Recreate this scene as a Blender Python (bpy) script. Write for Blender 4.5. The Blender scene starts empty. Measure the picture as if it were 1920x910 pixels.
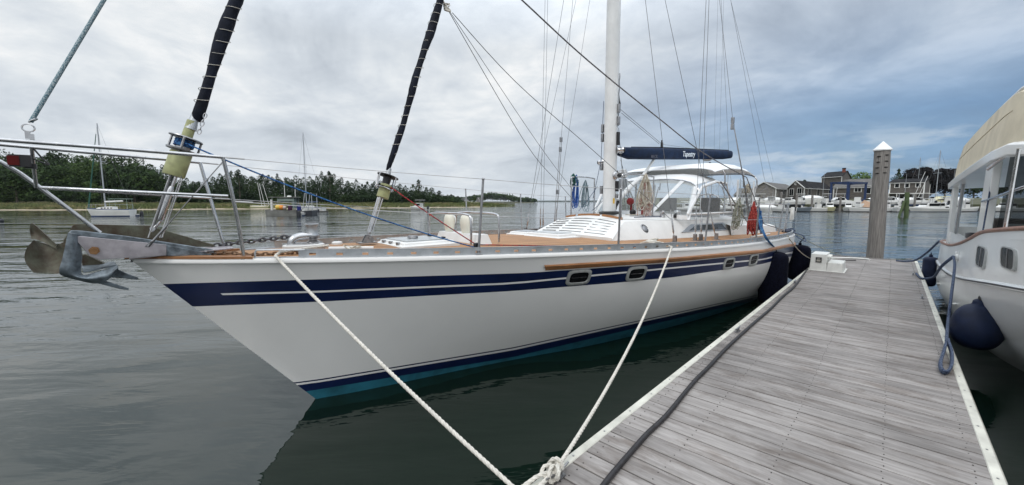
import bpy, math, random
from mathutils import Vector as V, Matrix
from mathutils.bvhtree import BVHTree
R = math.radians
C = bpy.context.scene.collection
# ------------------------------------------------------------------ camera
H = 2.0                      # eye height over the water, metres
F, CX, CY = 757.0, 960.0, 455.0
PITCH = math.atan(77 / 757.0)
YAW = math.atan(715 / (F / math.cos(PITCH)))
cam = bpy.data.cameras.new('camera'); co = bpy.data.objects.new('camera', cam); C.objects.link(co)
co.location = (0, 0, H); co.rotation_euler = (math.pi / 2 - PITCH, 0, YAW)
cam.sensor_width = 36; cam.lens = F / 1920 * 36; cam.clip_start = 0.05; cam.clip_end = 20000
bpy.context.scene.camera = co
FH = V((-math.sin(YAW), math.cos(YAW), 0)); RT = V((math.cos(YAW), math.sin(YAW), 0))
FW = FH * math.cos(PITCH) - V((0, 0, 1)) * math.sin(PITCH); UP = RT.cross(FW)
EYE = V((0, 0, H))
def ray(x, y): return RT * ((x - CX) / F) - UP * ((y - CY) / F) + FW
def proj(p):
    q = p - EYE; d = q.dot(FW); return CX + F * q.dot(RT) / d, CY - F * q.dot(UP) / d
def at_z(x, y, z): d = ray(x, y); return EYE + d * ((z - H) / d.z)
def at_x(x, y, X): d = ray(x, y); return EYE + d * (X / d.x)
def at_y(x, y, Y): d = ray(x, y); return EYE + d * (Y / d.y)
def far(x, y, dh): d = ray(x, y); return EYE + d * (dh / d.dot(FH))   # a point dh metres ahead
# ------------------------------------------------------------------ world, sun, exposure
SUN_EL, SUN_AZ = R(52), V((0.35, -0.94, 0)).normalized()
sc = bpy.context.scene
sc.view_settings.view_transform = 'Standard'; sc.view_settings.look = 'None'
sc.view_settings.gamma = 1; sc.view_settings.use_curve_mapping = False
sc.view_settings.exposure = 0.22
sc.cycles.max_bounces = 6; sc.cycles.transparent_max_bounces = 12; sc.cycles.caustics_reflective = False; sc.cycles.caustics_refractive = False
sc.cycles.sample_clamp_indirect = 4
w = bpy.data.worlds.new('World'); sc.world = w; w.use_nodes = True
nt = w.node_tree; nt.nodes.clear()
def N(t, tree=None, **k):
    n = (tree or nt).nodes.new(t)
    for a, b in k.items(): setattr(n, a, b)
    return n
def math_(op, a, b=None, tree=None, clamp=False):
    t = tree or nt; n = t.nodes.new('ShaderNodeMath'); n.operation = op; n.use_clamp = clamp
    for i, q in enumerate((a, b)):
        if q is None: continue
        if isinstance(q, (int, float)): n.inputs[i].default_value = q
        else: t.links.new(q, n.inputs[i])
    return n.outputs[0]
def mixc(fac, a, b, tree=None, mode='MIX'):
    t = tree or nt; n = t.nodes.new('ShaderNodeMixRGB'); n.blend_type = mode
    for i, q in enumerate((fac, a, b)):
        if isinstance(q, (int, float)): n.inputs[i].default_value = q
        elif isinstance(q, tuple): n.inputs[i].default_value = (*q, 1)
        else: t.links.new(q, n.inputs[i])
    return n.outputs[0]
def ramp(fac, stops, tree=None, interp='LINEAR'):
    t = tree or nt; n = t.nodes.new('ShaderNodeValToRGB'); n.color_ramp.interpolation = interp
    e = n.color_ramp.elements
    while len(e) < len(stops): e.new(0.5)
    for k, (p, c) in enumerate(stops):
        e[k].position = p; e[k].color = (c, c, c, 1) if isinstance(c, (int, float)) else (*c, 1)
    t.links.new(fac, n.inputs[0]); return n.outputs[0]
def noise(vec, scale, detail=6, rough=.55, dist=0, tree=None):
    t = tree or nt; n = t.nodes.new('ShaderNodeTexNoise')
    n.inputs['Scale'].default_value = scale; n.inputs['Detail'].default_value = detail
    n.inputs['Roughness'].default_value = rough; n.inputs['Distortion'].default_value = dist
    if vec is not None: t.links.new(vec, n.inputs['Vector'])
    return n.outputs['Fac']
def mapping(vec, sc_=(1, 1, 1), rot=(0, 0, 0), loc=(0, 0, 0), tree=None):
    t = tree or nt; n = t.nodes.new('ShaderNodeMapping'); t.links.new(vec, n.inputs[0])
    n.inputs['Scale'].default_value = sc_; n.inputs['Rotation'].default_value = rot; n.inputs['Location'].default_value = loc
    return n.outputs[0]
tc = N('ShaderNodeTexCoord').outputs['Generated']
sp = N('ShaderNodeSeparateXYZ'); nt.links.new(tc, sp.inputs[0])
el = math_('MAXIMUM', sp.outputs[2], 0.0)
zc = math_('ADD', el, 0.24)
cb = N('ShaderNodeCombineXYZ')
nt.links.new(math_('DIVIDE', sp.outputs[0], zc), cb.inputs[0]); nt.links.new(math_('DIVIDE', sp.outputs[1], zc), cb.inputs[1])
cl = cb.outputs[0]
n1 = noise(mapping(cl, (1, 1, 1), loc=(3.1, 1.7, 0)), 1.5, 9, .58, .45)
n2 = noise(mapping(cl, (1, 1, 1), loc=(8.3, 4.4, 0)), 0.7, 4, .5, .2)
n3 = noise(mapping(cl, (1, 1, 1), loc=(1.3, 9.4, 2)), 4.5, 8, .62, .6)
tone = math_('ADD', math_('MULTIPLY', n1, .62), math_('ADD', math_('MULTIPLY', n2, .50), math_('MULTIPLY', n3, .19)))
cloud = ramp(tone, [(.46, (.34, .38, .43)), (.55, (.46, .505, .56)), (.63, (.56, .605, .655)), (.70, (.67, .705, .735)), (.79, (.86, .86, .855))])
dr = N('ShaderNodeVectorMath', operation='DOT_PRODUCT'); nt.links.new(tc, dr.inputs[0])
rd = ray(1900, 330).normalized(); dr.inputs[1].default_value = rd
side = ramp(dr.outputs['Value'], [(.62, 0.0), (.80, .30), (.92, .80), (.98, 1.0)])
side = math_('MULTIPLY', side, ramp(el, [(0, 1.0), (.16, .92), (.27, .50), (.40, .25), (.6, 0)]), clamp=True)
cloud = mixc(side, cloud, mixc(1.0, cloud, (.20, .37, .61), mode='MULTIPLY'))
# puffs of white cloud low over the blue side
pf = noise(mapping(tc, (1, 1, 3.6), loc=(2.2, 0.7, 5.1)), 7.5, 6, .55, .2)
band = math_('MULTIPLY', ramp(el, [(.01, 0.6), (.05, 1.0), (.11, .8), (.15, 0)]), side)
puff = math_('MULTIPLY', ramp(pf, [(.48, 0.0), (.60, 1.0)]), band, clamp=True)
# pale veil just over the sea horizon
veil = math_('MULTIPLY', ramp(el, [(0, .55), (.10, .35), (.25, 0)]), math_('SUBTRACT', 1.0, side), clamp=True)
cloud = mixc(veil, cloud, (.56, .61, .66))
cloud = mixc(math_('MULTIPLY', puff, .85), cloud, (.50, .57, .66))
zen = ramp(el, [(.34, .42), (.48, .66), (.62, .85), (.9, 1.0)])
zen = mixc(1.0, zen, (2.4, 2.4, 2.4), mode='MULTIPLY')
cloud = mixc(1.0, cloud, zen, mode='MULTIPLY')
sky = N('ShaderNodeTexSky', sky_type='NISHITA'); sky.sun_disc = False
sky.sun_elevation = SUN_EL; sky.sun_rotation = math.atan2(SUN_AZ.x, SUN_AZ.y)
b1 = N('ShaderNodeBackground'); b1.inputs[1].default_value = .08; nt.links.new(sky.outputs[0], b1.inputs[0])
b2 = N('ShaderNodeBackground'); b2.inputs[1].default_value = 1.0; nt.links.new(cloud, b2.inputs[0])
ms = N('ShaderNodeMixShader')
cover = math_('SUBTRACT', 1.0, math_('MULTIPLY', side, ramp(n1, [(.42, .35), (.62, .10)])), clamp=True)
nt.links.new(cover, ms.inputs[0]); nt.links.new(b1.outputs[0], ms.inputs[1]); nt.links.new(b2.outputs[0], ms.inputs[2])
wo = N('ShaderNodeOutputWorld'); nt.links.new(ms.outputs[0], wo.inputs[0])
sl = bpy.data.lights.new('sun', 'SUN'); sl.energy = 0.8; sl.angle = R(14); sl.color = (1, .96, .9)
so = bpy.data.objects.new('sun', sl); C.objects.link(so)
sd = SUN_AZ * math.cos(SUN_EL) + V((0, 0, math.sin(SUN_EL)))
so.rotation_euler = sd.to_track_quat('Z', 'Y').to_euler(); so.location = sd * 50

# ------------------------------------------------------------------ mesh helpers (everything in world coordinates)
WL = {}          # world location of every object built
class MB:
    def __init__(s): s.v = []; s.f = []; s.mi = []; s.m = 0
    def add(s, vs, fs):
        o = len(s.v); s.v += [V(q) for q in vs]; s.f += [[i + o for i in f] for f in fs]; s.mi += [s.m] * len(fs); return s
    def box(s, c, size, ax=None):
        c = V(c); a = ax or (V((1, 0, 0)), V((0, 1, 0)), V((0, 0, 1))); h = [q / 2 for q in size]
        vs = [c + a[0] * (i * h[0]) + a[1] * (j * h[1]) + a[2] * (k * h[2]) for i in (-1, 1) for j in (-1, 1) for k in (-1, 1)]
        return s.add(vs, [[0, 1, 3, 2], [4, 6, 7, 5], [0, 4, 5, 1], [2, 3, 7, 6], [0, 2, 6, 4], [1, 5, 7, 3]])
    def tube(s, path, r, n=8, closed=False, caps=True):
        path = [V(q) for q in path]; L = len(path); rs = r if isinstance(r, (list, tuple)) else [r] * L
        prev = None; vs = []
        for i, q in enumerate(path):
            if closed: t = path[(i + 1) % L] - path[i - 1]
            else: t = path[min(i + 1, L - 1)] - path[max(i - 1, 0)]
            if t.length < 1e-9: t = V((0, 0, 1))
            t.normalize()
            if prev is None:
                prev = t.orthogonal().normalized()
            prev = (prev - t * prev.dot(t))
            if prev.length < 1e-6: prev = t.orthogonal()
            prev.normalize(); b = t.cross(prev)
            for k in range(n):
                a = 2 * math.pi * k / n; vs.append(q + (prev * math.cos(a) + b * math.sin(a)) * rs[i])
        fs = []
        for i in range(L if closed else L - 1):
            j = (i + 1) % L
            for k in range(n): fs.append([i * n + k, i * n + (k + 1) % n, j * n + (k + 1) % n, j * n + k])
        if caps and not closed: fs += [[k for k in range(n)][::-1], [(L - 1) * n + k for k in range(n)]]
        return s.add(vs, fs)
    def cyl(s, a, b, r, r2=None, n=16): return s.tube([a, b], [r, r if r2 is None else r2], n)
    def lathe(s, prof, base, axis=(0, 0, 1), n=20, sx=1, sy=1, X=None):
        ax = V(axis).normalized(); X = V(X).normalized() if X is not None else ax.orthogonal().normalized(); Y = ax.cross(X); base = V(base); vs = []
        for r, z in prof:
            for k in range(n):
                a = 2 * math.pi * k / n; vs.append(base + ax * z + X * (math.cos(a) * r * sx) + Y * (math.sin(a) * r * sy))
        fs = [[i * n + k, i * n + (k + 1) % n, (i + 1) * n + (k + 1) % n, (i + 1) * n + k] for i in range(len(prof) - 1) for k in range(n)]
        fs += [list(range(n))[::-1], [(len(prof) - 1) * n + k for k in range(n)]]
        return s.add(vs, fs)
    def sphere(s, c, r, sc_=(1, 1, 1), n=12, m=8, axis=(0, 0, 1)):
        prof = [(max(1e-4, math.sin(math.pi * i / m)) * r, -math.cos(math.pi * i / m) * r * sc_[2]) for i in range(m + 1)]
        return s.lathe(prof, c, axis, n, sc_[0], sc_[1])
    def prism(s, poly, t):          # poly: world points of a flat outline; t: extrusion vector
        t = V(t); n = len(poly); p = [V(q) for q in poly]
        vs = [q - t / 2 for q in p] + [q + t / 2 for q in p]
        return s.add(vs, [list(range(n))[::-1], [n + i for i in range(n)]] + [[i, (i + 1) % n, n + (i + 1) % n, n + i] for i in range(n)])
    def grid(s, P, closed=False):   # P[i][j]
        a, b = len(P), len(P[0]); vs = [q for r_ in P for q in r_]
        fs = [[i * b + j, i * b + (j + 1) % b, (i + 1) * b + (j + 1) % b, (i + 1) * b + j] for i in range(a - 1) for j in range(b if closed else b - 1)]
        return s.add(vs, fs)
    def slab(s, P, t):              # grid with thickness vector t
        a, b = len(P), len(P[0]); t = V(t)
        s.grid(P); s.grid([[q + t for q in r_] for r_ in P])
        for i in range(a - 1):
            for j in (0, b - 1): s.add([P[i][j], P[i + 1][j], P[i + 1][j] + t, P[i][j] + t], [[0, 1, 2, 3]])
        for j in range(b - 1):
            for i in (0, a - 1): s.add([P[i][j], P[i][j + 1], P[i][j + 1] + t, P[i][j] + t], [[0, 1, 2, 3]])
        return s
    def build(s, name, mats, parent=None, smooth=None, label=None, cat=None, group=None, kind=None, bev=0, solid=0, sub=0):
        if not isinstance(mats, (list, tuple)): mats = [mats]
        me = bpy.data.meshes.new(name)
        lo = V([min(q[i] for q in s.v) for i in range(3)]); hi = V([max(q[i] for q in s.v) for i in range(3)])
        o_ = V(((lo.x + hi.x) / 2, (lo.y + hi.y) / 2, lo.z))
        if kind == 'structure': o_ = V((0, 0, 0))
        me.from_pydata([q - o_ for q in s.v], [], s.f)
        for m in mats: me.materials.append(m)
        me.polygons.foreach_set('material_index', s.mi)
        me.validate(); me.update()
        import bmesh
        bm = bmesh.new(); bm.from_mesh(me); bmesh.ops.recalc_face_normals(bm, faces=bm.faces); bm.to_mesh(me); bm.free()
        ob = bpy.data.objects.new(name, me); C.objects.link(ob)
        if smooth is None or smooth:
            ang = R(38 if smooth is None or smooth is True else smooth)
            me.polygons.foreach_set('use_smooth', [True] * len(me.polygons)); me.set_sharp_from_angle(angle=ang)
        if bev:
            b = ob.modifiers.new('bevel', 'BEVEL'); b.width = bev; b.segments = 2; b.limit_method = 'ANGLE'; b.angle_limit = R(40)
        if solid:
            b = ob.modifiers.new('solid', 'SOLIDIFY'); b.thickness = solid; b.offset = 0
        if parent is not None:
            ob.parent = parent; ob.location = o_ - WL[parent]
        else: ob.location = o_
        WL[ob] = o_
        tag(ob, label, cat, group, kind); return ob
def tag(o, label=None, cat=None, group=None, kind=None):
    if label: o['label'] = label
    if cat: o['category'] = cat
    if group: o['group'] = group
    if kind: o['kind'] = kind
def thing(name, loc, label, cat, group=None):
    o = bpy.data.objects.new(name, None); C.objects.link(o); o.location = loc; o.empty_display_size = .2
    WL[o] = V(loc); tag(o, label, cat, group); return o
def crv(pts, n=8, closed=False):      # Catmull-Rom through points
    p = [V(q) for q in pts]; out = []; L = len(p)
    for i in range(L if closed else L - 1):
        if closed: a, b, c, d = p[i - 1], p[i], p[(i + 1) % L], p[(i + 2) % L]
        else: a, b, c, d = p[max(i - 1, 0)], p[i], p[i + 1], p[min(i + 2, L - 1)]
        for k in range(n):
            t = k / n; out.append(.5 * ((2 * b) + (c - a) * t + (2 * a - 5 * b + 4 * c - d) * t * t + (3 * b - a - 3 * c + d) * t ** 3))
    if not closed: out.append(p[-1])
    return out
def interp(x, xs, ys):
    if x <= xs[0]: return ys[0]
    for i in range(len(xs) - 1):
        if x <= xs[i + 1]: return ys[i] + (ys[i + 1] - ys[i]) * (x - xs[i]) / (xs[i + 1] - xs[i])
    return ys[-1]
def sag(a, b, d, n=14):
    a, b = V(a), V(b); return [a.lerp(b, i / n) - V((0, 0, d * 4 * (i / n) * (1 - i / n))) for i in range(n + 1)]
def rope3(mb, path, r, pitch=.09, n=6):   # three laid strands
    path = [V(q) for q in path]; fine = []
    for a, b in zip(path, path[1:]):
        k = max(1, int((b - a).length / (pitch / 9))); fine += [a.lerp(b, i / k) for i in range(k)]
    fine.append(path[-1]); d = 0; prev = None; st = [[], [], []]
    for i, q in enumerate(fine):
        t = (fine[min(i + 1, len(fine) - 1)] - fine[max(i - 1, 0)]).normalized()
        if i: d += (q - fine[i - 1]).length
        prev = t.orthogonal().normalized() if prev is None else (prev - t * prev.dot(t)).normalized()
        b = t.cross(prev)
        for k in range(3):
            a = 2 * math.pi * (d / pitch + k / 3); st[k].append(q + (prev * math.cos(a) + b * math.sin(a)) * r * .5)
    for k in range(3): mb.tube(st[k], r * .58, n)
    return mb

# ------------------------------------------------------------------ materials
def mat(name, col, rough=.5, metal=0, var=.12, vs=6, bump=0, bs=60, coat=0, stretch=(1, 1, 1), col2=None, spec=.5, rv=0):
    m = bpy.data.materials.new(name); m.use_nodes = True; t = m.node_tree; p = t.nodes['Principled BSDF']
    g = t.nodes.new('ShaderNodeNewGeometry').outputs['Position']
    mp = mapping(g, stretch, tree=t)
    n_ = noise(mp, vs, 6, .6, .2, t)
    a = col2 or tuple(c * (1 - var * 2) for c in col); b = col if col2 else tuple(min(1, c * (1 + var)) for c in col)
    c = ramp(n_, [(.32, a), (.68, b)], t); t.links.new(c, p.inputs['Base Color'])
    p.inputs['Metallic'].default_value = metal; p.inputs['Specular IOR Level'].default_value = spec
    p.inputs['Coat Weight'].default_value = coat; p.inputs['Coat Roughness'].default_value = .05
    p.inputs['Roughness'].default_value = rough
    if rv: t.links.new(ramp(noise(mp, vs * 2.3, 5, .6, 0, t), [(.3, max(.02, rough - rv)), (.7, min(1, rough + rv))], t), p.inputs['Roughness'])
    if bump:
        bn = t.nodes.new('ShaderNodeBump'); bn.inputs['Strength'].default_value = bump; bn.inputs['Distance'].default_value = .01
        t.links.new(noise(mp, bs, 4, .6, 0, t), bn.inputs['Height']); t.links.new(bn.outputs[0], p.inputs['Normal'])
    return m
gel = mat('gelcoat_white', (.88, .868, .85), .24, var=.02, vs=.8, coat=.3, rv=.015)
deckw = mat('deck_white', (.72, .72, .71), .5, var=.04, vs=4, bump=.05, bs=300)
navy = mat('navy_gelcoat', (.006, .015, .066), .30, var=.15, vs=2, coat=.08, spec=.25)
teal = mat('antifouling', (.022, .16, .23), .55, var=.2, vs=5, col2=(.012, .085, .12))
steel = mat('stainless', (.56, .56, .57), .20, 1, var=.1, vs=12, rv=.1)
dsteel = mat('dull_steel', (.36, .36, .37), .38, 1, var=.15, vs=15, rv=.1)
alu = mat('aluminium', (.48, .50, .52), .42, .85, var=.1, vs=9, rv=.1)
galv = mat('galvanised', (.19, .225, .255), .55, .5, var=.32, vs=16, bump=.3, bs=60)
rusty = mat('weathered_iron', (.125, .130, .095), .65, .1, vs=11, col2=(.055, .034, .020), bump=.4, bs=70)
rollst = mat('roller_cheek', (.40, .37, .39), .4, .65, var=.2, vs=7, rv=.1)
bronze = mat('bronze', (.32, .18, .09), .35, 1, var=.2, vs=20)
black = mat('black_plastic', (.012, .012, .014), .45, var=.2)
canvasn = mat('navy_canvas', (.004, .007, .017), .75, var=.3, vs=8, bump=.4, bs=90, spec=.25)
fendm = mat('fender_cover', (.004, .005, .013), .95, var=.3, vs=30, bump=.6, bs=200, spec=.1)
fend2 = mat('fender_navy', (.010, .018, .050), .55, var=.2, vs=6, bump=.1, bs=20, spec=.3)
ropew = mat('rope_white', (.66, .63, .57), .9, var=.10, vs=40, bump=.5, bs=300, spec=.15)
ropet = mat('rope_tan', (.50, .46, .38), .9, var=.2, vs=50, spec=.1)
ropegr = mat('rope_grey', (.20, .21, .22), .9, var=.3, vs=60, spec=.1)
def rope2(name, a, b, sc_=55):
    m = bpy.data.materials.new(name); m.use_nodes = True; t = m.node_tree; p = t.nodes['Principled BSDF']
    g = t.nodes.new('ShaderNodeNewGeometry').outputs['Position']
    t.links.new(mixc(ramp(noise(g, sc_, 2, .5, 0, t), [(.47, 0.0), (.53, 1.0)], t), a, b, t), p.inputs['Base Color']); p.inputs['Roughness'].default_value = .9
    return m
ropeb = rope2('rope_blue', (.008, .045, .16), (.04, .15, .34)); roper = rope2('rope_red', (.35, .02, .02), (.08, .02, .03))
ropebd = rope2('rope_navy', (.010, .022, .065), (.10, .13, .19), 110); ropegn = rope2('rope_halyard', (.07, .15, .19), (.34, .40, .42), 150)
roperd = rope2('rope_darkred', (.16, .012, .010), (.38, .06, .05), 60); ropeg2 = rope2('rope_sage', (.16, .18, .14), (.42, .42, .36), 60)
ropep = rope2('rope_pink', (.45, .20, .16), (.55, .50, .44), 60); roped = rope2('rope_dark', (.02, .02, .035), (.20, .12, .16), 60)
wire = mat('rigging_wire', (.17, .17, .18), .42, .9, var=.1, vs=8)
lifew = mat('lifeline', (.50, .50, .50), .4, .5, var=.1, vs=8)
foil = mat('foil_cream', (.36, .37, .18), .45, var=.15, vs=12)
mastm = mat('mast_paint', (.74, .75, .75), .3, var=.06, vs=3, coat=.2)
glass = mat('dark_glass', (.008, .009, .010), .25, var=.2, spec=.08)
smoke = mat('smoked_window', (.05, .055, .06), .15, var=.2)
rubm = mat('black_hose', (.018, .016, .018), .5, var=.3, vs=20, bump=.15, bs=30)
pvc = mat('pvc_white', (.70, .70, .67), .5, var=.08, vs=6)
trimm = mat('dock_trim', (.62, .61, .54), .6, var=.13, vs=5, bump=.1, bs=60)
tealeak = mat('sign_yellow', (.7, .45, .05), .6)
redm = mat('red_plastic', (.20, .010, .010), .3, var=.2)
lens_r = mat('lens_red', (.09, .004, .004), .3, var=.2, spec=.2)
clearv = bpy.data.materials.new('clear_vinyl'); clearv.use_nodes = True
_t = clearv.node_tree; _p = _t.nodes['Principled BSDF']; _tr = _t.nodes.new('ShaderNodeBsdfTransparent'); _tr.inputs[0].default_value = (.90, .93, .94, 1)
_p.inputs['Base Color'].default_value = (.6, .62, .62, 1); _p.inputs['Roughness'].default_value = .08
_mx = _t.nodes.new('ShaderNodeMixShader'); _mx.inputs[0].default_value = .18
_t.links.new(_tr.outputs[0], _mx.inputs[1]); _t.links.new(_p.outputs[0], _mx.inputs[2]); _t.links.new(_mx.outputs[0], _t.nodes['Material Output'].inputs[0])
tintv = clearv.copy(); tintv.name = 'tinted_window'; tintv.node_tree.nodes['Transparent BSDF'].inputs[0].default_value = (.22, .24, .25, 1)
tintv.node_tree.nodes['Principled BSDF'].inputs['Base Color'].default_value = (.02, .022, .025, 1)
def wood(name, c1, c2, dirrot, seam=0, seamw=.06, rough=.6, island=0, stretch=(14, .6, 14), fine=9):
    m = bpy.data.materials.new(name); m.use_nodes = True; t = m.node_tree; p = t.nodes['Principled BSDF']
    gn = t.nodes.new('ShaderNodeNewGeometry'); g = mapping(gn.outputs['Position'], (1, 1, 1), (0, 0, dirrot), tree=t)
    gs = mapping(g, stretch, tree=t)
    if island:
        off = t.nodes.new('ShaderNodeVectorMath'); off.operation = 'ADD'
        sx = t.nodes.new('ShaderNodeCombineXYZ'); t.links.new(math_('MULTIPLY', gn.outputs['Random Per Island'], 40.0, t), sx.inputs[0])
        t.links.new(gs, off.inputs[0]); t.links.new(sx.outputs[0], off.inputs[1]); gs = off.outputs[0]
    a = noise(gs, fine * .12, 7, .7, .3, t); b = noise(g, 1.1, 5, .6, .4, t)
    c = ramp(a, [(.28, c1), (.72, c2)], t)
    c = mixc(1.0, c, ramp(b, [(.30, .72), (.52, 1.0), (.75, 1.12)], t), t, 'MULTIPLY')
    if island:
        c = mixc(1.0, c, ramp(gn.outputs['Random Per Island'], [(0, .87), (1, 1.10)], t), t, 'MULTIPLY')
        st = noise(mapping(gs, (.9, .22, .22), loc=(5, 5, 5), tree=t), 1.1, 7, .72, .6, t)
        c = mixc(1.0, c, ramp(st, [(.34, (.68, .64, .61)), (.50, (1, 1, 1)), (.68, (1.06, 1.06, 1.06))], t), t, 'MULTIPLY')
    if seam:
        sx = t.nodes.new('ShaderNodeSeparateXYZ'); t.links.new(g, sx.inputs[0])
        fr = math_('FRACT', math_('DIVIDE', sx.outputs[0], seam, t), None, t)
        c = mixc(math_('LESS_THAN', fr, seamw, t), c, (.03, .022, .018), t)
    t.links.new(c, p.inputs['Base Color']); p.inputs['Roughness'].default_value = rough; p.inputs['Specular IOR Level'].default_value = .3
    bn = t.nodes.new('ShaderNodeBump'); bn.inputs['Strength'].default_value = .5; bn.inputs['Distance'].default_value = .004
    t.links.new(a, bn.inputs['Height']); t.links.new(bn.outputs[0], p.inputs['Normal'])
    return m
dockw = wood('weathered_decking', (.165, .150, .142), (.365, .343, .330), 0, stretch=(2.2, 22, 22), island=1, rough=.8)
BA = R(6)
teak = wood('teak_deck', (.26, .125, .055), (.47, .265, .13), BA, seam=.055, seamw=.09)
teakt = wood('teak_trim', (.22, .095, .040), (.40, .20, .09), BA, rough=.45)
pilew = mat('piling_wood', (.27, .252, .235), .85, vs=5, var=.3, stretch=(9, 9, .5), bump=.6, bs=10, col2=(.10, .092, .085))

# ------------------------------------------------------------------ water
wm = bpy.data.materials.new('harbour_water'); wm.use_nodes = True; t = wm.node_tree; p = t.nodes['Principled BSDF']
p.inputs['Base Color'].default_value = (.004, .011, .007, 1); p.inputs['Roughness'].default_value = .03; p.inputs['IOR'].default_value = 1.48
g = t.nodes.new('ShaderNodeNewGeometry').outputs['Position']
fr_ = R(-35)
gv = mapping(g, rot=(0, 0, -YAW), tree=t)
w1 = noise(mapping(gv, (.34, 1.0, 1), tree=t), 2.6, 4, .55, .35, t)
w2 = noise(mapping(gv, (.45, 1.0, 1), (0, 0, .25), tree=t), 8.0, 3, .5, .2, t)
w3 = noise(mapping(gv, (.38, 1.0, 1), (0, 0, -.12), tree=t), .75, 3, .5, .3, t)
patch = noise(mapping(gv, (.35, 1.0, 1), loc=(4, 2, 0), tree=t), .22, 3, .5, .3, t)
sg = t.nodes.new('ShaderNodeSeparateXYZ'); t.links.new(mapping(g, rot=(0, 0, -YAW), tree=t), sg.inputs[0])
calm = ramp(math_('DIVIDE', sg.outputs[1], 30.0, t, True), [(.0, .10), (.08, .20), (.20, .52), (.6, .75)], t)   # sheltered by the dock, rougher out in the river
amp = math_('MULTIPLY', calm, ramp(patch, [(.38, .20), (.62, 1.0)], t), t)
hgt = math_('ADD', math_('MULTIPLY', w1, .085, t), math_('ADD', math_('MULTIPLY', w2, .010, t), math_('MULTIPLY', w3, .05, t), t), t)
bn = t.nodes.new('ShaderNodeBump'); bn.inputs['Distance'].default_value = 1.0
t.links.new(math_('ADD', math_('MULTIPLY', hgt, amp, t), math_('MULTIPLY', w3, math_('ADD', math_('MULTIPLY', amp, .06, t), .040, t), t), t), bn.inputs['Height']); bn.inputs['Strength'].default_value = 1
t.links.new(bn.outputs[0], p.inputs['Normal'])
mb = MB(); mb.add([(-7000, -3000, 0), (7000, -3000, 0), (7000, 9000, 0), (-7000, 9000, 0)], [[0, 1, 2, 3]]); mb.build('water', wm, kind='structure', smooth=False)

# ------------------------------------------------------------------ dock
DZ, DL, DR_, DE = .47, -1.335, .565, 14.55
dock = thing('floating_dock', (-.4, 7, 0), 'weathered grey wooden floating dock with pale edging running out beside the sailboat', 'dock')
mb = MB(); rnd = random.Random(4); y = -1.2; PW = .1465
while y < DE - .1:
    j = rnd.uniform(-.0015, .0015)
    mb.box(((DL + DR_) / 2, y + PW / 2, DZ - .016 + j), (DR_ - DL - .10, PW - .0105, .032)); y += PW
mb.build('decking', dockw, dock, smooth=False, bev=.003)
mb = MB(); y = -1.2
while y < DE - .1:
    for xq in (-1.22, -.86, -.40, .06, .44):
        for dq in (.035, .108): mb.box((xq + rnd.uniform(-.006, .006), y + dq, DZ + .0008), (.006, .006, .004))
    y += PW
mb.build('screw_heads', mat('screw_dark', (.05, .045, .04), .6, .5), dock, smooth=False)
mb = MB(); mb.box(((DL + DR_) / 2, 6.7, DZ - .26), (DR_ - DL - .16, 15.4, .16)); mb.build('frame', mat('dock_frame', (.015, .013, .012), .9), dock, smooth=False)
for X in (DL, DR_):
    mb = MB(); sgn = 1 if X < 0 else -1
    prof = [(0, DZ - .16), (0, DZ - .01), (.012, DZ + .006), (.058, DZ + .006), (.062, DZ + .001), (.062, DZ - .03), (.03, DZ - .16)]
    P = [[V((X + sgn * a, yy, b)) for a, b in prof] for yy in [-1.2 + i * .5 for i in range(32)]]
    P[-1] = [V((q.x, DE, q.z)) for q in P[-1]]
    mb.grid(P, closed=True)
    mb.m = 1
    for i in range(42):
        mb.cyl((X + sgn * .038, -.6 + i * .36, DZ + .006), (X + sgn * .038, -.6 + i * .36, DZ + .009), .006, n=8)
    mb.build('edge_trim', [trimm, dsteel], dock)
mb = MB(); mb.box(((DL + DR_) / 2, DE + .02, DZ - .07), (DR_ - DL, .04, .16)); mb.build('end_board', dockw, dock, smooth=False, bev=.004)
for k in range(6):
    mb = MB(); yy = .5 + k * 2.6; mb.lathe([(.02, -.30), (.28, -.28), (.30, 0), (.28, .18), (.02, .19)], (-.40, yy, .10), n=20, sx=2.9, sy=3.2, X=(1, 0, 0)); mb.build('float', black, dock)
def cleat(x, y, rot=0, s=1.0):
    mb = MB(); u = V((math.sin(rot), math.cos(rot), 0)); c = V((x, y, DZ))
    for k in (-.03, .03): mb.cyl(c + u * k * s, c + u * k * s + V((0, 0, .035 * s)), .011 * s, .009 * s, 8)
    mb.tube(crv([c + u * -.10 * s + V((0, 0, .05 * s)), c + u * -.05 * s + V((0, 0, .040 * s)), c + V((0, 0, .038 * s)), c + u * .05 * s + V((0, 0, .040 * s)), c + u * .10 * s + V((0, 0, .05 * s))], 4), [.006 * s] * 4 + [.011 * s] * 9 + [.006 * s] * 4, 8)
    mb.box(c + V((0, 0, .004)), (.04 * s, .11 * s, .008)); mb.build('cleat', dsteel, dock)
for (x, y) in ((1383, 622), (1490, 531), (1732, 560), (1703, 488), (1712, 516)):
    q = at_z(x, y, DZ); cleat(min(q.x, .44), q.y, 0 if q.y < 14 else .6, 1.0)
q = at_z(1038, 888, DZ); cleat(-1.25, 1.70)

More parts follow.
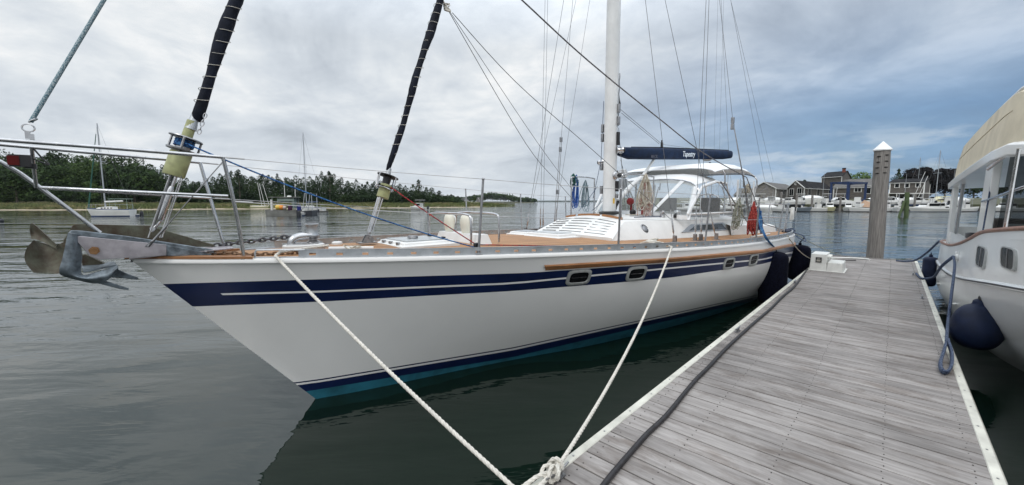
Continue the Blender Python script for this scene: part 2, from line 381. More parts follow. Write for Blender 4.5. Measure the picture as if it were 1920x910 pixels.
# ------------------------------------------------------------------ the big sailboat
bw = at_z(592, 748, 0); BU = V((math.sin(BA), math.cos(BA), 0)); BP = V((math.cos(BA), -math.sin(BA), 0)); S0 = bw - BU * 1.27; Z1 = V((0, 0, 1))
def W(off, s, z): return S0 + BP * off + BU * s + Z1 * z
def BLo(x, y, off):
    d = ray(x, y); o = EYE; return o + d * ((BP.dot(S0) + off - BP.dot(o)) / BP.dot(d))
def BLs(x, y, s):
    d = ray(x, y); o = EYE; return o + d * ((BU.dot(S0) + s - BU.dot(o)) / BU.dot(d))
def loc(p_): q = p_ - S0; return q.dot(BP), q.dot(BU), p_.z
SHs = [0, .12, .25, .5, 1, 1.5, 2, 3, 4, 5, 6, 7, 8, 9, 10, 11, 11.6, 11.95, 12.15, 12.25]
SHb = [.015, .08, .15, .28, .5, .7, .88, 1.2, 1.45, 1.65, 1.8, 1.88, 1.88, 1.83, 1.72, 1.56, 1.40, 1.18, .70, .02]
WSs = [1.27, 1.34, 1.45, 1.65, 2.0, 2.4, 2.85, 3.7, 4.5, 5.3, 6.1, 6.9, 7.7, 8.5, 9.3, 10.1, 10.6, 10.9, 11.0, 11.05]
WSb = [.01, .025, .06, .12, .205, .29, .39, .61, .84, 1.00, 1.15, 1.26, 1.34, 1.39, 1.40, 1.32, 1.12, .85, .45, .01]
SZs = [0, .5, 1, 1.5, 2, 3, 4, 5, 6, 7, 8, 9, 10, 11, 12, 12.6]
SZz = [1.554, 1.534, 1.514, 1.495, 1.478, 1.449, 1.419, 1.387, 1.357, 1.330, 1.305, 1.282, 1.260, 1.242, 1.228, 1.22]
def dense(a, n=4):
    vs = crv([V((i, q, 0)) for i, q in enumerate(a)], n); return [q.y for q in vs]
dSs, dSb, dWs, dWb = dense(SHs), dense(SHb), dense(WSs), dense(WSb); NV = len(dSs)
def Bsh(s): return interp(s, dSs, dSb)
def Zsh(s): return interp(s, SZs, SZz)
def hullP(i, t, sd_=1):      # i = station, t = 0 sheer .. 1 waterline
    s = dSs[i] + (dWs[i] - dSs[i]) * t; b = dSb[i] + (dWb[i] - dSb[i]) * t
    b += (.05 + .11 * min(1, max(0, (dSs[i] - 2.5) / 4))) * math.sin(math.pi * min(t, 1)) * min(1, i / 40) * (1 if i < NV - 8 else max(0, (NV - 1 - i) / 8))
    return W(sd_ * max(b, .004), s, Zsh(dSs[i]) * (1 - t))
lines = dict(
 bt=([302, 600, 960, 990, 1265, 1430, 1480], [533, 524, 513, 512, 493, 476, 464]),
 l0=([302, 406, 600, 960, 1152, 1430, 1480], [551.5, 550.5, 545.5, 530, 511.5, 485.5, 473]),
 l1=([302, 406, 600, 960, 1152, 1430, 1480], [555, 554, 549, 533.4, 514.5, 488, 475.5]),
 bb=([364, 600, 960, 1150, 1265, 1430, 1480], [575, 566, 546, 531, 520, 495, 482]),
 k0=([554, 600, 960, 1250, 1430], [717, 711, 652, 590, 551]),
 k1=([554, 600, 960, 1250, 1430], [719.5, 713.5, 654, 591.5, 552.3]),
 k2=([554, 600, 960, 1250, 1430], [723, 717, 657.5, 594, 554.3]),
 k3=([575, 600, 960, 1250, 1430], [734, 730, 670, 602, 559]))
def solve(i, key):
    xs, ys = lines[key]; lo, hi = 0.0, .995
    for _ in range(30):
        m = (lo + hi) / 2; q = proj(hullP(i, m)); 
        if q[1] < interp(q[0], xs, ys): lo = m
        else: hi = m
    return m
IMX = next(i for i in range(NV) if dSs[i] > 10.6)
tl = {}
for k in lines:
    tl[k] = [solve(min(i, IMX), k) for i in range(NV)]
rows = [('0', 0)]
hull = MB(); levels = []
def T(i, k, f=0):
    return {'top': 0.0, 'wl': 1.0}.get(k, tl[k][i] if k in tl else 0)
seq = [('top', 'bt', 3, 0), ('bt', 'l0', 2, 1), ('l0', 'l1', 1, 2), ('l1', 'bb', 2, 1), ('bb', 'k0', 7, 0), ('k0', 'k1', 1, 1), ('k1', 'k2', 1, 0), ('k2', 'k3', 1, 1), ('k3', 'wl', 1, 3)]
i_line = next(i for i in range(NV) if proj(hullP(i, tl['l0'][i]))[0] > 404)
for sd_ in (1, -1):
    for a, b, n, mi in seq:
        for k in range(n):
            top = [hullP(i, T(i, a) + (T(i, b) - T(i, a)) * k / n, sd_) for i in range(NV)]
            bot = [hullP(i, T(i, a) + (T(i, b) - T(i, a)) * (k + 1) / n, sd_) for i in range(NV)]
            if mi == 2:
                hull.m = 1; hull.grid([top[:i_line + 1], bot[:i_line + 1]]); hull.m = 0; hull.grid([top[i_line:], bot[i_line:]])
            else: hull.m = {0: 0, 1: 1, 3: 2}[mi]; hull.grid([top, bot])
    hull.m = 2
    top = [hullP(i, 1, sd_) for i in range(NV)]
    und = [W(sd_ * dWb[i] * .75, dWs[i] + .25 * (1 if i < 20 else 0), -.35) for i in range(NV)]
    kee = [W(0, dWs[i] * .9 + .7, -.8) for i in range(NV)]
    hull.grid([top, und, kee])
boat = thing('sailboat', S0 + BU * 6, 'large white sailboat with navy stripes and teak deck tied along the dock', 'sailboat')
import bmesh
hv = hull.build('hull', [gel, navy, teal], boat, smooth=30)
bm = bmesh.new(); bm.from_mesh(hv.data); bmesh.ops.remove_doubles(bm, verts=bm.verts, dist=.0008); bmesh.ops.recalc_face_normals(bm, faces=bm.faces); bm.to_mesh(hv.data); bm.free()
hv.data.set_sharp_from_angle(angle=R(30))
bv = BVHTree.FromPolygons([q for q in hull.v], hull.f)
def HP(x, y):
    d = ray(x, y).normalized(); h = bv.ray_cast(EYE, d); n = h[1]
    if n.dot(d) > 0: n = -n
    return h[0], n
def camb(s): return .06 * min(1, Bsh(s) / .9)
def dz(off, s): b = max(Bsh(s), .02); return Zsh(s) + camb(s) * (1 - min(1, abs(off) / b) ** 2)
mb = MB(); P = []
for i in range(NV):
    b, s = dSb[i], dSs[i]; P.append([W(b * k / 8, s, Zsh(s) + camb(s) * (1 - (k / 8) ** 2)) for k in range(-8, 9)])
mb.grid(P)
mb.build('deck', teak, boat, smooth=60)
def stn(px, inset=.05, side=1):
    lo, hi = 0.0, 12.1
    for _ in range(30):
        m = (lo + hi) / 2
        if proj(W(side * (Bsh(m) - inset), m, Zsh(m)))[0] < px: lo = m
        else: hi = m
    return m
# toe rails with slots, and the white covering edge under them
s_start = stn(478)
for side in (1, -1):
    mb = MB(); inset = .035
    def tr(s, z, o=0): return W(side * (Bsh(s) - inset + o), s, Zsh(s) + z)
    h = .078; s = s_start
    i = 0
    # front chock hoop
    mb.tube(crv([tr(s, .0), tr(s + .005, h * .8), tr(s + .05, h), tr(s + .32, h), tr(s + .34, h)], 4), .008, 6)
    mb.tube([tr(s, .012), tr(s + .34, .012)], .008, 6)
    s += .30
    while s < 11.95:
        e = s + .20; a0, a1 = s + .075, s + .125
        for (p0, p1, z0, z1) in ((s, a0, 0, h), (a1, e, 0, h), (a0, a1, 0, h * .36), (a0, a1, h * .64, h)):
            P = [[tr(p0, z0, 0), tr(p1, z0, 0)], [tr(p0, z1, 0), tr(p1, z1, 0)]]
            mb.slab(P, BP * (-side * .006))
        s = e
    ss = [s_start + .3 + k * .2 for k in range(60)]; ss = [q for q in ss if q < 12.0]
    mb.m = 0; mb.grid([[tr(q, h, .004), tr(q, h + .005, .004), tr(q, h + .005, -.022), tr(q, h, -.022)] for q in ss], closed=True)
    mb.build('toe_rail', [alu], boat, smooth=30)
    mb = MB(); ss = [.02 + k * .15 for k in range(81)]
    mb.grid([[W(side * (Bsh(q) + .006), q, Zsh(q) - .030), W(side * (Bsh(q) + .010), q, Zsh(q) - .012), W(side * (Bsh(q) + .002), q, Zsh(q) + .007), W(side * max(Bsh(q) - .05, 0), q, Zsh(q) + .009)] for q in ss])
    mb.build('covering_edge', gel, boat, smooth=60)
# teak cap at the stem
mb = MB()
for side in (1, -1):
    P = [[W(side * max(Bsh(q) + .01, .01), q, Zsh(q) + .006), W(side * max(Bsh(q) + .01, .01), q, Zsh(q) + .024), W(side * max(Bsh(q) - .07, 0), q, Zsh(q) + .028), W(side * max(Bsh(q) - .07, 0), q, Zsh(q) + .01)] for q in [-.03 + k * .06 for k in range(14)]]
    mb.grid(P, closed=True)
mb.build('stem_cap', teakt, boat)
# rub rail
for side in (1, -1):
    mb = MB(); P = []; i0 = next(i for i in range(NV) if proj(hullP(i, tl['bt'][i]))[0] > 988)
    for i in range(i0, NV - 6):
        t = tl['bt'][i]; top = hullP(i, max(t - .055, 0), side); bot = hullP(i, max(t - .012, .01), side); o = BP * side
        f = .4 if i == i0 else 1
        P.append([top, top + o * .020 * f - Z1 * .004, top + o * .030 * f - Z1 * .014, bot + o * .034 * f + Z1 * .012, bot + o * .024 * f, bot])
    mb.grid(P);
    mb.build('rub_rail', [teakt], boat, smooth=50)
# portholes
portf = mat('port_frame', (.42, .43, .42), .35, .35, var=.1, vs=20)
def porthole(px, py, wpx, hpx):
    c, n = HP(px, py); a, _ = HP(px - wpx / 2, py + .0); b, _ = HP(px + wpx / 2, py - 0)
    u_, _ = HP(px, py - hpx / 2); d_, _ = HP(px, py + hpx / 2)
    wd = (b - a).length; ht = (u_ - d_).length; Vv = (Z1 - n * n.z).normalized(); U = Vv.cross(n).normalized()
    if U.dot(b - a) < 0: U = -U
    U = (U * .8 + (b - a).normalized() * .2).normalized()
    def ring(w_, h_, r_, off_):
        out = []
        for k in range(24):
            a_ = 2 * math.pi * k / 24; ex = .45
            cx_ = math.copysign(abs(math.cos(a_)) ** ex, math.cos(a_)); sy_ = math.copysign(abs(math.sin(a_)) ** ex, math.sin(a_))
            out.append(c + U * (cx_ * w_ / 2) + Vv * (sy_ * h_ / 2) + n * off_)
        return out
    mb = MB(); mb.grid([ring(wd, ht, 0, -.01), ring(wd, ht, 0, .010), ring(wd * .94, ht * .90, 0, .016), ring(wd * .78, ht * .68, 0, .016), ring(wd * .76, ht * .64, 0, -.002)], closed=True)
    fr = mb.build('porthole', portf, boat, smooth=50)
    mb = MB(); r_ = ring(wd * .77, ht * .66, 0, .003); mb.prism(r_, n * .004); mb.build('pane', glass, fr, smooth=False)
    mb = MB(); mb.box(c + n * .008, (wd * .60, .006, .005), (U, Vv, n)); mb.build('hinge_bar', dsteel, fr)
for a in ((1085, 520, 44, 27), (1193, 513, 35, 25), (1366.5, 494, 19, 19), (1412.5, 487.5, 15, 19)): porthole(*a)
# ------------------------------ bow fittings
def bar(mb, pts, r, n=10, c=6): return mb.tube(crv(pts, c) if len(pts) > 2 else pts, r, n)
pul = MB(); PT = BLo(418, 295, .42); PB = W(.34, .70, dz(.34, .70))
fr1 = BLo(0, 262, .27)
l_ = loc(PT); lf = loc(fr1)
front = [PT, BLo(210, 278, .34), fr1, W(.22, lf[1] - .18, lf[2] + .02), W(.10, lf[1] - .33, lf[2] + .02), W(-.10, lf[1] - .33, lf[2] + .02), W(-.22, lf[1] - .18, lf[2] + .02), BLo(0, 271, -.27), BLo(375, 305, -.40)]
bar(pul, front, .0135)
bar(pul, [PT, PT.lerp(PB, .5) + BU * .01, PB], .0135)
FB = BLo(421, 464, -.36); bar(pul, [BLo(375, 305, -.40), FB], .0135)
DA = BLo(75, 352, .12)
bar(pul, [DA, BLo(250, 360, .27), BLo(428, 368, .41)], .0115)
bar(pul, [DA, BLo(200, 360, -.2), BLo(395, 372, -.38)], .0115)
bar(pul, [BLo(188, 437, .08), DA, BLo(0, 303, .14), W(.16, lf[1] - .25, lf[2] + .01)], .0135, c=2)
bar(pul, [BLo(59, 275, .26), BLo(68, 352, .13)], .010)
pul.cyl(PB - Z1 * .002, PB + Z1 * .012, .035, n=14); pul.cyl(FB, FB + Z1 * .012, .035, n=14)
pul.build('pulpit', steel, boat)
mb = MB(); mb.tube([BLo(421, 300, .42), BLo(335, 398, .3), BLo(300, 438, .2)], .0045, 6); mb.cyl(BLo(312, 425, .22), BLo(278, 462, .18), .009); mb.tube([BLo(285, 452, .2), BLo(252, 481, .12)], .006, 6)
mb.build('bobstay_wire', dsteel, boat)
# nav light
mb = MB(); c = BLo(39, 302, .27)
mb.box(c, (.05, .092, .075), (BP, BU, Z1)); mb.m = 1; mb.box(c - BU * .026 + BP * .006, (.05, .05, .058), (BP, BU, Z1)); mb.m = 0
mb.tube(crv([c + BU * .05 + Z1 * .02, c + BU * .12 - Z1 * .02, BLo(80, 298, .26), BLo(62, 278, .26)], 4), .005, 6); mb.box(BLo(58, 312, .26), (.03, .05, .03), (BP, BU, Z1))
mb.build('navigation_light', [black, lens_r], boat, bev=.006)
# padeye and shackle on top of pulpit
mb = MB(); mb.box(BLo(52, 253, .27), (.006, .024, .05), (BP, BU, Z1)); mb.box(BLo(60, 257, .27), (.02, .02, .035), (BP, BU, Z1))
def link(mb, c, u, v_, a, b, r, n=6): mb.tube([c + u * (math.cos(q) * a) + v_ * (math.sin(q) * b) for q in [2 * math.pi * k / 14 for k in range(14)]], r, n, closed=True)
link(mb, BLo(53, 240, .27), BU, Z1, .027, .024, .005); link(mb, BLo(62, 226, .27), (BU + Z1 * .7).normalized(), BP, .022, .016, .005)
mb.build('shackle', steel, boat)
# bow roller cheeks, pin, platform
rl = MB()
O1, O2 = .17, -.13
def pl(mb, pts, off, t): return mb.prism([BLo(x, y, off) for x, y in pts], BP * t)
pl(rl, [(137, 444), (150, 443), (312, 459), (312, 479), (186, 487), (168, 480)], O1, .008)
rl.m = 1; pl(rl, [(312, 460), (395, 476), (398, 481), (312, 480)], O1 - .03, .006)
rl.m = 0
rl.tube([BLo(245, 487, 0), BLo(420, 482, 0)], .02, 8)
rl.slab([[W(-.1, .0, 1.565), W(.1, .0, 1.565)], [W(-.16, .65, 1.60), W(.16, .65, 1.60)]], Z1 * .008)
rl.build('bow_roller', [rollst, galv, rusty], boat, smooth=30, bev=.002)
mb = MB(); c = BLo(177, 470, O1 + .006)
mb.cyl(c, c + BP * .014, .030, n=6); mb.cyl(c + BP * .012, c + BP * .028, .019, n=14); mb.cyl(c, c - BP * .30, .012); mb.build('roller_bolt', bronze, boat)
mb = MB(); c = BLo(170, 490, .02)
mb.lathe([(.045, -.05), (.022, -.01), (.022, .01), (.045, .05)], BLo(185, 470, .02), BP, 16); mb.build('roller_wheel', black, boat)
# --- headstay with furled jib
def stay(name, tack, top, sail0, rs, drumf, wrapn, wob, big):
    d = (top - tack).normalized(); Ltot = 17 / d.z if big else 12.5 / d.z
    st = MB(); st.tube([tack, tack + d * Ltot], .006, 8)
    root = st.build(name, wire, boat)
    return root, d, Ltot
tack = BLo(286, 430, 0); top_ = BLo(437, 0, 0)
fs, fd, FL = stay('headstay', tack, top_, None, None, None, None, None, True)
fx = fd.cross(BP).normalized()
if fx.y > 0: fx = -fx
def onst(px, py): return BLo(px, py, 0)
# turnbuckle, toggles, legs
mb = MB(); A = onst(300, 415); Bq = onst(322, 350)
mb.tube([tack - fd * .02, A], .012, 8); mb.tube([A, A.lerp(Bq, .06), A.lerp(Bq, .9), Bq], [.012, .022, .022, .014], 12); mb.tube([Bq, onst(330, 330)], .014, 8)
mb.cyl(tack - BP * .035 + Z1 * .005, tack + BP * .035 + Z1 * .005, .017, n=12); mb.tube([tack + BP * .02, A.lerp(tack, .5) + BP * .02], .008, 6)
mb.build('turnbuckle', steel, fs)
mb = MB()
for oo, xo in ((.055, 0), (-.055, 0), (.055, 22), (-.055, 26)):
    mb.tube([BLo(278 + xo, 446, oo), BLo(318 + xo, 330, oo)], .005, 6)
mb.build('drum_strut', steel, fs)
mb = MB(); a, b = onst(325, 330), onst(340, 286); mb.lathe([(.072, 0), (.075, .01), (.075, (b - a).length - .01), (.07, (b - a).length)], a, fd, 24)
mb.build('drum_tube', foil, fs)
mb = MB(); a = onst(349, 262); h_ = .0
mb.lathe([(.105, -.012), (.108, 0), (.03, .006)], onst(342, 281), fd, 28); mb.lathe([(.03, -.006), (.115, 0), (.112, .008), (.04, .014)], onst(349, 261), fd, 28)
mb.lathe([(.05, 0), (.05, (onst(349, 261) - onst(342, 281)).length)], onst(342, 281), fd, 20)
for k in range(3):
    a_ = 2.2 + k * 2.1; rr = (BP * math.cos(a_) + fx * math.sin(a_)) * .112
    mb.tube([onst(342, 281) + rr, onst(349, 261) + rr], .009, 6)
mb.build('furler_drum', dsteel, fs)
mb = MB(); L_ = (onst(349, 261) - onst(342, 281)).length
pts = [onst(342, 281) + fd * (L_ * (.25 + .6 * abs(((k / 22) % 2) - 1))) + (BP * math.cos(k * .7) + fx * math.sin(k * .7)) * .062 for k in range(110)]
mb.tube(pts, .007, 6); mb.build('furling_line_wraps', ropeb, fs)
mb = MB(); mb.lathe([(.038, 0), (.036, (onst(362, 228) - onst(349, 261)).length)], onst(349, 261), fd, 18); mb.m = 1
mb.lathe([(.042, 0), (.030, .10), (.026, .14)], onst(357, 243), fd, 18)
mb.m = 2; q0 = onst(368, 246) + BP * .03; 
for k in range(5): link(mb, q0 + fd * (k * .035) + fx * (-.02), fd, BP if k % 2 else fx, .022, .012, .004)
mb.build('foil_feeder', [foil, alu, steel], fs)
def furled(parent, d, p0, p1, r0, r1, ext, pitch, seed, name):
    rn = random.Random(seed); L = (p1 - p0).length; n = int((L + ext) / .05); X = d.cross(BP).normalized()
    path = []; rs = []
    for i in range(n + 1):
        z = i / n * (L + ext); f = z / L
        rr = r0 + (r1 - r0) * min(f, 1) + .004 * math.sin(z * 9 + seed) + .003 * rn.random()
        if z < .04: rr *= .75
        if f > 1: rr = max(.03, rr * (1 - .3 * (f - 1) * L / max(ext, .1)))
        path.append(p0 + d * z + X * (.008 * math.sin(z * 5 + seed))); rs.append(rr)
    mb = MB(); nn = 18; vs = []
    Y = d.cross(X)
    for i, q in enumerate(path):
        z = i / n * (L + ext)
        for k in range(nn):
            a = 2 * math.pi * k / nn; cr = 1 + .05 * math.cos(3 * a + z * 3) + .05 * math.sin(2 * a - z * 6) + .03 * math.sin(5 * a + z * 17)
            ph = ((z + .025 * a / math.pi) / pitch) % 1; cr *= 1 - .07 * math.exp(-((min(ph, 1 - ph)) / .10) ** 2)
            vs.append([q + (X * math.cos(a) + Y * math.sin(a)) * rs[i] * cr][0])
    P = [vs[i * nn:(i + 1) * nn] for i in range(n + 1)]; mb.grid(P, closed=True)
    ob = mb.build(name, canvasn, parent, smooth=70)
    mb = MB(); pts = []
    zz = 0
    while zz < min(L + ext, L + 1.5):
        i = min(int(zz / (L + ext) * n), n); 
        for k in range(16):
            a = 2 * math.pi * k / 16; z2 = zz + .03 * math.sin(a) + (pitch * k / 16) * 0; j = min(max(int(z2 / (L + ext) * n), 0), n)
            pts.append(p0 + d * (zz + pitch * k / 16 * .999 * 1.0) + (X * math.cos(a) + Y * math.sin(a)) * (rs[j] * 1.09) + d * .012 * math.sin(a))
        zz += pitch
    mb.tube(pts, .0026, 5); mb.build('lashing_cord', ropew, ob)
    return ob
furled(fs, fd, onst(365, 226), onst(437, 0), .036, .049, 11, .105, 1, 'furled_jib')
# --- inner forestay with furled staysail
tk2 = BLo(690, 446, 0); tp2 = BLo(825, 0, 0)
s2, sdv, _ = stay('inner_forestay', tk2, tp2, None, None, None, None, None, False)
def on2(px, py): return BLo(px, py, 0)
mb = MB(); bz = dz(0, 1.85)
q = BLo(688, 455, 0)
for k in (-1, 1):
    mb.prism([q + BU * -.055 + BP * k * .02, q + BU * .06 + BP * k * .02, q + BU * .07 + Z1 * .045 + BP * k * .02, q + BU * .02 + Z1 * .085 + BP * k * .02, q + BU * -.01 + Z1 * .08 + BP * k * .02], BP * .006)
mb.box(q + Z1 * .0, (.09, .20, .012), (BP, BU, Z1)); mb.cyl(q + Z1 * .055 + BP * .03 + BU * .02, q + Z1 * .055 - BP * .03 + BU * .02, .014)
mb.cyl(q + Z1 * .10 + BP * .02 + BU * .03, q + Z1 * .10 - BP * .02 + BU * .03, .012); mb.build('stay_deck_fitting', dsteel, s2)
mb = MB()
for oo, x0, x1 in ((.045, 690, 707), (-.045, 690, 712), (.0, 698, 716)): mb.tube([BLo(x0, 434, oo), BLo(x1 + 2, 370, oo)], .009, 8)
mb.tube([BLo(692, 440, 0), BLo(714, 365, 0)], .013, 8); mb.build('drum_strut', steel, s2)
mb = MB(); a, b = on2(717, 371), on2(724, 350); mb.lathe([(.064, 0), (.066, .01), (.06, (b - a).length + .02)], a, sdv, 22); mb.build('drum_tube', foil, s2)
mb = MB(); a, b = on2(721, 352), on2(726, 331); LL = (b - a).length
mb.lathe([(.09, 0), (.095, .006), (.04, .012), (.045, LL - .01), (.115, LL), (.115, LL + .008), (.03, LL + .014)], a, sdv, 26); mb.build('furler_drum', black, s2)
mb = MB(); sx_ = sdv.cross(BP).normalized()
for k in range(4):
    a_ = .5 + k * math.pi / 2; rr = (BP * math.cos(a_) + sx_ * math.sin(a_)) * .122; mb.tube([a + rr * .8 - sdv * .012, a + rr - sdv * .0, b + rr, b + rr * .9], .007, 6)
mb.tube([a - sdv * .012 + (BP * math.cos(q_) + sx_ * math.sin(q_)) * .098 for q_ in [2 * math.pi * k / 20 for k in range(20)]], .006, 6, closed=True)
mb.build('drum_cage', steel, s2)
mb = MB(); mb.cyl(on2(727, 329), on2(730, 316), .030, .024); mb.build('foil_feeder', alu, s2)
furled(s2, sdv, on2(728, 320), on2(825, 0), .027, .044, .35, .115, 5, 'furled_staysail')
# windlass

c = BLo(570, 461, .10); cz = dz(.1, loc(c)[1]); c = W(.10, loc(c)[1], cz)
mb = MB(); mb.lathe([(.10, 0), (.105, .01), (.105, .045), (.098, .052)], c, Z1, 28, 1.0, 1.75, X=BP)
wl_ = mb.build('windlass', deckw, boat, smooth=40)
mb = MB(); mb.lathe([(.078, 0), (.08, .010), (.072, .014)], c + Z1 * .052 - BU * .01, Z1, 28, 1, 1.8, X=BP); mb.build('base_plate', steel, wl_)
mb = MB(); mb.tube(crv([c + Z1 * .06 - BU * .11, c + Z1 * .095 - BU * .10, c + Z1 * .125 - BU * .05, c + Z1 * .13 + BU * .03, c + Z1 * .13 + BU * .07], 5), [.034] * 16 + [.032] * 5, 14); mb.build('chain_cover', steel, wl_)
mb = MB(); mb.lathe([(.055, 0), (.06, .01), (.035, .025), (.035, .04), (.06, .06), (.06, .07)], c + Z1 * .062 + BU * .085, Z1, 20); mb.build('gypsy', dsteel, wl_)
mb = MB(); q = BLo(585, 437, .06); q = W(.06, loc(q)[1], cz + .125)
mb.lathe([(.062, 0), (.060, .005), (.052, .02), (.048, .09), (.054, .102), (.068, .108), (.068, .116), (.04, .120)], q, Z1, 24); mb.m = 1; mb.box(q + Z1 * .128, (.03, .08, .014), (BP, BU, Z1))
mb.build('capstan', [alu, dsteel], wl_)
# hatches, cleats, dorades on the foredeck
def sheet4(c0, c1, c2, c3): return [c0, c1, c2, c3]
def hatch(o0, o1, s0, s1, h_=.045, lid=None, rim=deckw, glassm=None, hinge=True):
    mb = MB(); zz = lambda o, s: dz(o, s)
    P = [W(o0, s0, 0), W(o1, s0, 0), W(o1, s1, 0), W(o0, s1, 0)]; cs = [(o0, s0), (o1, s0), (o1, s1), (o0, s1)]
    zb = min(dz(*q) for q in cs) ; zt = max(dz(*q) for q in cs)
    def ringz(e, z): return [W(o0 - e, s0 - e, z), W(o1 + e, s0 - e, z), W(o1 + e, s1 + e, z), W(o0 - e, s1 + e, z)]
    mb.grid([ringz(.05, zb - .01), ringz(.05, zt + .006), ringz(.01, zt + .010), ringz(.0, zt + h_), ringz(-.03, zt + h_ + .006)], closed=True)
    mb.add(ringz(-.03, zt + h_ + .006), [[0, 1, 2, 3]])
    ob = mb.build('hatch', rim, boat, smooth=25, bev=.006)
    m2 = MB(); m2.prism([q for q in ringz(-.045, zt + h_ + .012)], Z1 * .012); m2.build('lid_pane', glassm or alu, ob, smooth=False, bev=.004)
    if hinge:
        for k in (.2, .5, .8):
            m3 = MB(); m3.box(W(o0 + (o1 - o0) * k, s0 - .012, zt + h_ * .7), (.05, .03, .03), (BP, BU, Z1)); m3.build('hinge', dsteel, ob, bev=.004)
    return ob, zt + h_ + .012
h1, hz = hatch(-.18, .42, 2.08, 2.68, .035, glassm=mat('hatch_acrylic', (.42, .44, .45), .25, var=.1))
mb = MB(); q = BLo(783, 444, .12); mb.lathe([(.055, 0), (.06, .008), (.055, .03), (.02, .034)], W(.12, 2.33, hz + .006), Z1, 20); mb.build('mushroom_vent', dsteel, h1)
for o, s in ((.30, 2.62), (-.02, 2.62)):
    mb = MB(); mb.box(W(o, s, hz + .012), (.05, .03, .018), (BP, BU, Z1)); mb.build('latch', black, h1, bev=.003)
hatch(-1.02, -.62, 4.75, 5.12, .04, hinge=False); hatch(-.42, .22, 4.62, 5.02, .05, glassm=mat('hatch_acrylic_two', (.5, .52, .53), .3, var=.1), hinge=False)
# dorade box with two cowl vents and a guard bar
q = W(-.22, 3.02, 0)
mb = MB(); z0 = dz(0, 3)
def taper(mb, o0, o1, s0, s1, z0, z1, ins): 
    def rg(e, z): return [W(o0 + e, s0 + e, z), W(o1 - e, s0 + e, z), W(o1 - e, s1 - e, z), W(o0 + e, s1 - e, z)]
    mb.grid([rg(0, z0), rg(ins, z1)], closed=True); mb.add(rg(ins, z1), [[0, 1, 2, 3]])
taper(mb, -.42, .50, 2.92, 3.18, z0 - .03, z0 + .10, .04); db = mb.build('dorade_box', deckw, boat, smooth=20, bev=.012)
for o in (-.26, .12):
    mb = MB(); b0 = W(o, 3.05, z0 + .10)
    mb.lathe([(.055, 0), (.068, .03), (.078, .08), (.082, .13), (.078, .17), (.064, .21), (.038, .235), (.004, .245)], b0, Z1, 22, 1.0, .8, X=BP); mb.m = 1
    mb.lathe([(.055, 0), (.060, .012), (.045, .018)], b0 + Z1 * .15 + BU * .055, BU, 18); mb.build('cowl_vent', [mat('cowl_cream', (.74, .72, .62), .5, var=.05), deckw], db)
for s_ in (2.86, 3.27):
    mb = MB(); zb_ = z0; a_ = W(-.44, s_, zb_); b_ = W(.50, s_, zb_)
    mb.tube(crv([a_, a_ + Z1 * .27, a_ + Z1 * .34 + BP * .08, a_.lerp(b_, .5) + Z1 * .35, b_ + Z1 * .34 - BP * .08, b_ + Z1 * .27, b_], 5), .0135, 10); mb.build('guard_bar', steel, boat)
# deck bits: white pole and cleat, teak cap, filler caps
mb = MB(); mb.tube([BLo(616, 466, .3), BLo(700, 465, .42)], .016, 8); mb.build('deck_cleat', deckw, boat)
mb = MB(); q = BLo(632, 458, .1); mb.lathe([(.05, 0), (.05, .02), (.035, .026)], q, Z1, 16); mb.build('chain_pipe_cap', deckw, boat)
# stanchions
def stanchion(px, pbot, ptop, side):
    s = stn(px, .055, side); off = side * (Bsh(s) - .055); b_ = W(off, s, Zsh(s) + .005); t_ = BLo(*ptop, off + side * .03)
    if abs(loc(t_)[1] - s) > .35 or not (.5 < t_.z - b_.z < .95): t_ = b_ + Z1 * .72
    mb = MB(); mb.tube([b_, t_], [.0135, .0115], 10); mb.cyl(b_, b_ + Z1 * .05, .018, n=10); mb.box(b_ + Z1 * .004, (.06, .08, .01), (BP, BU, Z1)); mb.sphere(t_, .015)
    mb.build('stanchion', dsteel if side > 0 else steel, boat); return b_, t_
nearS = [stanchion(897, 467, (906, 336), 1), stanchion(1159, 460, (1164, 355), 1), stanchion(1321, 452, (1332, 366), 1), stanchion(1417, 444, (1424, 372), 1), stanchion(1458, 440, (1471, 376), 1)]
farS = [stanchion(877, 432, (873, 355), -1), stanchion(979, 427, (976, 364), -1), stanchion(1062, 420, (1060, 369), -1), stanchion(1140, 415, (1139, 372), -1)]
def lifeline(tops, sagd, r=.003):
    pts = []
    for a, b in zip(tops, tops[1:]): pts += sag(a, b, sagd, 8)
    mb = MB(); mb.tube(pts, r, 6)
    for q in tops[:1]:
        d = (tops[1] - tops[0]).normalized(); mb.tube([q + d * .02, q + d * .14], .007, 6)
    mb.build('lifeline', lifew, boat)
PTm = PT.lerp(PB, .42)
lifeline([PT] + [t for b, t in nearS], .006); lifeline([PTm] + [b.lerp(t, .52) for b, t in nearS], .008)
lifeline([BLo(375, 305, -.4)] + [t for b, t in farS], .006); lifeline([BLo(398, 372, -.38)] + [b.lerp(t, .52) for b, t in farS], .008)
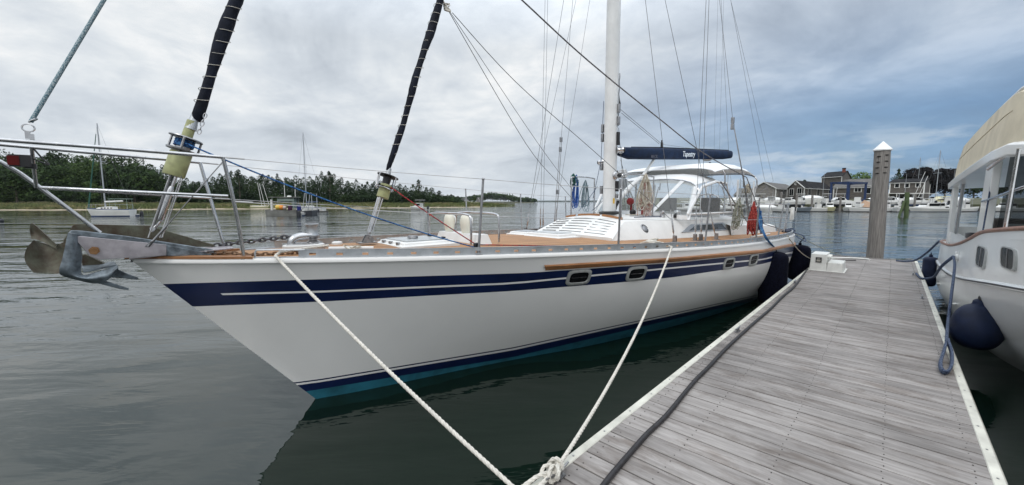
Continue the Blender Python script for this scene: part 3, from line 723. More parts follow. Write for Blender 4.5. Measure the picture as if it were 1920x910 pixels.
# ------------------------------ coachroof
CS = [5.12, 5.55, 5.68, 6.4, 7.4, 8.6, 9.6, 10.2, 10.75]
CBb = [.82, .84, .85, .93, 1.0, 1.02, 1.0, .98, .95]     # half width at deck
CTb = [.80, .66, .62, .72, .82, .86, .86, .86, .90]      # half width at roof edge
CTz = [1.47, 1.66, 1.70, 1.70, 1.69, 1.67, 1.65, 1.58, 1.34]
mb = MB(); P = []
for s, b, tb, z in zip(CS, CBb, CTb, CTz):
    zd = dz(b, s) - .02; z = max(z, zd + .02); cr = .065 * min(1, (z - zd) / .25)
    half = [(b, zd), (b - .01, zd + .03), (tb + .03, z - .015), (tb, z + .004), (tb * .75, z + cr * .45), (tb * .35, z + cr * .88), (0, z + cr)]
    P.append([W(o, s, zz) for o, zz in half] + [W(-o, s, zz) for o, zz in half[-2::-1]])
mb.grid(P); mb.add(P[0], [list(range(len(P[0])))]); mb.add(P[-1], [list(range(len(P[0])))])
cr_ = mb.build('coachroof', deckw, boat, smooth=24)
bvc = BVHTree.FromPolygons([q for q in mb.v], mb.f)
def CP(x, y):
    d = ray(x, y).normalized(); h = bvc.ray_cast(EYE, d)
    return (h[0], h[1] if h[1].dot(d) < 0 else -h[1]) if h[0] is not None else (BLo(x, y, .9), BP)
# slotted ribs on the sloping front
mb = MB()
for k in range(6):
    f = .10 + k * .155; s_ = 5.14 + f * .46; 
    za = 1.50 + (1.70 - 1.50) * f + .02
    for (a_, b_) in ((-.62, -.33), (-.26, .17), (.24, .60)):
        n_ = 8; P1 = []
        for j in range(n_ + 1):
            o = (a_ + (b_ - a_) * j / n_) * (1.08 - .12 * f); h = bvc.ray_cast(W(o, s_, 3), V((0, 0, -1)))
            z_ = h[0].z + .002 if h[0] is not None else za
            P1.append(W(o, s_, z_))
        mb.tube(P1, .0075, 6)
mb.build('front_groove', mat('groove_grey', (.16, .16, .16), .7), cr_)
mb = MB()
for (a_, b_) in ((-.58, -.36), (-.30, .16), (.21, .60)):
    P1 = []
    for j in range(9):
        o = a_ + (b_ - a_) * j / 8; h = bvc.ray_cast(W(o, 5.70, 3), V((0, 0, -1))); P1.append(h[0] + Z1 * .022)
    mb.slab([[q - Z1 * .02 - BU * .02 for q in P1], [q + Z1 * .012 - BU * .012 for q in P1], [q + Z1 * .012 + BU * .02 for q in P1]], BU * .012)
mb.build('teak_handrail', teakt, cr_)
# side window and round light
c, n = CP(1325, 427)
wc0, wn0 = CP(1322, 428)
def onC(x, y, e=.004): d = ray(x, y); return EYE + d * ((wn0.dot(wc0 - EYE)) / wn0.dot(d)) + wn0 * e
mb = MB(); ring_o = [(1278, 436), (1295, 421), (1355, 417.5), (1367, 431), (1340, 434)]; mb.prism([onC(x, y, .0) for x, y in ring_o], n * .02); wf = mb.build('side_window', alu, cr_, smooth=False)
mb = MB(); mb.prism([onC(x, y, .012) for x, y in [(1291, 433), (1302, 423.5), (1352, 420), (1361, 430)]], n * .006); mb.build('pane', smoke, wf, smooth=False)
c, n = CP(1208, 429.5); mb = MB(); mb.lathe([(.082, 0), (.085, .008), (.070, .016), (.066, .012), (.046, .022), (.003, .026)], c, n, 28); rw = mb.build('round_vent', dsteel, cr_)
mb = MB()
for k in range(16):
    a_ = k * math.pi / 8; u1 = n.orthogonal().normalized(); u2 = n.cross(u1); mb.box(c + (u1 * math.cos(a_) + u2 * math.sin(a_)) * .062 + n * .016, (.012, .012, .008))
mb.build('vent_slots', black, rw)
# guard bars by the mast (granny bars)
def hoop(p0, p1, h_, r=.0125):
    mb = MB(); mb.tube(crv([p0, p0 + Z1 * (h_ - .10), p0.lerp(p1, .10) + Z1 * (h_ - .005), p0.lerp(p1, .9) + Z1 * (h_ - .005), p1 + Z1 * (h_ - .10), p1], 5), r, 10); return mb.build('mast_guard_bar', steel, cr_)
zr = 1.72
hoop(W(.46, 5.86, zr), W(.50, 6.75, zr), .72); hoop(W(-.52, 5.76, zr), W(-.55, 6.45, zr), .72)
# ------------------------------ mast
mc = W(0, 6.17, 1.80); mt = BLo(1152, 0, 0); md = (mt - BLo(1143, 393, 0)).normalized()
mb = MB(); mprof = []
for k in range(24):
    a_ = 2 * math.pi * k / 24; mprof.append((.105 * math.cos(a_), .135 * math.sin(a_)))
P = [[mc + md * z + BP * a_ * f + BU * b_ * f for a_, b_ in mprof] for z, f in ((-.06, 1), (0, 1), (17, .95), (18.6, .8))]; mb.grid(P, closed=True)
mast = mb.build('mast', mastm, boat, smooth=40)
mb = MB(); mb.lathe([(.17, 0), (.175, .03), (.14, .05)], mc - Z1 * .02, Z1, 24); mb.build('mast_collar', black, mast)
def M(px, py, off=0): return BLo(px, py, off)
def winch(p0, axis, r=.055, l=.11):
    mb = MB(); mb.lathe([(r * 1.1, 0), (r * 1.15, l * .08), (r * .8, l * .18), (r * .72, l * .55), (r * .95, l * .8), (r * .9, l * .98), (r * .3, l)], p0, axis, 20); mb.m = 1; mb.lathe([(r * .62, l), (r * .6, l * 1.18), (r * .2, l * 1.2)], p0, axis, 16); mb.m = 2
    mb.box(p0 - V(axis).normalized() * .004, (.10, .12, .15), (BP, BU, Z1)) if False else None
    mb.build('winch', [steel, black, alu], mast)
winch(mc + Z1 * (M(1142, 330).z - 1.80) + BP * .11, BP - BU * .3); winch(mc + Z1 * (M(1142, 282).z - 1.80) + BP * .11 + BU * .04, BP + BU * .6)
winch(mc + Z1 * (M(1142, 303).z - 1.80) - BP * .12, -BP - BU * .2); winch(mc + Z1 * (M(1142, 324).z - 1.8) + BP * .05 + BU * .13, BU + BP * .3, .04, .08)
for (px, py, o, hh) in ((1155, 207, .11, .14), (1156, 230, .11, .14), (1150, 262, .11, .22), (1150, 350, .11, .18), (1148, 368, .11, .07)):
    mb = MB(); z_ = M(px, py).z; dm = mc + md * (z_ - 1.8); mb.box(dm + BP * (o + .01) + BU * .04, (.045, .055, hh), (BP, BU, Z1)); mb.build('rope_clutch', black if hh > .15 else dsteel, mast, bev=.006)
for (py, hh) in ((238, .14), (256, .14), (312, .12), (356, .14)):
    mb = MB(); z_ = M(1135, py).z; dm = mc + md * (z_ - 1.8); mb.box(dm - BP * .125 - BU * .06, (.045, .06, hh), (BP, BU, Z1)); mb.build('rope_clutch', dsteel, mast, bev=.006)
mb = MB(); z_ = M(1145, 377).z; mb.box(mc + Z1 * (z_ - 1.8) + BP * .107 - BU * .02, (.004, .045, .09), (BP, BU, Z1)); mb.build('warning_sticker', tealeak, mast)
mb = MB(); z_ = M(1160, 190).z; dm = mc + md * (z_ - 1.8) + BU * .15
mb.prism([dm + Z1 * .18, dm + BU * .10 - Z1 * .04, dm - Z1 * .06], BP * .03); mb.build('mast_block', black, mast)
mb = MB(); zz = M(1150, 140).z; mb.tube([mc + md * (zz - 1.8 - k * .03) + BP * (.108 + .006 * math.sin(k)) + BU * .06 for k in range(30)], .007, 5); mb.build('halyard_tail', ropegr, mast)
# spreaders (above the frame, they carry the shrouds)
for z_ in (6.2, 10.2, 14.0):
    for sd_ in (1, -1): mb = MB(); mb.tube([mc + md * z_, mc + md * z_ + BP * sd_ * (1.35 - z_ * .03) + BU * .25], [.05, .03], 8); mb.build('spreader', mastm, mast)
# boom with cover
bf, ba = BLo(1159, 286, 0), BLo(1366, 290, 0); bd = (ba - bf).normalized(); bn_ = BP; bu_ = bd.cross(BP).normalized()
if bu_.z < 0: bu_ = -bu_
def bsec(px, t_, b_, wd):
    pt = BLo(px, t_, 0); pb = BLo(px, b_, 0); hh = (pt - pb).length; c = (pt + pb) / 2; out = []
    for k in range(20):
        a_ = 2 * math.pi * k / 20; ex = .7
        out.append(c + BP * (math.copysign(abs(math.cos(a_)) ** ex, math.cos(a_)) * wd) + bu_ * (math.copysign(abs(math.sin(a_)) ** ex, math.sin(a_)) * hh / 2))
    return out
mb = MB(); P = [bsec(*q) for q in ((1155, 279, 286, .04), (1156, 276, 289, .07), (1166, 276, 294, .09), (1180, 276.5, 299, .10), (1225, 277.5, 299.5, .10), (1270, 279, 299.5, .10), (1320, 281, 299.2, .10), (1355, 282, 299, .10), (1367, 283, 297.5, .09), (1370, 285, 295, .05))]
mb.grid(P, closed=True); mb.add(P[-1], [list(range(20))]); mb.add(P[0], [list(range(20))])
boom = mb.build('boom', mat('boom_cover_navy', (.006, .020, .058), .75, var=.25, vs=6, bump=.4, bs=60, spec=.25), boat, smooth=50)
mb = MB(); mb.lathe([(.05, 0), (.055, .02), (.045, .05), (.02, .055)], BLo(1162, 283, .10), BP, 18); mb.build('boom_end_fitting', steel, boom)
mb = MB(); mb.tube([BLo(1150, 284, 0), BLo(1158, 284, 0)], .035, 12); mb.build('gooseneck', steel, boom)
mb = MB(); mb.box(BLo(1241, 272, 0), (.03, .05, .09), (BP, BU, Z1)); mb.box(BLo(1241, 266, 0), (.02, .03, .06), (BP, BU, Z1)); mb.build('lazy_jack_block', black, boom)
mb = MB(); mb.tube([BLo(1184, 276.3, .0), BLo(1240, 277, 0), BLo(1366, 282, 0)], .012, 6); mb.build('cover_seam', canvasn, boom)
# sail maker patch + name
def text(body, c, U, Vv, size, m, parent, name, shear=0, ext=.001):
    cu = bpy.data.curves.new(name, 'FONT'); cu.body = body; cu.size = size; cu.extrude = ext; cu.align_x = 'CENTER'; cu.align_y = 'CENTER'; cu.shear = shear; cu.offset = size * .012
    tmp = bpy.data.objects.new(name, cu); cu.materials.append(m); C.objects.link(tmp); bpy.context.view_layer.update()
    me = bpy.data.meshes.new_from_object(tmp.evaluated_get(bpy.context.evaluated_depsgraph_get())); bpy.data.objects.remove(tmp)
    ob = bpy.data.objects.new(name, me); C.objects.link(ob)
    n_ = U.cross(Vv); ob.rotation_euler = Matrix((U, Vv, n_)).transposed().to_euler(); ob.parent = parent; ob.location = c - WL[parent]; WL[ob] = c; return ob
letm = mat('cover_lettering', (.72, .78, .84), .7, var=.05)
dU = bd; 
text('Tapestry', BLo(1291.5, 289.5, .104), dU, bu_, .155, letm, boom, 'name_lettering', .25)
text('MACK', BLo(1227, 294, .104), dU, bu_, .085, mat('patch_grey', (.10, .11, .15), .7), boom, 'maker_patch', 0)
# rigid vang
mb = MB(); mb.tube([BLo(1226, 300, 0), BLo(1205, 330, 0), BLo(1180, 352, 0), BLo(1158, 377, 0)], [.025, .03, .045, .045], 12); mb.build('boom_vang', mastm, boom)
mb = MB(); mb.tube([BLo(1162, 372, 0), BLo(1152, 392, 0)], .03, 8); mb.build('vang_block', black, boom)
mb = MB(); q = BLo(1192, 313, -.35)
mb.lathe([(.05, 0), (.085, .02), (.09, .10), (.07, .16), (.02, .18)], W(-.4, 7.15, 2.46), Z1, 16); mb.m = 1; mb.lathe([(.07, 0), (.08, .02), (.08, .20)], W(-.4, 7.15, 2.24), Z1, 14); mb.build('deck_light_unit', [mastm, alu], boat)
# ------------------------------ shrouds and running rigging
def shroud(bot, top, sp_off, ext=3.2, tb=True, r=.0038, name='shroud', plate=True, m=wire):
    b_ = bot; t_ = BLo(*top, sp_off); d = (t_ - b_).normalized(); e = b_ + (t_ - b_) * ext
    mb = MB(); mb.tube([b_ + Z1 * .0, e], r, 7); ob = mb.build(name, m, boat)
    if tb:
        mb = MB(); mb.tube([b_ + d * .10, b_ + d * .15], .008, 8); mb.tube([b_ + d * .14, b_ + d * .16, b_ + d * .36, b_ + d * .38], [.008, .014, .014, .008], 10); mb.tube([b_ + d * .36, b_ + d * .50], .008, 8); mb.build('turnbuckle', steel, ob)
    if plate:
        mb = MB(); 
        for k in (-1, 1): mb.box(b_ + Z1 * .05 + BU * k * .012, (.055, .006, .11), (BP, BU, Z1))
        mb.cyl(b_ + Z1 * .085 - BU * .03, b_ + Z1 * .085 + BU * .03, .014); mb.box(b_ + Z1 * .004, (.09, .14, .008), (BP, BU, Z1)); mb.build('chainplate', dsteel, ob)
    return ob
def dk(px, py, off):    # deck point under a pixel at a given offset
    s = loc(BLo(px, py, off))[1]; return W(off, s, dz(off, s))
shroud(dk(1265, 453, 1.30), (1210, 0), .75); shroud(dk(1303, 449, 1.28), (1324, 0), 1.15); shroud(dk(1314, 449, 1.32), (1329.5, 0), 1.20); shroud(dk(1343, 446, 1.34), (1247, 0), .70)
shroud(dk(986, 427, -1.66), (1057, 0), -1.1); shroud(dk(1013, 423, -1.68), (1022, 0), -1.25, r=.003); shroud(dk(1018, 422, -1.68), (1027, 0), -1.2, r=.003); shroud(dk(1037, 418, -1.66), (1106, 0), -1.0, r=.003)
shroud(BLo(1052, 262, -1.2), (1074, 0), -.8, tb=False, plate=False, r=.003, name='running_stay')
shroud(BLo(1000, 370, -1.5), (1080, 0), -.9, tb=False, plate=False, r=.003, name='running_stay')
mb = MB(); a = BLo(1052, 262, -1.2); b = dk(1040, 418, -1.55)
for k in (-.02, .02): mb.tube([a + BU * k, b + BU * k * 1.5], .006, 6)
for q in (a, a.lerp(b, .10), b.lerp(a, .45), b): mb.box(q, (.04, .05, .09), (BP, BU, Z1))
mb.build('stay_tackle', [dsteel], boat, bev=.008)
# runner on the port quarter
a = BLo(1374, 226, 1.0); b = dk(1432, 448, 1.45); mid = BLo(1398, 345, 1.2)
shroud(a, (1349, 0), .6, tb=False, plate=False, r=.004, name='running_stay')
mb = MB()
for k in (-.03, 0, .03): mb.tube([a + BU * k * .5, BLo(1404, 392, 1.25) + BU * k], .005, 6)
for q in (a, a - Z1 * .12, BLo(1403, 350, 1.2), BLo(1404, 392, 1.25)): mb.box(q, (.05, .06, .11), (BP, BU, Z1))
mb.tube([BLo(1404, 392, 1.25), b], .006, 6); mb.build('stay_tackle', [dsteel], boat, bev=.01)
shroud(ba + bu_ * .08, (1352, 0), 0, tb=False, plate=False, r=.003, name='topping_lift')
for (px, py, tx) in ((1339, 281, 1346), (1349, 282, 1357)): shroud(BLo(px, py, 0), (tx, 0), 0, tb=False, plate=False, r=.002, name='lazy_jack')
bs = W(0, 12.15, 1.95)
for (px, py, off) in ((1432, 330, .45), (1450, 340, -.25)):
    q = BLo(px, py, off); shroud(q, (1370, 0), off * .3, tb=False, plate=False, r=.003, name='backstay'); mb = MB(); mb.tube([q, W(off * 2, 12.1, 1.25)], .004, 6); mb.build('backstay_bridle', wire, boat)
# lines from mast to lazy block
for (x0, y0, x1, y1) in ((1163, 205, 1238, 268), (1165, 212, 1236, 270)):
    mb = MB(); mb.tube([BLo(x0, y0, 0), BLo(x1, y1, 0)], .004, 6); mb.build('lazy_jack', ropegr, boat)
mb = MB(); mb.tube([BLo(1243, 271, 0), BLo(1300, 279, 0)], .003, 6); mb.build('lazy_jack', ropegr, boat)
for (pts, r, nm, off0, off1, m) in (
    ([(836, 12), (985, 268), (1046, 342), (1078, 378)], .0042, 'staysail_sheet', 0, -.5, ropegr), ([(842, 20), (1008, 268), (1078, 362)], .0035, 'staysail_sheet', 0, -.5, ropegr),
    ([(848, 24), (965, 152), (1098, 270), (1200, 360), (1283, 434)], .0045, 'staysail_sheet', 0, .85, ropegr)):
    mb = MB(); n_ = len(pts); mb.tube(crv([BLo(x, y, off0 + (off1 - off0) * i / (n_ - 1)) for i, (x, y) in enumerate(pts)], 5), r, 6); mb.build(nm, m, boat)
mb = MB(); a = BLo(975, -3, 1.0); b = W(1.35, 10.9, 1.36); 
path = [BLo(700, -260, .5), BLo(975, -3, .8), BLo(1105, 116, .95), BLo(1240, 226, 1.1), BLo(1320, 288, 1.2), BLo(1400, 333, 1.3)]
mb.tube(crv(path, 6) + [BLo(1432, 420, 1.45), b], .0085, 8); mb.build('jib_sheet', rope2('rope_jib_sheet', (.10, .10, .11), (.22, .22, .24)), boat)
mb = MB(); q = BLo(838, 14, 0)
for k in range(4): mb.tube([q + V((.03 * math.cos(j * .7 + k), .03 * math.sin(j + k), .05 * math.sin(j * .5 + k))) for j in range(12)], .007, 6)
mb.tube([q - BU * .05 + Z1 * .05, BLo(843, 22, 0)], .012, 6); mb.build('clew_knot', ropew, s2)
mb = MB(); mb.box(W(.80, 7.0, 1.745), (.05, .09, .06), (BP, BU, Z1)); mb.lathe([(.03, 0), (.03, .03)], W(.8, 7.0, 1.77) - BP * .015, BP, 14); mb.build('deck_block', black, cr_, bev=.012)
# clutter on the coachroof: winches, coiled line, clutches
for (o, s, r_) in ((.62, 7.4, .06), (.60, 6.9, .045), (-.62, 7.3, .06)):
    mb = MB(); h = bvc.ray_cast(W(o, s, 3), V((0, 0, -1)))[0]; mb.lathe([(r_, 0), (r_ * .8, .03), (r_ * .72, .07), (r_, .10), (r_ * .9, .115)], h, Z1, 18); mb.build('winch', steel, cr_)
for k, (o, s) in enumerate(((.20, 6.6), (-.25, 6.55))):
    mb = MB(); h = bvc.ray_cast(W(o, s, 3), V((0, 0, -1)))[0]; mb.sphere(h + Z1 * .05, .06, (1, .8, .9)); mb.build('deck_organiser', black, cr_)
for (x, y) in ((1182, 378), (1203, 378)):
    q = BLo(x, y, .1 if x < 1190 else .2); mb = MB(); mb.lathe([(.062, 0), (.066, .03), (.05, .05), (.02, .055)], W(loc(q)[0], loc(q)[1], q.z), -BU + BP * .6, 18); mb.cyl(W(loc(q)[0], loc(q)[1] + .03, q.z), W(loc(q)[0], loc(q)[1] + .03, 1.76), .02); mb.build('red_cowl_vent', [redm], cr_)
# ------------------------------ dodger and bimini
ST = dict(a=(7.35, 1.0, 1.80), )
dod = MB()
def arch(s, hw, zb, zt, n=14, e=.55, lean=0):
    out = []
    for k in range(n + 1):
        a_ = math.pi * k / n; out.append(W(hw * math.copysign(abs(math.cos(a_)) ** e, math.cos(a_)), s + lean * math.sin(a_), zb + (zt - zb) * math.sin(a_) ** e))
    return out
A0 = arch(7.05, .98, 1.79, 2.30, lean=.10); A1 = arch(7.40, 1.04, 1.82, 2.42, lean=.1); A2 = arch(8.35, 1.08, 1.80, 2.52); A3 = arch(8.9, 1.10, 1.9, 2.50)
# roof panel only (upper part of the arches)
def part(A, i0, i1): return A[i0:i1 + 1]
dod.slab([part(A1, 3, 11), part(arch(7.9, 1.07, 1.82, 2.53), 3, 11), part(A2, 3, 11)], Z1 * .012)
dodger = dod.build('dodger', mat('white_canvas', (.76, .77, .78), .7, var=.05, vs=5, bump=.15, bs=80), boat, smooth=50)
cvw = dodger.data.materials[0]
mb = MB()
FB0 = [W(o, 7.02 - .12 * (1 - (o / 1.0) ** 2), bvc.ray_cast(W(max(-.8, min(.8, o)), 7.02, 3), V((0, 0, -1)))[0].z) for o in (-1.0, -.66, -.33, 0, .33, .66, 1.0)]
top7 = [A1[11], A1[10], A1[9], A1[7], A1[5], A1[4], A1[3]]
for a_, b_ in list(zip(FB0, top7))[::2]:
    u_ = BP; mb.slab([[a_ - u_ * .035, a_ + u_ * .035], [b_ - u_ * .045, b_ + u_ * .045]], BU * .012)
mb.slab([[FB0[i], FB0[i] + Z1 * .07] for i in range(7)], BU * .012)
mb.slab([[top7[i], top7[i] - Z1 * .06] for i in range(7)], BU * .012)
mb.build('dodger_front_frame', cvw, dodger, smooth=40)
mb = MB(); mb.grid([[q + BU * .006 for q in FB0], [q + BU * .006 for q in top7]]); mb.build('dodger_windscreen', clearv, dodger, smooth=40)
for sd_ in (1, -1):
    A_ = [W(sd_ * 1.0, 7.02, 1.78), W(sd_ * 1.05, 7.42, 2.26), W(sd_ * 1.08, 8.35, 2.34), W(sd_ * 1.05, 8.75, 1.79)]
    mb = MB(); mb.add(A_, [[0, 1, 2, 3]]); mb.build('dodger_side_window', clearv, dodger)
for sd_ in (1, -1):
    mb = MB()
    A_ = [W(sd_ * 1.0, 7.02, 1.78), W(sd_ * 1.05, 7.42, 2.26), W(sd_ * 1.08, 8.35, 2.34), W(sd_ * 1.05, 8.80, 1.79)]
    mb.tube([A_[0], A_[3]], .018, 6); mb.tube([A_[0], A_[1]], .024, 6); mb.tube([A_[2] + Z1 * .01, A_[3]], .016, 6); mb.tube([A_[1], W(sd_ * 1.08, 7.9, 2.36), A_[2]], .026, 6)
    mb.build('dodger_side_frame', cvw, dodger)
mb = MB(); mb.tube(A2, .013, 8); mb.tube(A1, .012, 8); mb.build('dodger_bow', steel, dodger)
bim = MB(); Bs = [arch(s, 1.12, 2.30, z, e=.42) for s, z in ((7.85, 2.62), (8.2, 2.71), (8.6, 2.76), (9.1, 2.77), (9.5, 2.72), (9.85, 2.62))]
bim.slab([part(A, 2, 12) for A in Bs], Z1 * .014); bimini = bim.build('bimini', cvw, boat, smooth=50)
mb = MB()
for A in (Bs[1], Bs[3], Bs[5]): mb.tube([q - Z1 * .015 for q in A], .013, 8)
for sd_ in (1, -1):
    mb.tube([W(sd_ * 1.12, 8.0, 2.36), W(sd_ * 1.14, 9.4, 1.55)], .012, 8); mb.tube([W(sd_ * 1.12, 9.8, 2.36), W(sd_ * 1.14, 9.45, 1.5)], .012, 8); mb.tube([W(sd_ * 1.12, 9.1, 2.42), W(sd_ * 1.14, 9.45, 1.55)], .012, 8)
mb.build('bimini_frame', dsteel, bimini)
mb = MB()   # filler panel dodger-bimini, smoked strip
mb.slab([part([q + BU * .0 for q in A2], 4, 10), part(Bs[0], 4, 10)], Z1 * .005); mb.build('filler_panel', clearv, bimini)
for sd_ in (1, -1):
    for s0_, s1_ in ((8.8, 9.6),): mb = MB(); mb.add([W(sd_ * 1.13, s0_, 1.62), W(sd_ * 1.13, s1_, 1.58), W(sd_ * 1.12, s1_, 2.40), W(sd_ * 1.12, s0_, 2.42)], [[0, 1, 2, 3]]); mb.build('side_curtain', clearv, bimini)
for sd_ in (1, -1):
    for s_ in (8.78, 9.62): mb = MB(); mb.box(W(sd_ * 1.13, s_, 2.0), (.012, .07, .84), (BP, BU, Z1)); mb.build('curtain_strap', cvw, bimini)
# cockpit coaming and seats behind the dodger
mb = MB()
for sd_ in (1, -1): 
    P = [[W(sd_ * a_, s, z) for a_, z in ((1.05, dz(1.05, s)), (1.02, 1.52 - (s - 8.8) * .04), (.88, 1.56 - (s - 8.8) * .04), (.80, 1.2))] for s in (8.8, 9.5, 10.4, 11.2, 11.5)]
    mb.grid(P)
mb.box(W(0, 8.8, 1.55), (1.6, .06, .45), (BP, BU, Z1)); mb.build('cockpit_coaming', deckw, boat, smooth=30)
mb = MB(); mb.box(W(0, 10.2, 1.5), (.25, .25, .6), (BP, BU, Z1)); mb.tube([W(0, 10.08, 1.8) + BP * math.cos(a_) * .38 + Z1 * math.sin(a_) * .38 for a_ in [2 * math.pi * k / 24 for k in range(24)]], .014, 6, closed=True)
for k in range(5): mb.tube([W(0, 10.08, 1.8), W(0, 10.08, 1.8) + BP * math.cos(k * 1.257) * .38 + Z1 * math.sin(k * 1.257) * .38], .008, 6)
mb.build('helm_pedestal', steel, boat)
for o in (.5, -.45):
    mb = MB(); mb.box(W(o, 9.05, 1.83), (.40, .10, .50), (BP, BU, Z1)); mb.build('cockpit_seat_back', mat('seat_grey', (.14, .14, .14), .8), boat, bev=.03)
# pushpit
mb = MB()
q1, q2 = nearS[-1]
sT = [W(o, s, Zsh(s) + .70) for o, s in ((1.36, 11.1), (1.20, 11.8), (.7, 12.1), (0, 12.2), (-.7, 12.1), (-1.2, 11.8), (-1.36, 11.1))]
mb.tube(crv(sT, 5), .0125, 10); mb.tube(crv([q - Z1 * .33 for q in sT], 5), .0115, 10)
for q in (sT[0], sT[1], sT[2], sT[4], sT[5], sT[6]): mb.tube([q, V((q.x, q.y, 1.24)) - BP * .03], .0125, 8)
mb.build('pushpit', steel, boat)
mb = MB(); mb.lathe([(.03, 0), (.035, .01), (.03, .3), (.02, .31)], W(1.26, 11.9, 1.55), Z1, 12, .7, 4.5, X=BP); mb.build('life_sling_bag', mat('sling_white', (.68, .67, .64), .8, bump=.3, bs=30), boat)
mb = MB(); mb.tube([W(-.9, 12.0, 1.3), W(-.9, 12.0, 3.1)], .02, 8); mb.sphere(W(-.9, 12.0, 3.2), .13, (1, 1, .5)); mb.build('stern_antenna', mastm, boat)
mb = MB(); mb.tube([W(-.2, 10.0, 2.75), W(-.2, 10.0, 2.86)], .02); mb.sphere(BLo(1331, 307, .1), .035); mb.build('horn', black, bimini)
# ------------------------------ anchors and chain
def PX(pts, off): return [BLo(x, y, off) for x, y in pts]
thing = lambda name, loc_, label, cat, group=None: _thing(name, loc_, label, cat, group)
def _thing(name, loc_, label, cat, group=None):
    o = bpy.data.objects.new(name, None); C.objects.link(o); o.location = loc_; o.empty_display_size = .2
    WL[o] = V(loc_); tag(o, label, cat, group); return o
def dens(P, n=4):
    P = [crv(r_, n) for r_ in P]; return list(map(list, zip(*[crv(list(c_), n) for c_ in zip(*P)])))
an = thing('anchor', BLo(200, 470, .1), 'blue grey galvanised claw anchor on the near bow roller', 'anchor', 'bow anchors')
mb = MB(); mb.prism(PX([(127, 439), (133, 432), (150, 432.5), (240, 443), (400, 468), (402, 475), (300, 466), (200, 452), (150, 447), (139, 446)], .12), BP * .03); mb.build('shank', galv, an, bev=.005)
mb = MB(); P = []
cu_ = [((127, 437), (148, 440)), ((122, 462), (150, 460)), ((116, 488), (153, 482)), ((111, 506), (151, 500)), ((116, 517), (151, 513)), ((150, 527), (158, 517)), ((180, 532), (178, 512)), ((203, 525), (205, 503)), ((221, 506), (220, 498))]
for k, (a, b) in enumerate(cu_):
    w_ = .02 if k < 4 else .03
    bul = -.06 * math.sin(math.pi * min(1, max(0, (k - 3) / 4)))
    P.append([BLo(*a, .20 + bul), BLo((a[0] + b[0]) / 2, (a[1] + b[1]) / 2, .21 + bul * .3), BLo(*b, .16)])
P = dens(P, 5); mb.slab(P, -BP * .040); mb.build('claw_blade', galv, an, smooth=50)
mb = MB(); mb.cyl(BLo(131, 438, .15), BLo(131, 438, .175), .008); mb.cyl(BLo(386, 471, .13), BLo(386, 471, .15), .010); mb.build('pin', dsteel, an)
for off, pts in ((.10, [(190, 524), (198, 527), (242, 541), (241, 544), (225, 542), (190, 533), (176, 530)]), (-.02, [(205, 505), (221, 505), (240, 514), (260, 521), (258, 525), (235, 522), (205, 520), (190, 516)])):
    mb = MB(); mb.prism(PX(pts, off), BP * .02); mb.build('prong', galv, an, bev=.004)
mb = MB(); mb.slab([[BLo(157, 512, .14), BLo(152, 500, -.05)], [BLo(190, 505, .13), BLo(190, 497, -.06)], [BLo(219, 499, .12), BLo(214, 493, -.05)]], Z1 * .01); mb.build('rear_flange', galv, an)
ab = thing('anchor', BLo(120, 470, -.13), 'weathered brown plough anchor on the far bow roller', 'anchor', 'bow anchors')
mb = MB(); mb.prism(PX([(136, 424), (141, 420), (280, 423.5), (402, 459.5), (402, 463), (340, 463), (200, 452), (150, 448), (125, 460), (118, 452)], -.13), BP * .016); mb.build('shank', rusty, ab, bev=.003)
mb = MB(); mb.slab(dens([[BLo(64, 451, -.20), BLo(51, 466, -.10), BLo(48, 488, -.04), BLo(64, 511, .04)], [BLo(80, 455, -.24), BLo(78, 470, -.20), BLo(80, 490, -.16), BLo(88, 512, -.06)], [BLo(103, 460, -.20), BLo(105, 472, -.18), BLo(108, 492, -.14), BLo(116, 512, -.05)], [BLo(128, 450, -.13), BLo(133, 470, -.10), BLo(140, 490, -.06), BLo(150, 502, .0)]], 5), BP * .022)
mb.build('fluke', rusty, ab, smooth=60)
mb = MB(); mb.slab(dens([[BLo(57, 425, -.26), BLo(58, 436, -.25), BLo(60, 447, -.24)], [BLo(63, 419, -.24), BLo(68, 436, -.26), BLo(76, 451, -.21)], [BLo(90, 443, -.16), BLo(93, 452, -.17), BLo(97, 461, -.15)], [BLo(107, 459, -.12), BLo(107, 463, -.12), BLo(108, 467, -.12)]], 4), BP * .026); mb.build('fluke', rusty, ab, smooth=60)
mb = MB(); mb.prism(PX([(152, 480), (160, 476), (200, 495), (196, 502), (175, 508), (158, 510)], -.06), BP * .05); mb.build('hinge_block', rusty, ab, bev=.004)
chm = mat('chain_dark', (.10, .10, .11), .5, .7, var=.3, vs=30)
def chain(path, r, name, label, m=chm):
    path = crv(path, 12); L = sum((b - a).length for a, b in zip(path, path[1:])); n_ = int(L / (r * 5.2)); mb = MB(); acc = 0; i = 0; pos = []
    tot = 0; seg = list(zip(path, path[1:]))
    for k in range(n_):
        d = (k + .5) / n_ * L
        acc = 0
        for a, b in seg:
            l = (b - a).length
            if acc + l >= d: pos.append((a.lerp(b, (d - acc) / l), (b - a).normalized())); break
            acc += l
    for k, (q, t_) in enumerate(pos):
        s_ = t_.cross(Z1).normalized(); v_ = s_ if k % 2 else t_.cross(s_)
        link(mb, q, t_, v_, r * 3.4, r * 1.9, r, 5)
    return mb.build(name, m, None, label=label, cat='chain')
chain([BLo(402, 461, -.13), BLo(450, 455, -.05), BLo(500, 449, .02), BLo(548, 443, .07)], .0085, 'anchor_chain', 'dark anchor chain running from the brown anchor back to the windlass')
q = W(.16, .75, dz(.16, .75) + .012)
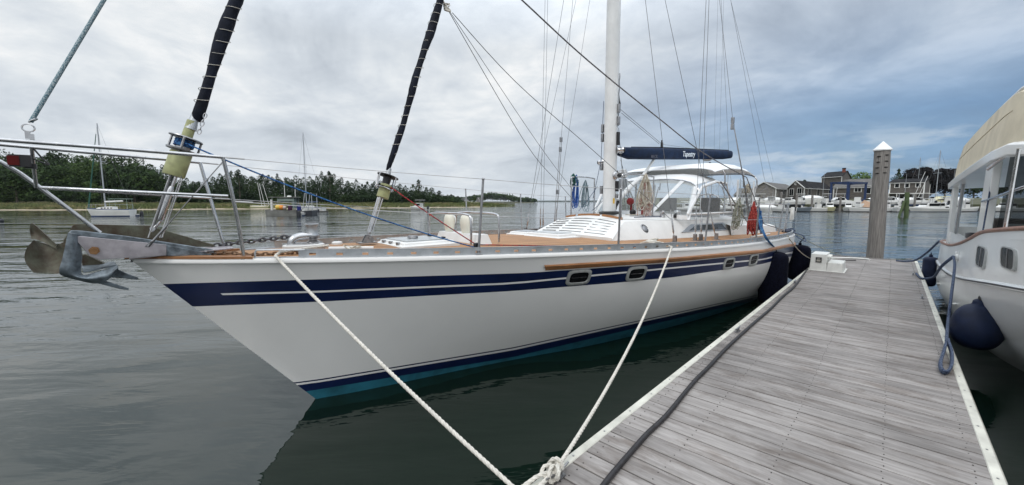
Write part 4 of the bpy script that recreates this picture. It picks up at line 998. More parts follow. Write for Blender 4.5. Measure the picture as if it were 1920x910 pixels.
chain([BLo(400, 475, .12), BLo(430, 474, .2), W(.25, .75, dz(.25, .75) + .012), W(.32, 1.05, dz(.32, 1.05) + .012), W(.42, 1.5, dz(.42, 1.5) + .012)], .007, 'anchor_chain', 'rusty anchor chain lying on the teak foredeck beside the windlass base', mat('chain_rust', (.20, .12, .07), .8, .3, vs=30))

# ------------------------------ ropes
def ropeobj(path, r, m, name, label, laid=False, cat='rope', n=8, group=None):
    mb = MB()
    if laid: rope3(mb, path, r)
    else: mb.tube(path, r, n)
    return mb.build(name, m, None, label=label, cat=cat, smooth=60, group=group)
sb = s_start + .13
a = W(Bsh(sb) + .01, sb, Zsh(sb) + .03)
b = V((-1.335, 1.45, .50))
bl = [W(Bsh(sb) - .25, sb + .5, Zsh(sb) + .06), W(Bsh(sb) - .05, sb + .05, Zsh(sb) + .055), a] + sag(a, b, .035, 30)[1:]
ropeobj(bl, .0125, ropew, 'mooring_line', 'thick white bow line running down from the toe rail to the dock edge in front', True)
s2_ = loc(dk(1265, 460, Bsh(5.5)))[1]
a = W(Bsh(s2_) + .012, s2_, Zsh(s2_) + .03); b = V((-1.26, 1.72, .53))
sp_ = sag(a, b, .17, 34)
ropeobj([W(Bsh(s2_) - .15, s2_ + .05, Zsh(s2_) + .07)] + sp_, .0125, ropew, 'mooring_line', 'white spring line from the middle of the sailboat to the knot on the dock', True)
mb = MB(); kc = V((-1.25, 1.69, .515)); rn = random.Random(7)
for k in range(6):
    ax = V((rn.uniform(-1, 1), rn.uniform(-1, 1), rn.uniform(-.3, 1))).normalized(); u1 = ax.orthogonal().normalized(); u2 = ax.cross(u1); c_ = kc + V((rn.uniform(-.03, .03), rn.uniform(-.035, .035), rn.uniform(0, .03)))
    rope3(mb, [c_ + u1 * math.cos(j * .45) * .042 + u2 * math.sin(j * .45) * .032 for j in range(15)], .011)
rope3(mb, crv([kc, kc + V((-.05, -.08, .0)), V((-1.33, 1.50, .49)), V((-1.36, 1.32, .46)), V((-1.38, 1.2, .3))], 6), .0125)
rope3(mb, crv([kc, kc + V((-.01, -.10, -.01)), V((-1.24, 1.40, .485)), V((-1.2, 1.25, .485))], 6), .0125)
mb.build('rope_knot', ropew, None, label='tangled knot of white rope at the edge of the grey dock', cat='rope')
# stern lines
e1 = at_z(1524, 497, .6)
ropeobj(sag(W(1.72, 9.9, 1.30), V((-1.28, 11.9, .62)), .10), .010, ropet, 'mooring_line', 'pale line from the stern quarter to the white box on the dock')
ropeobj(sag(W(1.30, 11.9, 1.25), V((-.95, 14.3, .52)), .05), .010, ropeg2, 'mooring_line', 'green grey line from the stern to the far end of the dock')
ropeobj(crv([V((-1.0, 11.6, .64)), V((-.9, 11.9, .60)), V((-.75, 12.3, .5)), V((-.95, 13.2, .49)), V((-.6, 13.6, .49))], 6), .012, black, 'power_cord', 'black cord trailing on the dock behind the white box', cat='cord')
ropeobj(crv([V((-1.1, 13.6, .49)), V((-.8, 13.9, .50)), V((-.5, 14.1, .49)), V((-.35, 14.0, .49))], 6), .022, pvc, 'white_rope', 'short white rope lying at the far end of the dock behind the box')
# black hose along the dock
hp = [at_z(x, y, DZ + .020) for x, y in ((1095, 962), (1134, 907), (1158, 877), (1182, 849), (1213, 814), (1243, 786), (1263, 763), (1283, 738), (1305, 712), (1329, 688), (1360, 655), (1390, 627), (1418, 602), (1445, 579), (1468, 556), (1486, 541), (1497, 528), (1506, 515), (1514, 505))]
ropeobj(crv(hp, 8), .0165, rubm, 'black_hose', 'long black hose lying along the left side of the dock', cat='hose', n=12)
# furling lines
q1 = nearS[0][0] + Z1 * .07 - BP * .03
e3 = W(Bsh(4.7) - .12, 4.7, dz(1.5, 4.7) + .03)
ropeobj([BLo(345, 268, .06), BLo(424, 301, .42)] + sag(BLo(424, 301, .42), q1, .045, 16)[1:] + [e3], .0065, ropeb, 'furling_line', 'blue furling line from the front drum down to the first stanchion and along the rail')
ropeobj([BLo(733, 352, .09)] + sag(BLo(738, 355, .12), q1 + Z1 * .03, .01)[0:] + [e3 - BP * .03 - Z1 * .01], .0060, roper, 'furling_line', 'red furling line from the inner drum to the first stanchion and along the rail')
mb = MB(); mb.box(q1 + Z1 * .01, (.04, .06, .08), (BP, BU, Z1)); mb.build('lead_block', black, boat, bev=.008)
# halyard clipped to the pulpit
h0, h1_ = BLo(62, 222, .27), BLo(195, 0, .20)
ropeobj([h0 - (h1_ - h0) * .03, h0.lerp(h1_, .06)] + [h0 + (h1_ - h0) * k for k in (.3, .6, 1, 2, 4)], .0115, ropegn, 'halyard', 'green and white flecked halyard clipped to the top of the bow rail')
# hanging coils
def hank(name, label, top, ln, wd, n_, m, r=.007, seed=0, mats=None, u=RT):
    rn = random.Random(seed); mb = MB()
    for k in range(n_):
        l_ = ln * rn.uniform(.75, 1.0); w_ = wd * rn.uniform(.5, 1); dx = rn.uniform(-.4, .4) * wd; dy = rn.uniform(-.07, .07)
        pts = []
        for j in range(18):
            a_ = 2 * math.pi * j / 18; y_ = -l_ / 2 + l_ / 2 * math.cos(a_); x_ = math.sin(a_) * w_ / 2 * (.45 + .75 * min(1, -y_ / l_)) + dx * (-y_ / l_)
            pts.append(top + u * x_ + Z1 * (y_ + .0) + BP * (dy * (-y_ / l_) + rn.uniform(-.004, .004)))
        if mats: mb.m = k % len(mats)
        mb.tube(pts, r, 6, closed=True)
    mb.m = 0
    for z_ in (-.08, -.095, -.11): mb.tube([top + Z1 * z_ * ln * 2 + u * math.cos(j * .6) * wd * .28 + BP * math.sin(j * .6) * .04 for j in range(11)], r, 6)
    return mb.build(name, mats or [m], None, label=label, cat='rope', smooth=60, group='coiled lines hung on the sailboat')
hank('rope_coil', 'cream rope coil hanging on the steel bar beside the mast', BLo(1211, 326, .52), .62, .20, 16, ropet, .0065, 1, [ropet, ropew, ropet])
hank('rope_coil', 'pink flecked rope coil hanging low behind the cream coil', BLo(1213, 336, .46), .70, .16, 9, ropep, .0065, 2)
hank('rope_coil', 'bright blue rope coil hanging on the far bar beside the mast', BLo(1081, 328, -.55), .62, .10, 10, rope2('rope_bright_blue', (.012, .06, .28), (.04, .14, .45)), .007, 3)
hank('rope_coil', 'pale green and white rope coil hanging on the far mast bar', BLo(1098, 338, -.55), .62, .14, 9, ropegn, .0065, 4)
hank('rope_coil', 'dark green rope coil beside the blue coil', BLo(1075, 326, -.55), .25, .10, 5, rope2('rope_dark_green', (.01, .05, .045), (.03, .12, .10)), .007, 5)
hank('rope_coil', 'sage grey rope coil hanging from the tackle near the bimini', BLo(1386, 372, 1.22), .62, .14, 12, ropeg2, .007, 6)
hank('rope_coil', 'pale rope coil tied high on the stay tackle', BLo(1403, 345, 1.22), .20, .10, 7, ropet, .007, 16)
hank('rope_coil', 'dark red rope coil hanging on the aft stanchion', BLo(1414, 378, 1.62), .62, .085, 16, roperd, .009, 7)
hank('rope_coil', 'blue rope coil hanging beside the dark red coil', BLo(1423, 388, 1.66), .50, .08, 8, ropeb, .008, 8)
def pile(name, label, c, r_, h_, n_, m, rr=.009, seed=0):
    rn = random.Random(seed); mb = MB()
    for k in range(n_):
        ax = V((rn.uniform(-.5, .5), rn.uniform(-.5, .5), 1)).normalized(); u1 = ax.orthogonal().normalized(); u2 = ax.cross(u1); c_ = c + V((rn.uniform(-.4, .4) * r_, rn.uniform(-.4, .4) * r_, h_ * (.3 + k / n_ * .7)))
        mb.tube([c_ + u1 * math.cos(j * .5) * r_ * rn.uniform(.8, 1) + u2 * math.sin(j * .5) * r_ * .7 for j in range(13)], rr, 6, closed=True)
    return mb.build(name, m, None, label=label, cat='rope', smooth=60)
s_ = loc(dk(1217, 455, 1.45))[1]; pile('rope_heap', 'small heap of white rope on the teak side deck', W(Bsh(s_) - .18, s_, dz(1.5, s_)), .10, .10, 8, ropew, .010, 3)
pile('rope_heap', 'tan rope loops around the white foredeck cleat', BLo(660, 466, .36) - Z1 * .01, .07, .03, 4, ropet, .005, 4)
pile('rope_heap', 'blue rope tangle at the stern rail corner', W(1.25, 11.7, 1.22), .12, .10, 8, ropebd, .008, 5)
mb = MB(); s_ = 8.3; mb.tube([W(Bsh(s_) - .3, s_, dz(1.5, s_) + .03), W(Bsh(s_ + 1) - .35, s_ + 1.4, dz(1.4, s_ + 1) + .03)], .018, 8); mb.build('boat_hook', pvc, None, label='pale boat hook lying on the aft side deck', cat='boat hook')
# jib sheets and odd lines along the coachroof
for k, (o0, s0, o1, s1) in enumerate(((.55, 6.1, .72, 8.4), (.40, 6.2, .62, 7.2), (-.3, 6.2, -.5, 7.2), (.25, 6.3, .45, 7.1))):
    mb = MB(); P1 = []
    for j in range(9):
        o, s = o0 + (o1 - o0) * j / 8, s0 + (s1 - s0) * j / 8; h = bvc.ray_cast(W(o, s, 3), V((0, 0, -1))); P1.append((h[0] if h[0] is not None else W(o, s, 1.7)) + Z1 * .015)
    mb.tube(P1, .006, 6); mb.build('deck_line', [ropebd, ropegr, roped, ropet][k], cr_)
for (x0, y0, x1, y1, o, m) in ((1132, 190, 1127, 300, -.12, ropebd), (1127, 300, 1112, 372, -.15, ropebd), (1160, 240, 1172, 385, .1, ropegr), (1164, 300, 1186, 390, .05, ropegr), (1136, 370, 1110, 395, -.25, ropebd), (1120, 350, 1085, 396, -.4, ropebd)):
    mb = MB(); mb.tube(sag(BLo(x0, y0, o), BLo(x1, y1, o), .015, 6), .005, 6); mb.build('halyard_tail', m, mast)
# ------------------------------ fenders of the sailboat
def fender(c, r, z0, z1, name, label, m, rope=None):
    t_ = thing(name, V((c[0], c[1], z0)), label, 'fender', None)
    mb = MB(); pr = []
    for k in range(9): a_ = math.pi / 2 * k / 8; pr.append((max(.012, r * math.sin(a_) ** .7), z0 + r * .7 * (1 - math.cos(a_) ** .7)))
    for k in range(9): a_ = math.pi / 2 * k / 8; pr.append((max(.012, r * math.cos(a_) ** .7), z1 - r * .7 * (1 - math.sin(a_) ** .7)))
    mb.lathe(pr, (c[0], c[1], 0), Z1, 28); mb.build('body', m, t_)
    mb = MB(); mb.lathe([(.03, 0), (.035, .02), (.03, .05)], (c[0], c[1], z1 - .005), Z1, 12); link(mb, V((c[0], c[1], z1 + .06)), Z1, BU, .03, .025, .010); mb.build('eye', m, t_)
    return t_
F1 = at_x(1450, 500, -1.535); fy1 = F1.y; fender((-1.55, fy1 + .12), .23, .05, at_x(1450, 476, -1.535).z + .02, 'fender', 'large black covered fender hanging on the blue rope, nearer of two', fendm)
F2 = at_x(1501, 500, -1.50); fender((-1.56, F2.y + .15), .225, .10, at_x(1501, 463, -1.50).z + .01, 'fender', 'large black covered fender at the stern beside the white dock box', fendm)
ft = V((-1.545, fy1 + .12, at_x(1450, 476, -1.535).z + .08))
mb = MB(); rn = random.Random(3); tp = BLo(1424, 400, 1.66)
for k in range(5):
    P1 = [tp + V((rn.uniform(-.02, .02),) * 3), BLo(1428 + rn.uniform(-3, 3), 425, 1.78), BLo(1436 + rn.uniform(-3, 3), 447, 1.92), ft + V((rn.uniform(-.03, .03), rn.uniform(-.03, .03), 0))]
    mb.tube(crv(P1, 6), .010, 6)
mb.build('fender_rope', rope2('rope_royal', (.010, .05, .16), (.04, .15, .30)), None, label='blue rope bundle holding the nearer fender over the rail', cat='rope', smooth=60)
mb = MB(); mb.tube(crv([W(1.45, 11.4, 1.27), W(1.66, 11.35, 1.20), V((-1.56, F2.y + .15, at_x(1501, 463, -1.50).z + .07))], 6), .012, 6); mb.tube(crv([W(1.45, 11.3, 1.25), W(1.72, 11.2, 1.10), W(1.66, 11.4, 1.18)], 6), .012, 6)
mb.build('fender_rope', ropebd, None, label='dark blue rope holding the stern fender', cat='rope')
# ------------------------------ dock box
bx = thing('dock_box', (-1.0, 11.3, DZ), 'white plastic power box with a lower step standing on the dock beside the fender', 'box')
mb = MB(); y0, y1 = 11.05, 11.75
def frus(mb, x0, x1, y0, y1, z0, z1, i): mb.grid([[V((x0, y0, z0)), V((x1, y0, z0)), V((x1, y1, z0)), V((x0, y1, z0))], [V((x0 + i, y0 + i, z1)), V((x1 - i, y0 + i, z1)), V((x1 - i, y1 - i, z1)), V((x0 + i, y1 - i, z1))]], closed=True); mb.add([V((x0 + i, y0 + i, z1)), V((x1 - i, y0 + i, z1)), V((x1 - i, y1 - i, z1)), V((x0 + i, y1 - i, z1))], [[0, 1, 2, 3]])
mb.box((-.97, 11.4, DZ + .012), (.64, .74, .018)); mb.build('base_flange', pvc, bx, smooth=False, bev=.005)
mb = MB(); frus(mb, -1.27, -.96, y0, y1, DZ + .02, DZ + .37, .02); mb.build('tower', pvc, bx, smooth=25, bev=.012)
mb = MB(); frus(mb, -.965, -.68, y0, y1, DZ + .02, DZ + .20, .012); mb.build('step', pvc, bx, smooth=25, bev=.012)
mb = MB()
for k in range(7): mb.box((-.93 + k * .036, 11.4, DZ + .206), (.014, .6, .008))
mb.build('step_tread', pvc, bx, smooth=False)
mb = MB(); mb.box((-1.11, y0 + .004, DZ + .25), (.105, .02, .11)); mb.m = 1; mb.box((-1.11, y0 - .006, DZ + .235), (.07, .006, .045)); mb.box((-1.11, y0 - .006, DZ + .28), (.05, .006, .012)); mb.build('socket_panel', [black, mat('socket_grey', (.35, .34, .30), .5)], bx, smooth=False)
mb = MB(); mb.cyl((-.985, 11.25, DZ + .31), (-.91, 11.25, DZ + .31), .035); mb.cyl((-.985, 11.45, DZ + .31), (-.91, 11.45, DZ + .31), .035); mb.build('power_plug', [pvc], bx)
# ------------------------------ piling with white cap
knotm = mat('knot_dark', (.02, .018, .016), .95)
pc = at_z(1642, 480, 0.3); pxx, pyy = at_y(1642, 480, 15.0).x, 15.0
pi_ = thing('piling', (pxx, pyy, 0), 'tall round weathered wooden piling with a pointed white cap at the dock end', 'piling')
zt = at_y(1655, 281, 15.0).z; lean = at_y(1655, 281, 15.0).x - pxx; r_ = .178
mb = MB(); P = []
for k in range(25):
    f = k / 24; c = V((pxx + lean * f, pyy, -.8 + (zt + .8) * f)); P.append([c + V((math.cos(a_), math.sin(a_), 0)) * r_ * (1.06 - .10 * f + .02 * math.sin(3 * a_ + k * .7) + .012 * math.sin(7 * a_)) for a_ in [2 * math.pi * j / 28 for j in range(28)]])
mb.grid(P, closed=True); mb.add(P[-1], [list(range(28))]); mb.build('post', pilew, pi_)
mb = MB(); tp = V((pxx + lean, pyy, zt)); mb.lathe([(.195, -.03), (.20, 0), (.19, .02), (.01, .22)], tp, Z1, 32); mb.build('cap', mat('cap_white', (.82, .82, .82), .4, var=.03), pi_, smooth=20)
dc = (V((0, 0, 0)) - V((pxx, pyy, 0))).normalized(); dr2 = dc.cross(Z1)
for i, (z_, o) in enumerate(((-.19, -.06), (-.34, -.06), (-.49, -.07), (-.64, -.06), (-.16, .09), (-.32, .09), (-.48, .09), (-.63, .08))):
    mb = MB(); c = tp + Z1 * z_ + dr2 * -o * 1.0; c = c + dc * math.sqrt(max(0, r_ ** 2 - o * o)) * 1.0
    mb.lathe([(.004, -.016), (.036, -.010), (.052, 0), (.036, .012), (.004, .018)], c - dc * .012, Z1, 14, 1, .55, X=dr2); mb.build('knot_hole', knotm, pi_)
# ------------------------------ dock-side blue ropes of the cruiser + its fender, then the cruiser itself
YS = [2.6, 3.0, 3.5, 4.1, 4.8, 5.6, 6.4, 7.2, 8.0, 9.0, 10.2, 11.4, 12.5, 13.2, 13.6]
CXs = [2.9, 2.25, 1.72, 1.30, 1.02, .87, .81, .78, .77, .765, .765, .77, .80, .90, 1.15]       # cap rail
CZs = [2.0, 1.97, 1.93, 1.88, 1.83, 1.76, 1.70, 1.63, 1.50, 1.36, 1.24, 1.18, 1.14, 1.12, 1.12]
RXs = [2.9, 2.35, 1.85, 1.45, 1.15, .92, .82, .765, .745, .735, .735, .745, .78, .88, 1.15]     # rub strake
RZs = [1.52, 1.48, 1.43, 1.37, 1.31, 1.23, 1.15, 1.06, .97, .88, .81, .76, .73, .71, .70]
WXs = [2.9, 2.8, 2.7, 2.5, 2.25, 1.95, 1.62, 1.35, 1.12, .98, .93, .92, .95, 1.05, 1.25]
CL = 2.9
cru = thing('motor_cruiser', (CL, 8, 0), 'white motor cruiser with tan flybridge canvas moored close on the right of the dock', 'motor boat')
chull = mat('cruiser_white', (.82, .83, .82), .25, var=.03, vs=.8, coat=.3, rv=.02)
mb = MB(); P = []
for i in range(len(YS)):
    y = YS[i]; c, r2, w2 = V((CXs[i], y, CZs[i])), V((RXs[i], y, RZs[i])), V((WXs[i], y, 0)); row = []
    for k in range(4): row.append(c.lerp(r2, k / 4))
    for k in range(7):
        q = r2.lerp(w2, k / 6); q.x -= .10 * math.sin(math.pi * k / 6) * (1 if 4 < i < 12 else .5); row.append(q)
    row.append(V((WXs[i] + .5, y, -.5))); P.append(row)
# dense along Y
Pd = [];
for j in range(len(P[0])):
    Pd.append(crv([r_[j] for r_ in P], 4))
Pd = list(map(list, zip(*Pd)))
mb.grid(Pd); mb.grid([[V((2 * CL - q.x, q.y, q.z)) for q in r_] for r_ in Pd])
mb.add([Pd[-1][0]] + [q for q in Pd[-1][1:-1]] + [V((2 * CL - q.x, q.y, q.z)) for q in Pd[-1][-2:0:-1]] + [V((2 * CL - Pd[-1][0].x, Pd[-1][0].y, Pd[-1][0].z))], [list(range(2 * len(Pd[-1]) - 2))])
mb.build('hull', chull, cru, smooth=40)
bvt = BVHTree.FromPolygons([q for q in mb.v], mb.f)
mb = MB(); mb.grid([[r_[0] - Z1 * .09, V((2 * CL - r_[0].x, r_[0].y, r_[0].z - .09))] for r_ in Pd]); mb.build('deck', chull, cru)
mb = MB(); mb.tube([r_[0] + Z1 * .012 for r_ in Pd], .022, 8); mb.tube([V((2 * CL - r_[0].x, r_[0].y, r_[0].z + .012)) for r_ in Pd], .022, 8); mb.build('cap_rail', mat('cap_teak', (.26, .12, .07), .45, var=.2, vs=10), cru)
mb = MB(); mb.tube([r_[4] for r_ in Pd], .030, 8); mb.m = 1; mb.tube([r_[4] - V((.022, 0, 0)) for r_ in Pd], .011, 6); mb.build('rub_strake', [chull, black], cru)
def TP(x, y):
    d = ray(x, y).normalized(); h = bvt.ray_cast(EYE, d); n = h[1]
    return (h[0], n if n.dot(d) < 0 else -n) if h[0] is not None else (at_x(x, y, .8), V((-1, 0, 0)))
for (x, y, w_, h_) in ((1840.5, 482, 19, 36), (1891.5, 484.5, 30, 42)):
    c, n = TP(x, y); U = (TP(x + w_ / 2, y)[0] - TP(x - w_ / 2, y)[0]); wd = U.length; Vv = (Z1 - n * n.z).normalized(); U2 = Vv.cross(n).normalized(); U = U2 if U2.dot(U) > 0 else -U2; ht = (TP(x, y - h_ / 2)[0] - TP(x, y + h_ / 2)[0]).length
    def rg(w_, h_, o):
        return [c + U * math.copysign(abs(math.cos(a_)) ** .4, math.cos(a_)) * w_ / 2 + Vv * math.copysign(abs(math.sin(a_)) ** .4, math.sin(a_)) * h_ / 2 + n * o for a_ in [2 * math.pi * k / 24 for k in range(24)]]
    mb = MB(); mb.grid([rg(wd, ht, -.015), rg(wd, ht, .012), rg(wd * .92, ht * .94, .014), rg(wd * .86, ht * .89, .014), rg(wd * .85, ht * .88, .006)], closed=True); pf_ = mb.build('porthole', portf, cru, smooth=50)
    mb = MB(); mb.prism(rg(wd * .855, ht * .885, .009), n * .004); mb.m = 1; mb.box(c + n * .012, (wd * .04, ht * .84, .006), (U, Vv, n)); mb.build('pane', [glass, dsteel], pf_, smooth=False)
# house
hx, yN, yF, zN, zF = .84, 7.75, 12.0, 2.50, 2.36
def post(mb, x, y, z0, z1, sx, sy, lx=0, ly=0):
    mb.grid([[V((x - sx / 2, y - sy / 2, z0)), V((x + sx / 2, y - sy / 2, z0)), V((x + sx / 2, y + sy / 2, z0)), V((x - sx / 2, y + sy / 2, z0))], [V((x - sx / 2 + lx, y - sy / 2 + ly, z1)), V((x + sx / 2 + lx, y - sy / 2 + ly, z1)), V((x + sx / 2 + lx, y + sy / 2 + ly, z1)), V((x - sx / 2 + lx, y + sy / 2 + ly, z1))]], closed=True)
mb = MB()
for sd_ in (0, 1):
    X = (lambda a: a) if not sd_ else (lambda a: 2 * CL - a)
    post(mb, X(hx + .03), yN + .15, 1.45, 2.52, .07, .52, 0, -.22); 
    post(mb, X(hx + .03), yF - .15, 1.1, 2.36, .07, .34, 0, -.1)
    post(mb, X(hx + .04), 10.1, 1.2, 1.42, .05, 4.0)
for x in (1.45, 2.0, 2.9, 3.8, 4.35): post(mb, x, 7.30, 1.66, 2.50, .055, .05, 0, -.28)
post(mb, 2.9, 7.32, 1.6, 1.74, 3.9, .06); post(mb, 2.9, 12.0, 1.0, 1.5, 3.9, .06)
for x in (1.6, 2.9, 4.2): post(mb, x, 12.0, 1.4, 2.36, .08, .06)
mb.build('cabin_frame', chull, cru, smooth=25, bev=.008)
mb = MB(); mb.tube([V((hx + .06, 11.3, 1.25)), V((hx + .06, 10.9, 2.38))], .025, 8); mb.build('window_strut', alu, cru)
mb = MB(); mb.add([V((.9, 7.28, 1.7)), V((4.9, 7.28, 1.7)), V((4.9, 7.02, 2.5)), V((.9, 7.02, 2.5))], [[0, 1, 2, 3]]); mb.build('windscreen', tintv, cru, smooth=False)
# roof with brow
mb = MB(); P = []
for y, z, x0 in ((6.55, 2.60, .98), (6.75, 2.62, .84), (7.4, 2.60, .80), (9.0, 2.52, .78), (11.0, 2.43, .78), (12.2, 2.38, .80)):
    P.append([V((x0, y, z - .13)), V((x0 - .01, y, z - .02)), V((x0 + .04, y, z)), V((2.9, y, z + .08)), V((2 * CL - x0 - .04, y, z)), V((2 * CL - x0 + .01, y, z - .02)), V((2 * CL - x0, y, z - .13)), V((2.9, y, z - .06))])
mb.grid(P, closed=True); mb.add(P[0], [list(range(8))]); mb.add(P[-1], [list(range(8))]); mb.build('roof', chull, cru, smooth=40, bev=.01)
# flybridge canvas
tan = mat('tan_canvas', (.64, .57, .43), .8, var=.08, vs=2.5, bump=.5, bs=6)
def ctop(y): return interp(y, [6.6, 7.4, 9, 11, 12.0], [3.16, 3.30, 3.28, 3.2, 3.14])
mb = MB(); P = []
for y in (6.75, 7.2, 7.6, 8.6, 9.6, 10.6, 11.6, 12.05):
    zb_ = interp(y, [6.75, 7.4, 9, 12.1], [2.61, 2.60, 2.53, 2.40]); x0 = .86 + (.12 if y < 7 else 0); x1 = x0 + .10
    P.append([V((x0, y, zb_)), V((x0 + .02, y, zb_ + .3)), V((x1 - .02, y, ctop(y) - .06)), V((x1 + .06, y, ctop(y))), V((2.9, y, ctop(y) + .14)), V((2 * CL - x1 - .06, y, ctop(y))), V((2 * CL - x1, y, ctop(y) - .1)), V((2 * CL - x0, y, zb_))])
mb.grid(P); mb.add(P[0], [list(range(8))]); mb.add(P[-1], [list(range(8))]); cvs = mb.build('flybridge_canvas', tan, cru, smooth=35)
mb = MB(); mb.tube([r_[3] + V((-.01, 0, .01)) for r_ in P[1:]], .022, 8); mb.tube([P[0][3], V((2.9, 6.75, ctop(6.75) + .15)), P[0][5]], .022, 8); mb.build('canvas_piping', cvw, cvs)
mb = MB(); mb.tube([r_[1].lerp(r_[2], .35) + V((-.003, 0, .0)) for r_ in P[1:]], .004, 5); mb.build('canvas_seam', mat('seam_tan', (.50, .42, .29), .9), cvs)
mb = MB(); mb.box((1.5, 6.742, 2.98), (.8, .004, .32)); mb.build('canvas_window', mat('vinyl_tan', (.58, .50, .34), .3), cvs, smooth=False)
cabd = mat('cabin_dark', (.05, .045, .04), .7)
for (x, y, z, a_, b_, c_) in ((1.3, 9.2, 1.5, .5, .55, .5), (3.9, 9.4, 1.5, .5, .55, .5), (2.9, 8.0, 1.5, 1.6, .5, .4)): mb = MB(); mb.box((x, y, z), (a_, b_, c_)); mb.build('cabin_seat', cabd, cru, bev=.03)
mb = MB(); q = V((.95, 10.4, 1.43))
for k in range(5): mb.tube([V((.98, 9.7, 1.43 + k * .014)) + V((math.cos(a_) * .09, math.sin(a_) * .17, 0)) for a_ in [2 * math.pi * j / 16 for j in range(16)]], .012, 6, closed=True)
mb.build('rope_coil', black, None, label='black rope coil on the sill of the cruiser side window', cat='rope')
# handrails at the near side
mb = MB(); mb.tube(crv([at_x(1853, 318, .80), at_x(1880, 297, .86), at_x(1925, 275, .95)], 5), .016, 8); mb.tube(crv([at_x(1842, 378, .82), at_x(1862, 372, .85), at_x(1905, 356, .92), at_x(1940, 345, 1.0)], 5), .016, 8); mb.tube([V((.87, 6.6, 1.72)), V((.87, 6.4, 2.52))], .016, 8)
mb.build('handrail', steel, cru)
mb = MB(); mb.cyl(TP(1797, 482)[0], TP(1797, 482)[0] + V((-.03, 0, 0)), .05); mb.box(TP(1797, 482)[0] + V((-.02, 0, 0)), (.03, .05, .16)); mb.build('hawse_plate', chull, cru, bev=.005)
for (x, y) in ((1753, 507), (1762, 532), (1793, 570)):
    c, n = TP(x, y); mb = MB(); mb.sphere(c + n * .01, .032, (1, 1, .5)); mb.build('through_hull', pvc, cru)
# navy round fender
fc = at_x(1826, 612, .80)
cf = thing('fender', (fc.x, fc.y, .3), 'big round navy fender hanging between the cruiser and the dock', 'fender')
zc_ = fc.z; mb = MB(); pr = [(.012, -.26), (.10, -.255), (.18, -.20), (.225, -.11), (.235, -.02), (.22, .08), (.182, .17), (.125, .235), (.065, .268), (.055, .31), (.03, .33)]
pr = [(q.x, q.y) for q in crv([V((a_, b_, 0)) for a_, b_ in pr], 4)]; mb.lathe([(a_ * .95, b_) for a_, b_ in pr], (fc.x + .02, fc.y, zc_), Z1, 32); mb.build('body', fend2, cf, smooth=60)
mb = MB(); link(mb, V((fc.x + .02, fc.y, zc_ + .33)), Z1, V((0, 1, 0)), .035, .03, .012); mb.build('eye', black, cf)
c_, n_ = at_x(1843, 433, .81), 0
ropeobj([at_x(1861, 330, .85), c_, V((fc.x + .02, fc.y, zc_ + .36))], .008, ropebd, 'fender_line', 'dark blue line holding the round navy fender against the cruiser')
q0 = TP(1797, 482)[0] + V((-.05, 0, 0))
ropeobj(crv([q0, at_x(1790, 500, .68), at_x(1783, 560, .60), at_x(1778, 600, .575), at_z(1775, 640, DZ + .09)], 8), .015, ropebd, 'mooring_line', 'navy flecked line hanging from the cruiser down onto the dock')
mb = MB()
for k in range(3):
    z_ = DZ + .016 + k * .020; P1 = [at_z(x + k * 1.2, y - k * 2, z_ + zz) for x, y, zz in ((1775, 640, .06), (1768, 662, .03), (1762, 684, 0), (1766, 698, 0), (1776, 699, 0), (1783, 686, 0), (1783, 664, .02), (1777, 645, .07))]
    mb.tube(crv(P1, 5, closed=True), .0105, 6, closed=True)
mb.build('rope_coil', ropebd, None, label='looped end of navy flecked rope lying on the dock edge', cat='rope')
ropeobj(crv([q0, at_x(1765, 500, .62), at_z(1750, 520, DZ + .12), at_z(1728, 522, DZ + .03), at_z(1718, 513, DZ + .03)], 6), .020, ropebd, 'mooring_line', 'dark doubled line looped from the cruiser to the dock cleat')
ropeobj(crv([V((.80, 13.0, 1.12)), V((.66, 13.6, .80)), V((.50, 14.1, .55)), V((.30, 14.2, .49)), V((.16, 14.25, .49))], 6), .022, ropebd, 'mooring_line', 'dark stern line from the cruiser to the far corner of the dock')
fender((.68, 12.6), .12, .15, .80, 'fender', 'small dark fender squeezed by the far corner of the dock', fend2)
# ================================================================== far shore and background
def FG(x, dh, z=0.0):      # ground point under photo column x, dh metres ahead
    q = far(x, 400, dh); return V((q.x, q.y, z))
def zat(y, dh): return far(960, y, dh).z
def noisey(n, a): return [random.Random(n * 7 + i).uniform(-a, a) for i in range(200)]
sandm = mat('sand', (.36, .30, .22), .9, vs=.6, var=.15, bump=.3, bs=5)
marshm = mat('marsh_ground', (.085, .095, .035), .95, vs=.25, col2=(.125, .115, .052), bump=.6, bs=3)
earthm = mat('ground_earth', (.09, .085, .05), .95, vs=.2, col2=(.05, .06, .025))
def strip(name, xs, fd, rows, m, fade=lambda x: 1):     # rows: (extra distance, height)
    mb = MB(); mb.grid([[FG(x, fd(x) + d_ * (.3 + .7 * fade(x)), h_ * fade(x) - (1 - fade(x)) * .35) for x in xs] for d_, h_ in rows]); return mb.build(name, m, kind='structure')
LX = [-700, -350, -150, 0, 100, 200, 300, 400, 460, 520, 580, 640, 700, 760, 820, 870, 900]
def LD(x): return interp(x, [-700, 0, 200, 400, 560, 700, 800, 870, 900, 960, 985], [88, 92, 95, 104, 112, 122, 132, 140, 142, 146, 150])
XX = [LX[0] + k * 20 for k in range(81)]
def jit(x): return 1.2 * math.sin(x * .05) + .7 * math.sin(x * .17 + 1)
strip('shore_sand', XX, lambda x: LD(x) + jit(x), [(-1, -.3), (0, .0), (1.2, .10), (5, .30), (7, .36)], sandm)
XM = [LX[0] + k * 16 for k in range(106)]
strip('marsh_terrain', XM, lambda x: LD(x) + 2 + jit(x), [(0, .12), (1.5, .55), (5, .75), (14, 1.0), (22, 1.3), (40, 2.0), (70, 2.5)], marshm, lambda x: 1 if x < 860 else max(0, (985 - x) / 125))
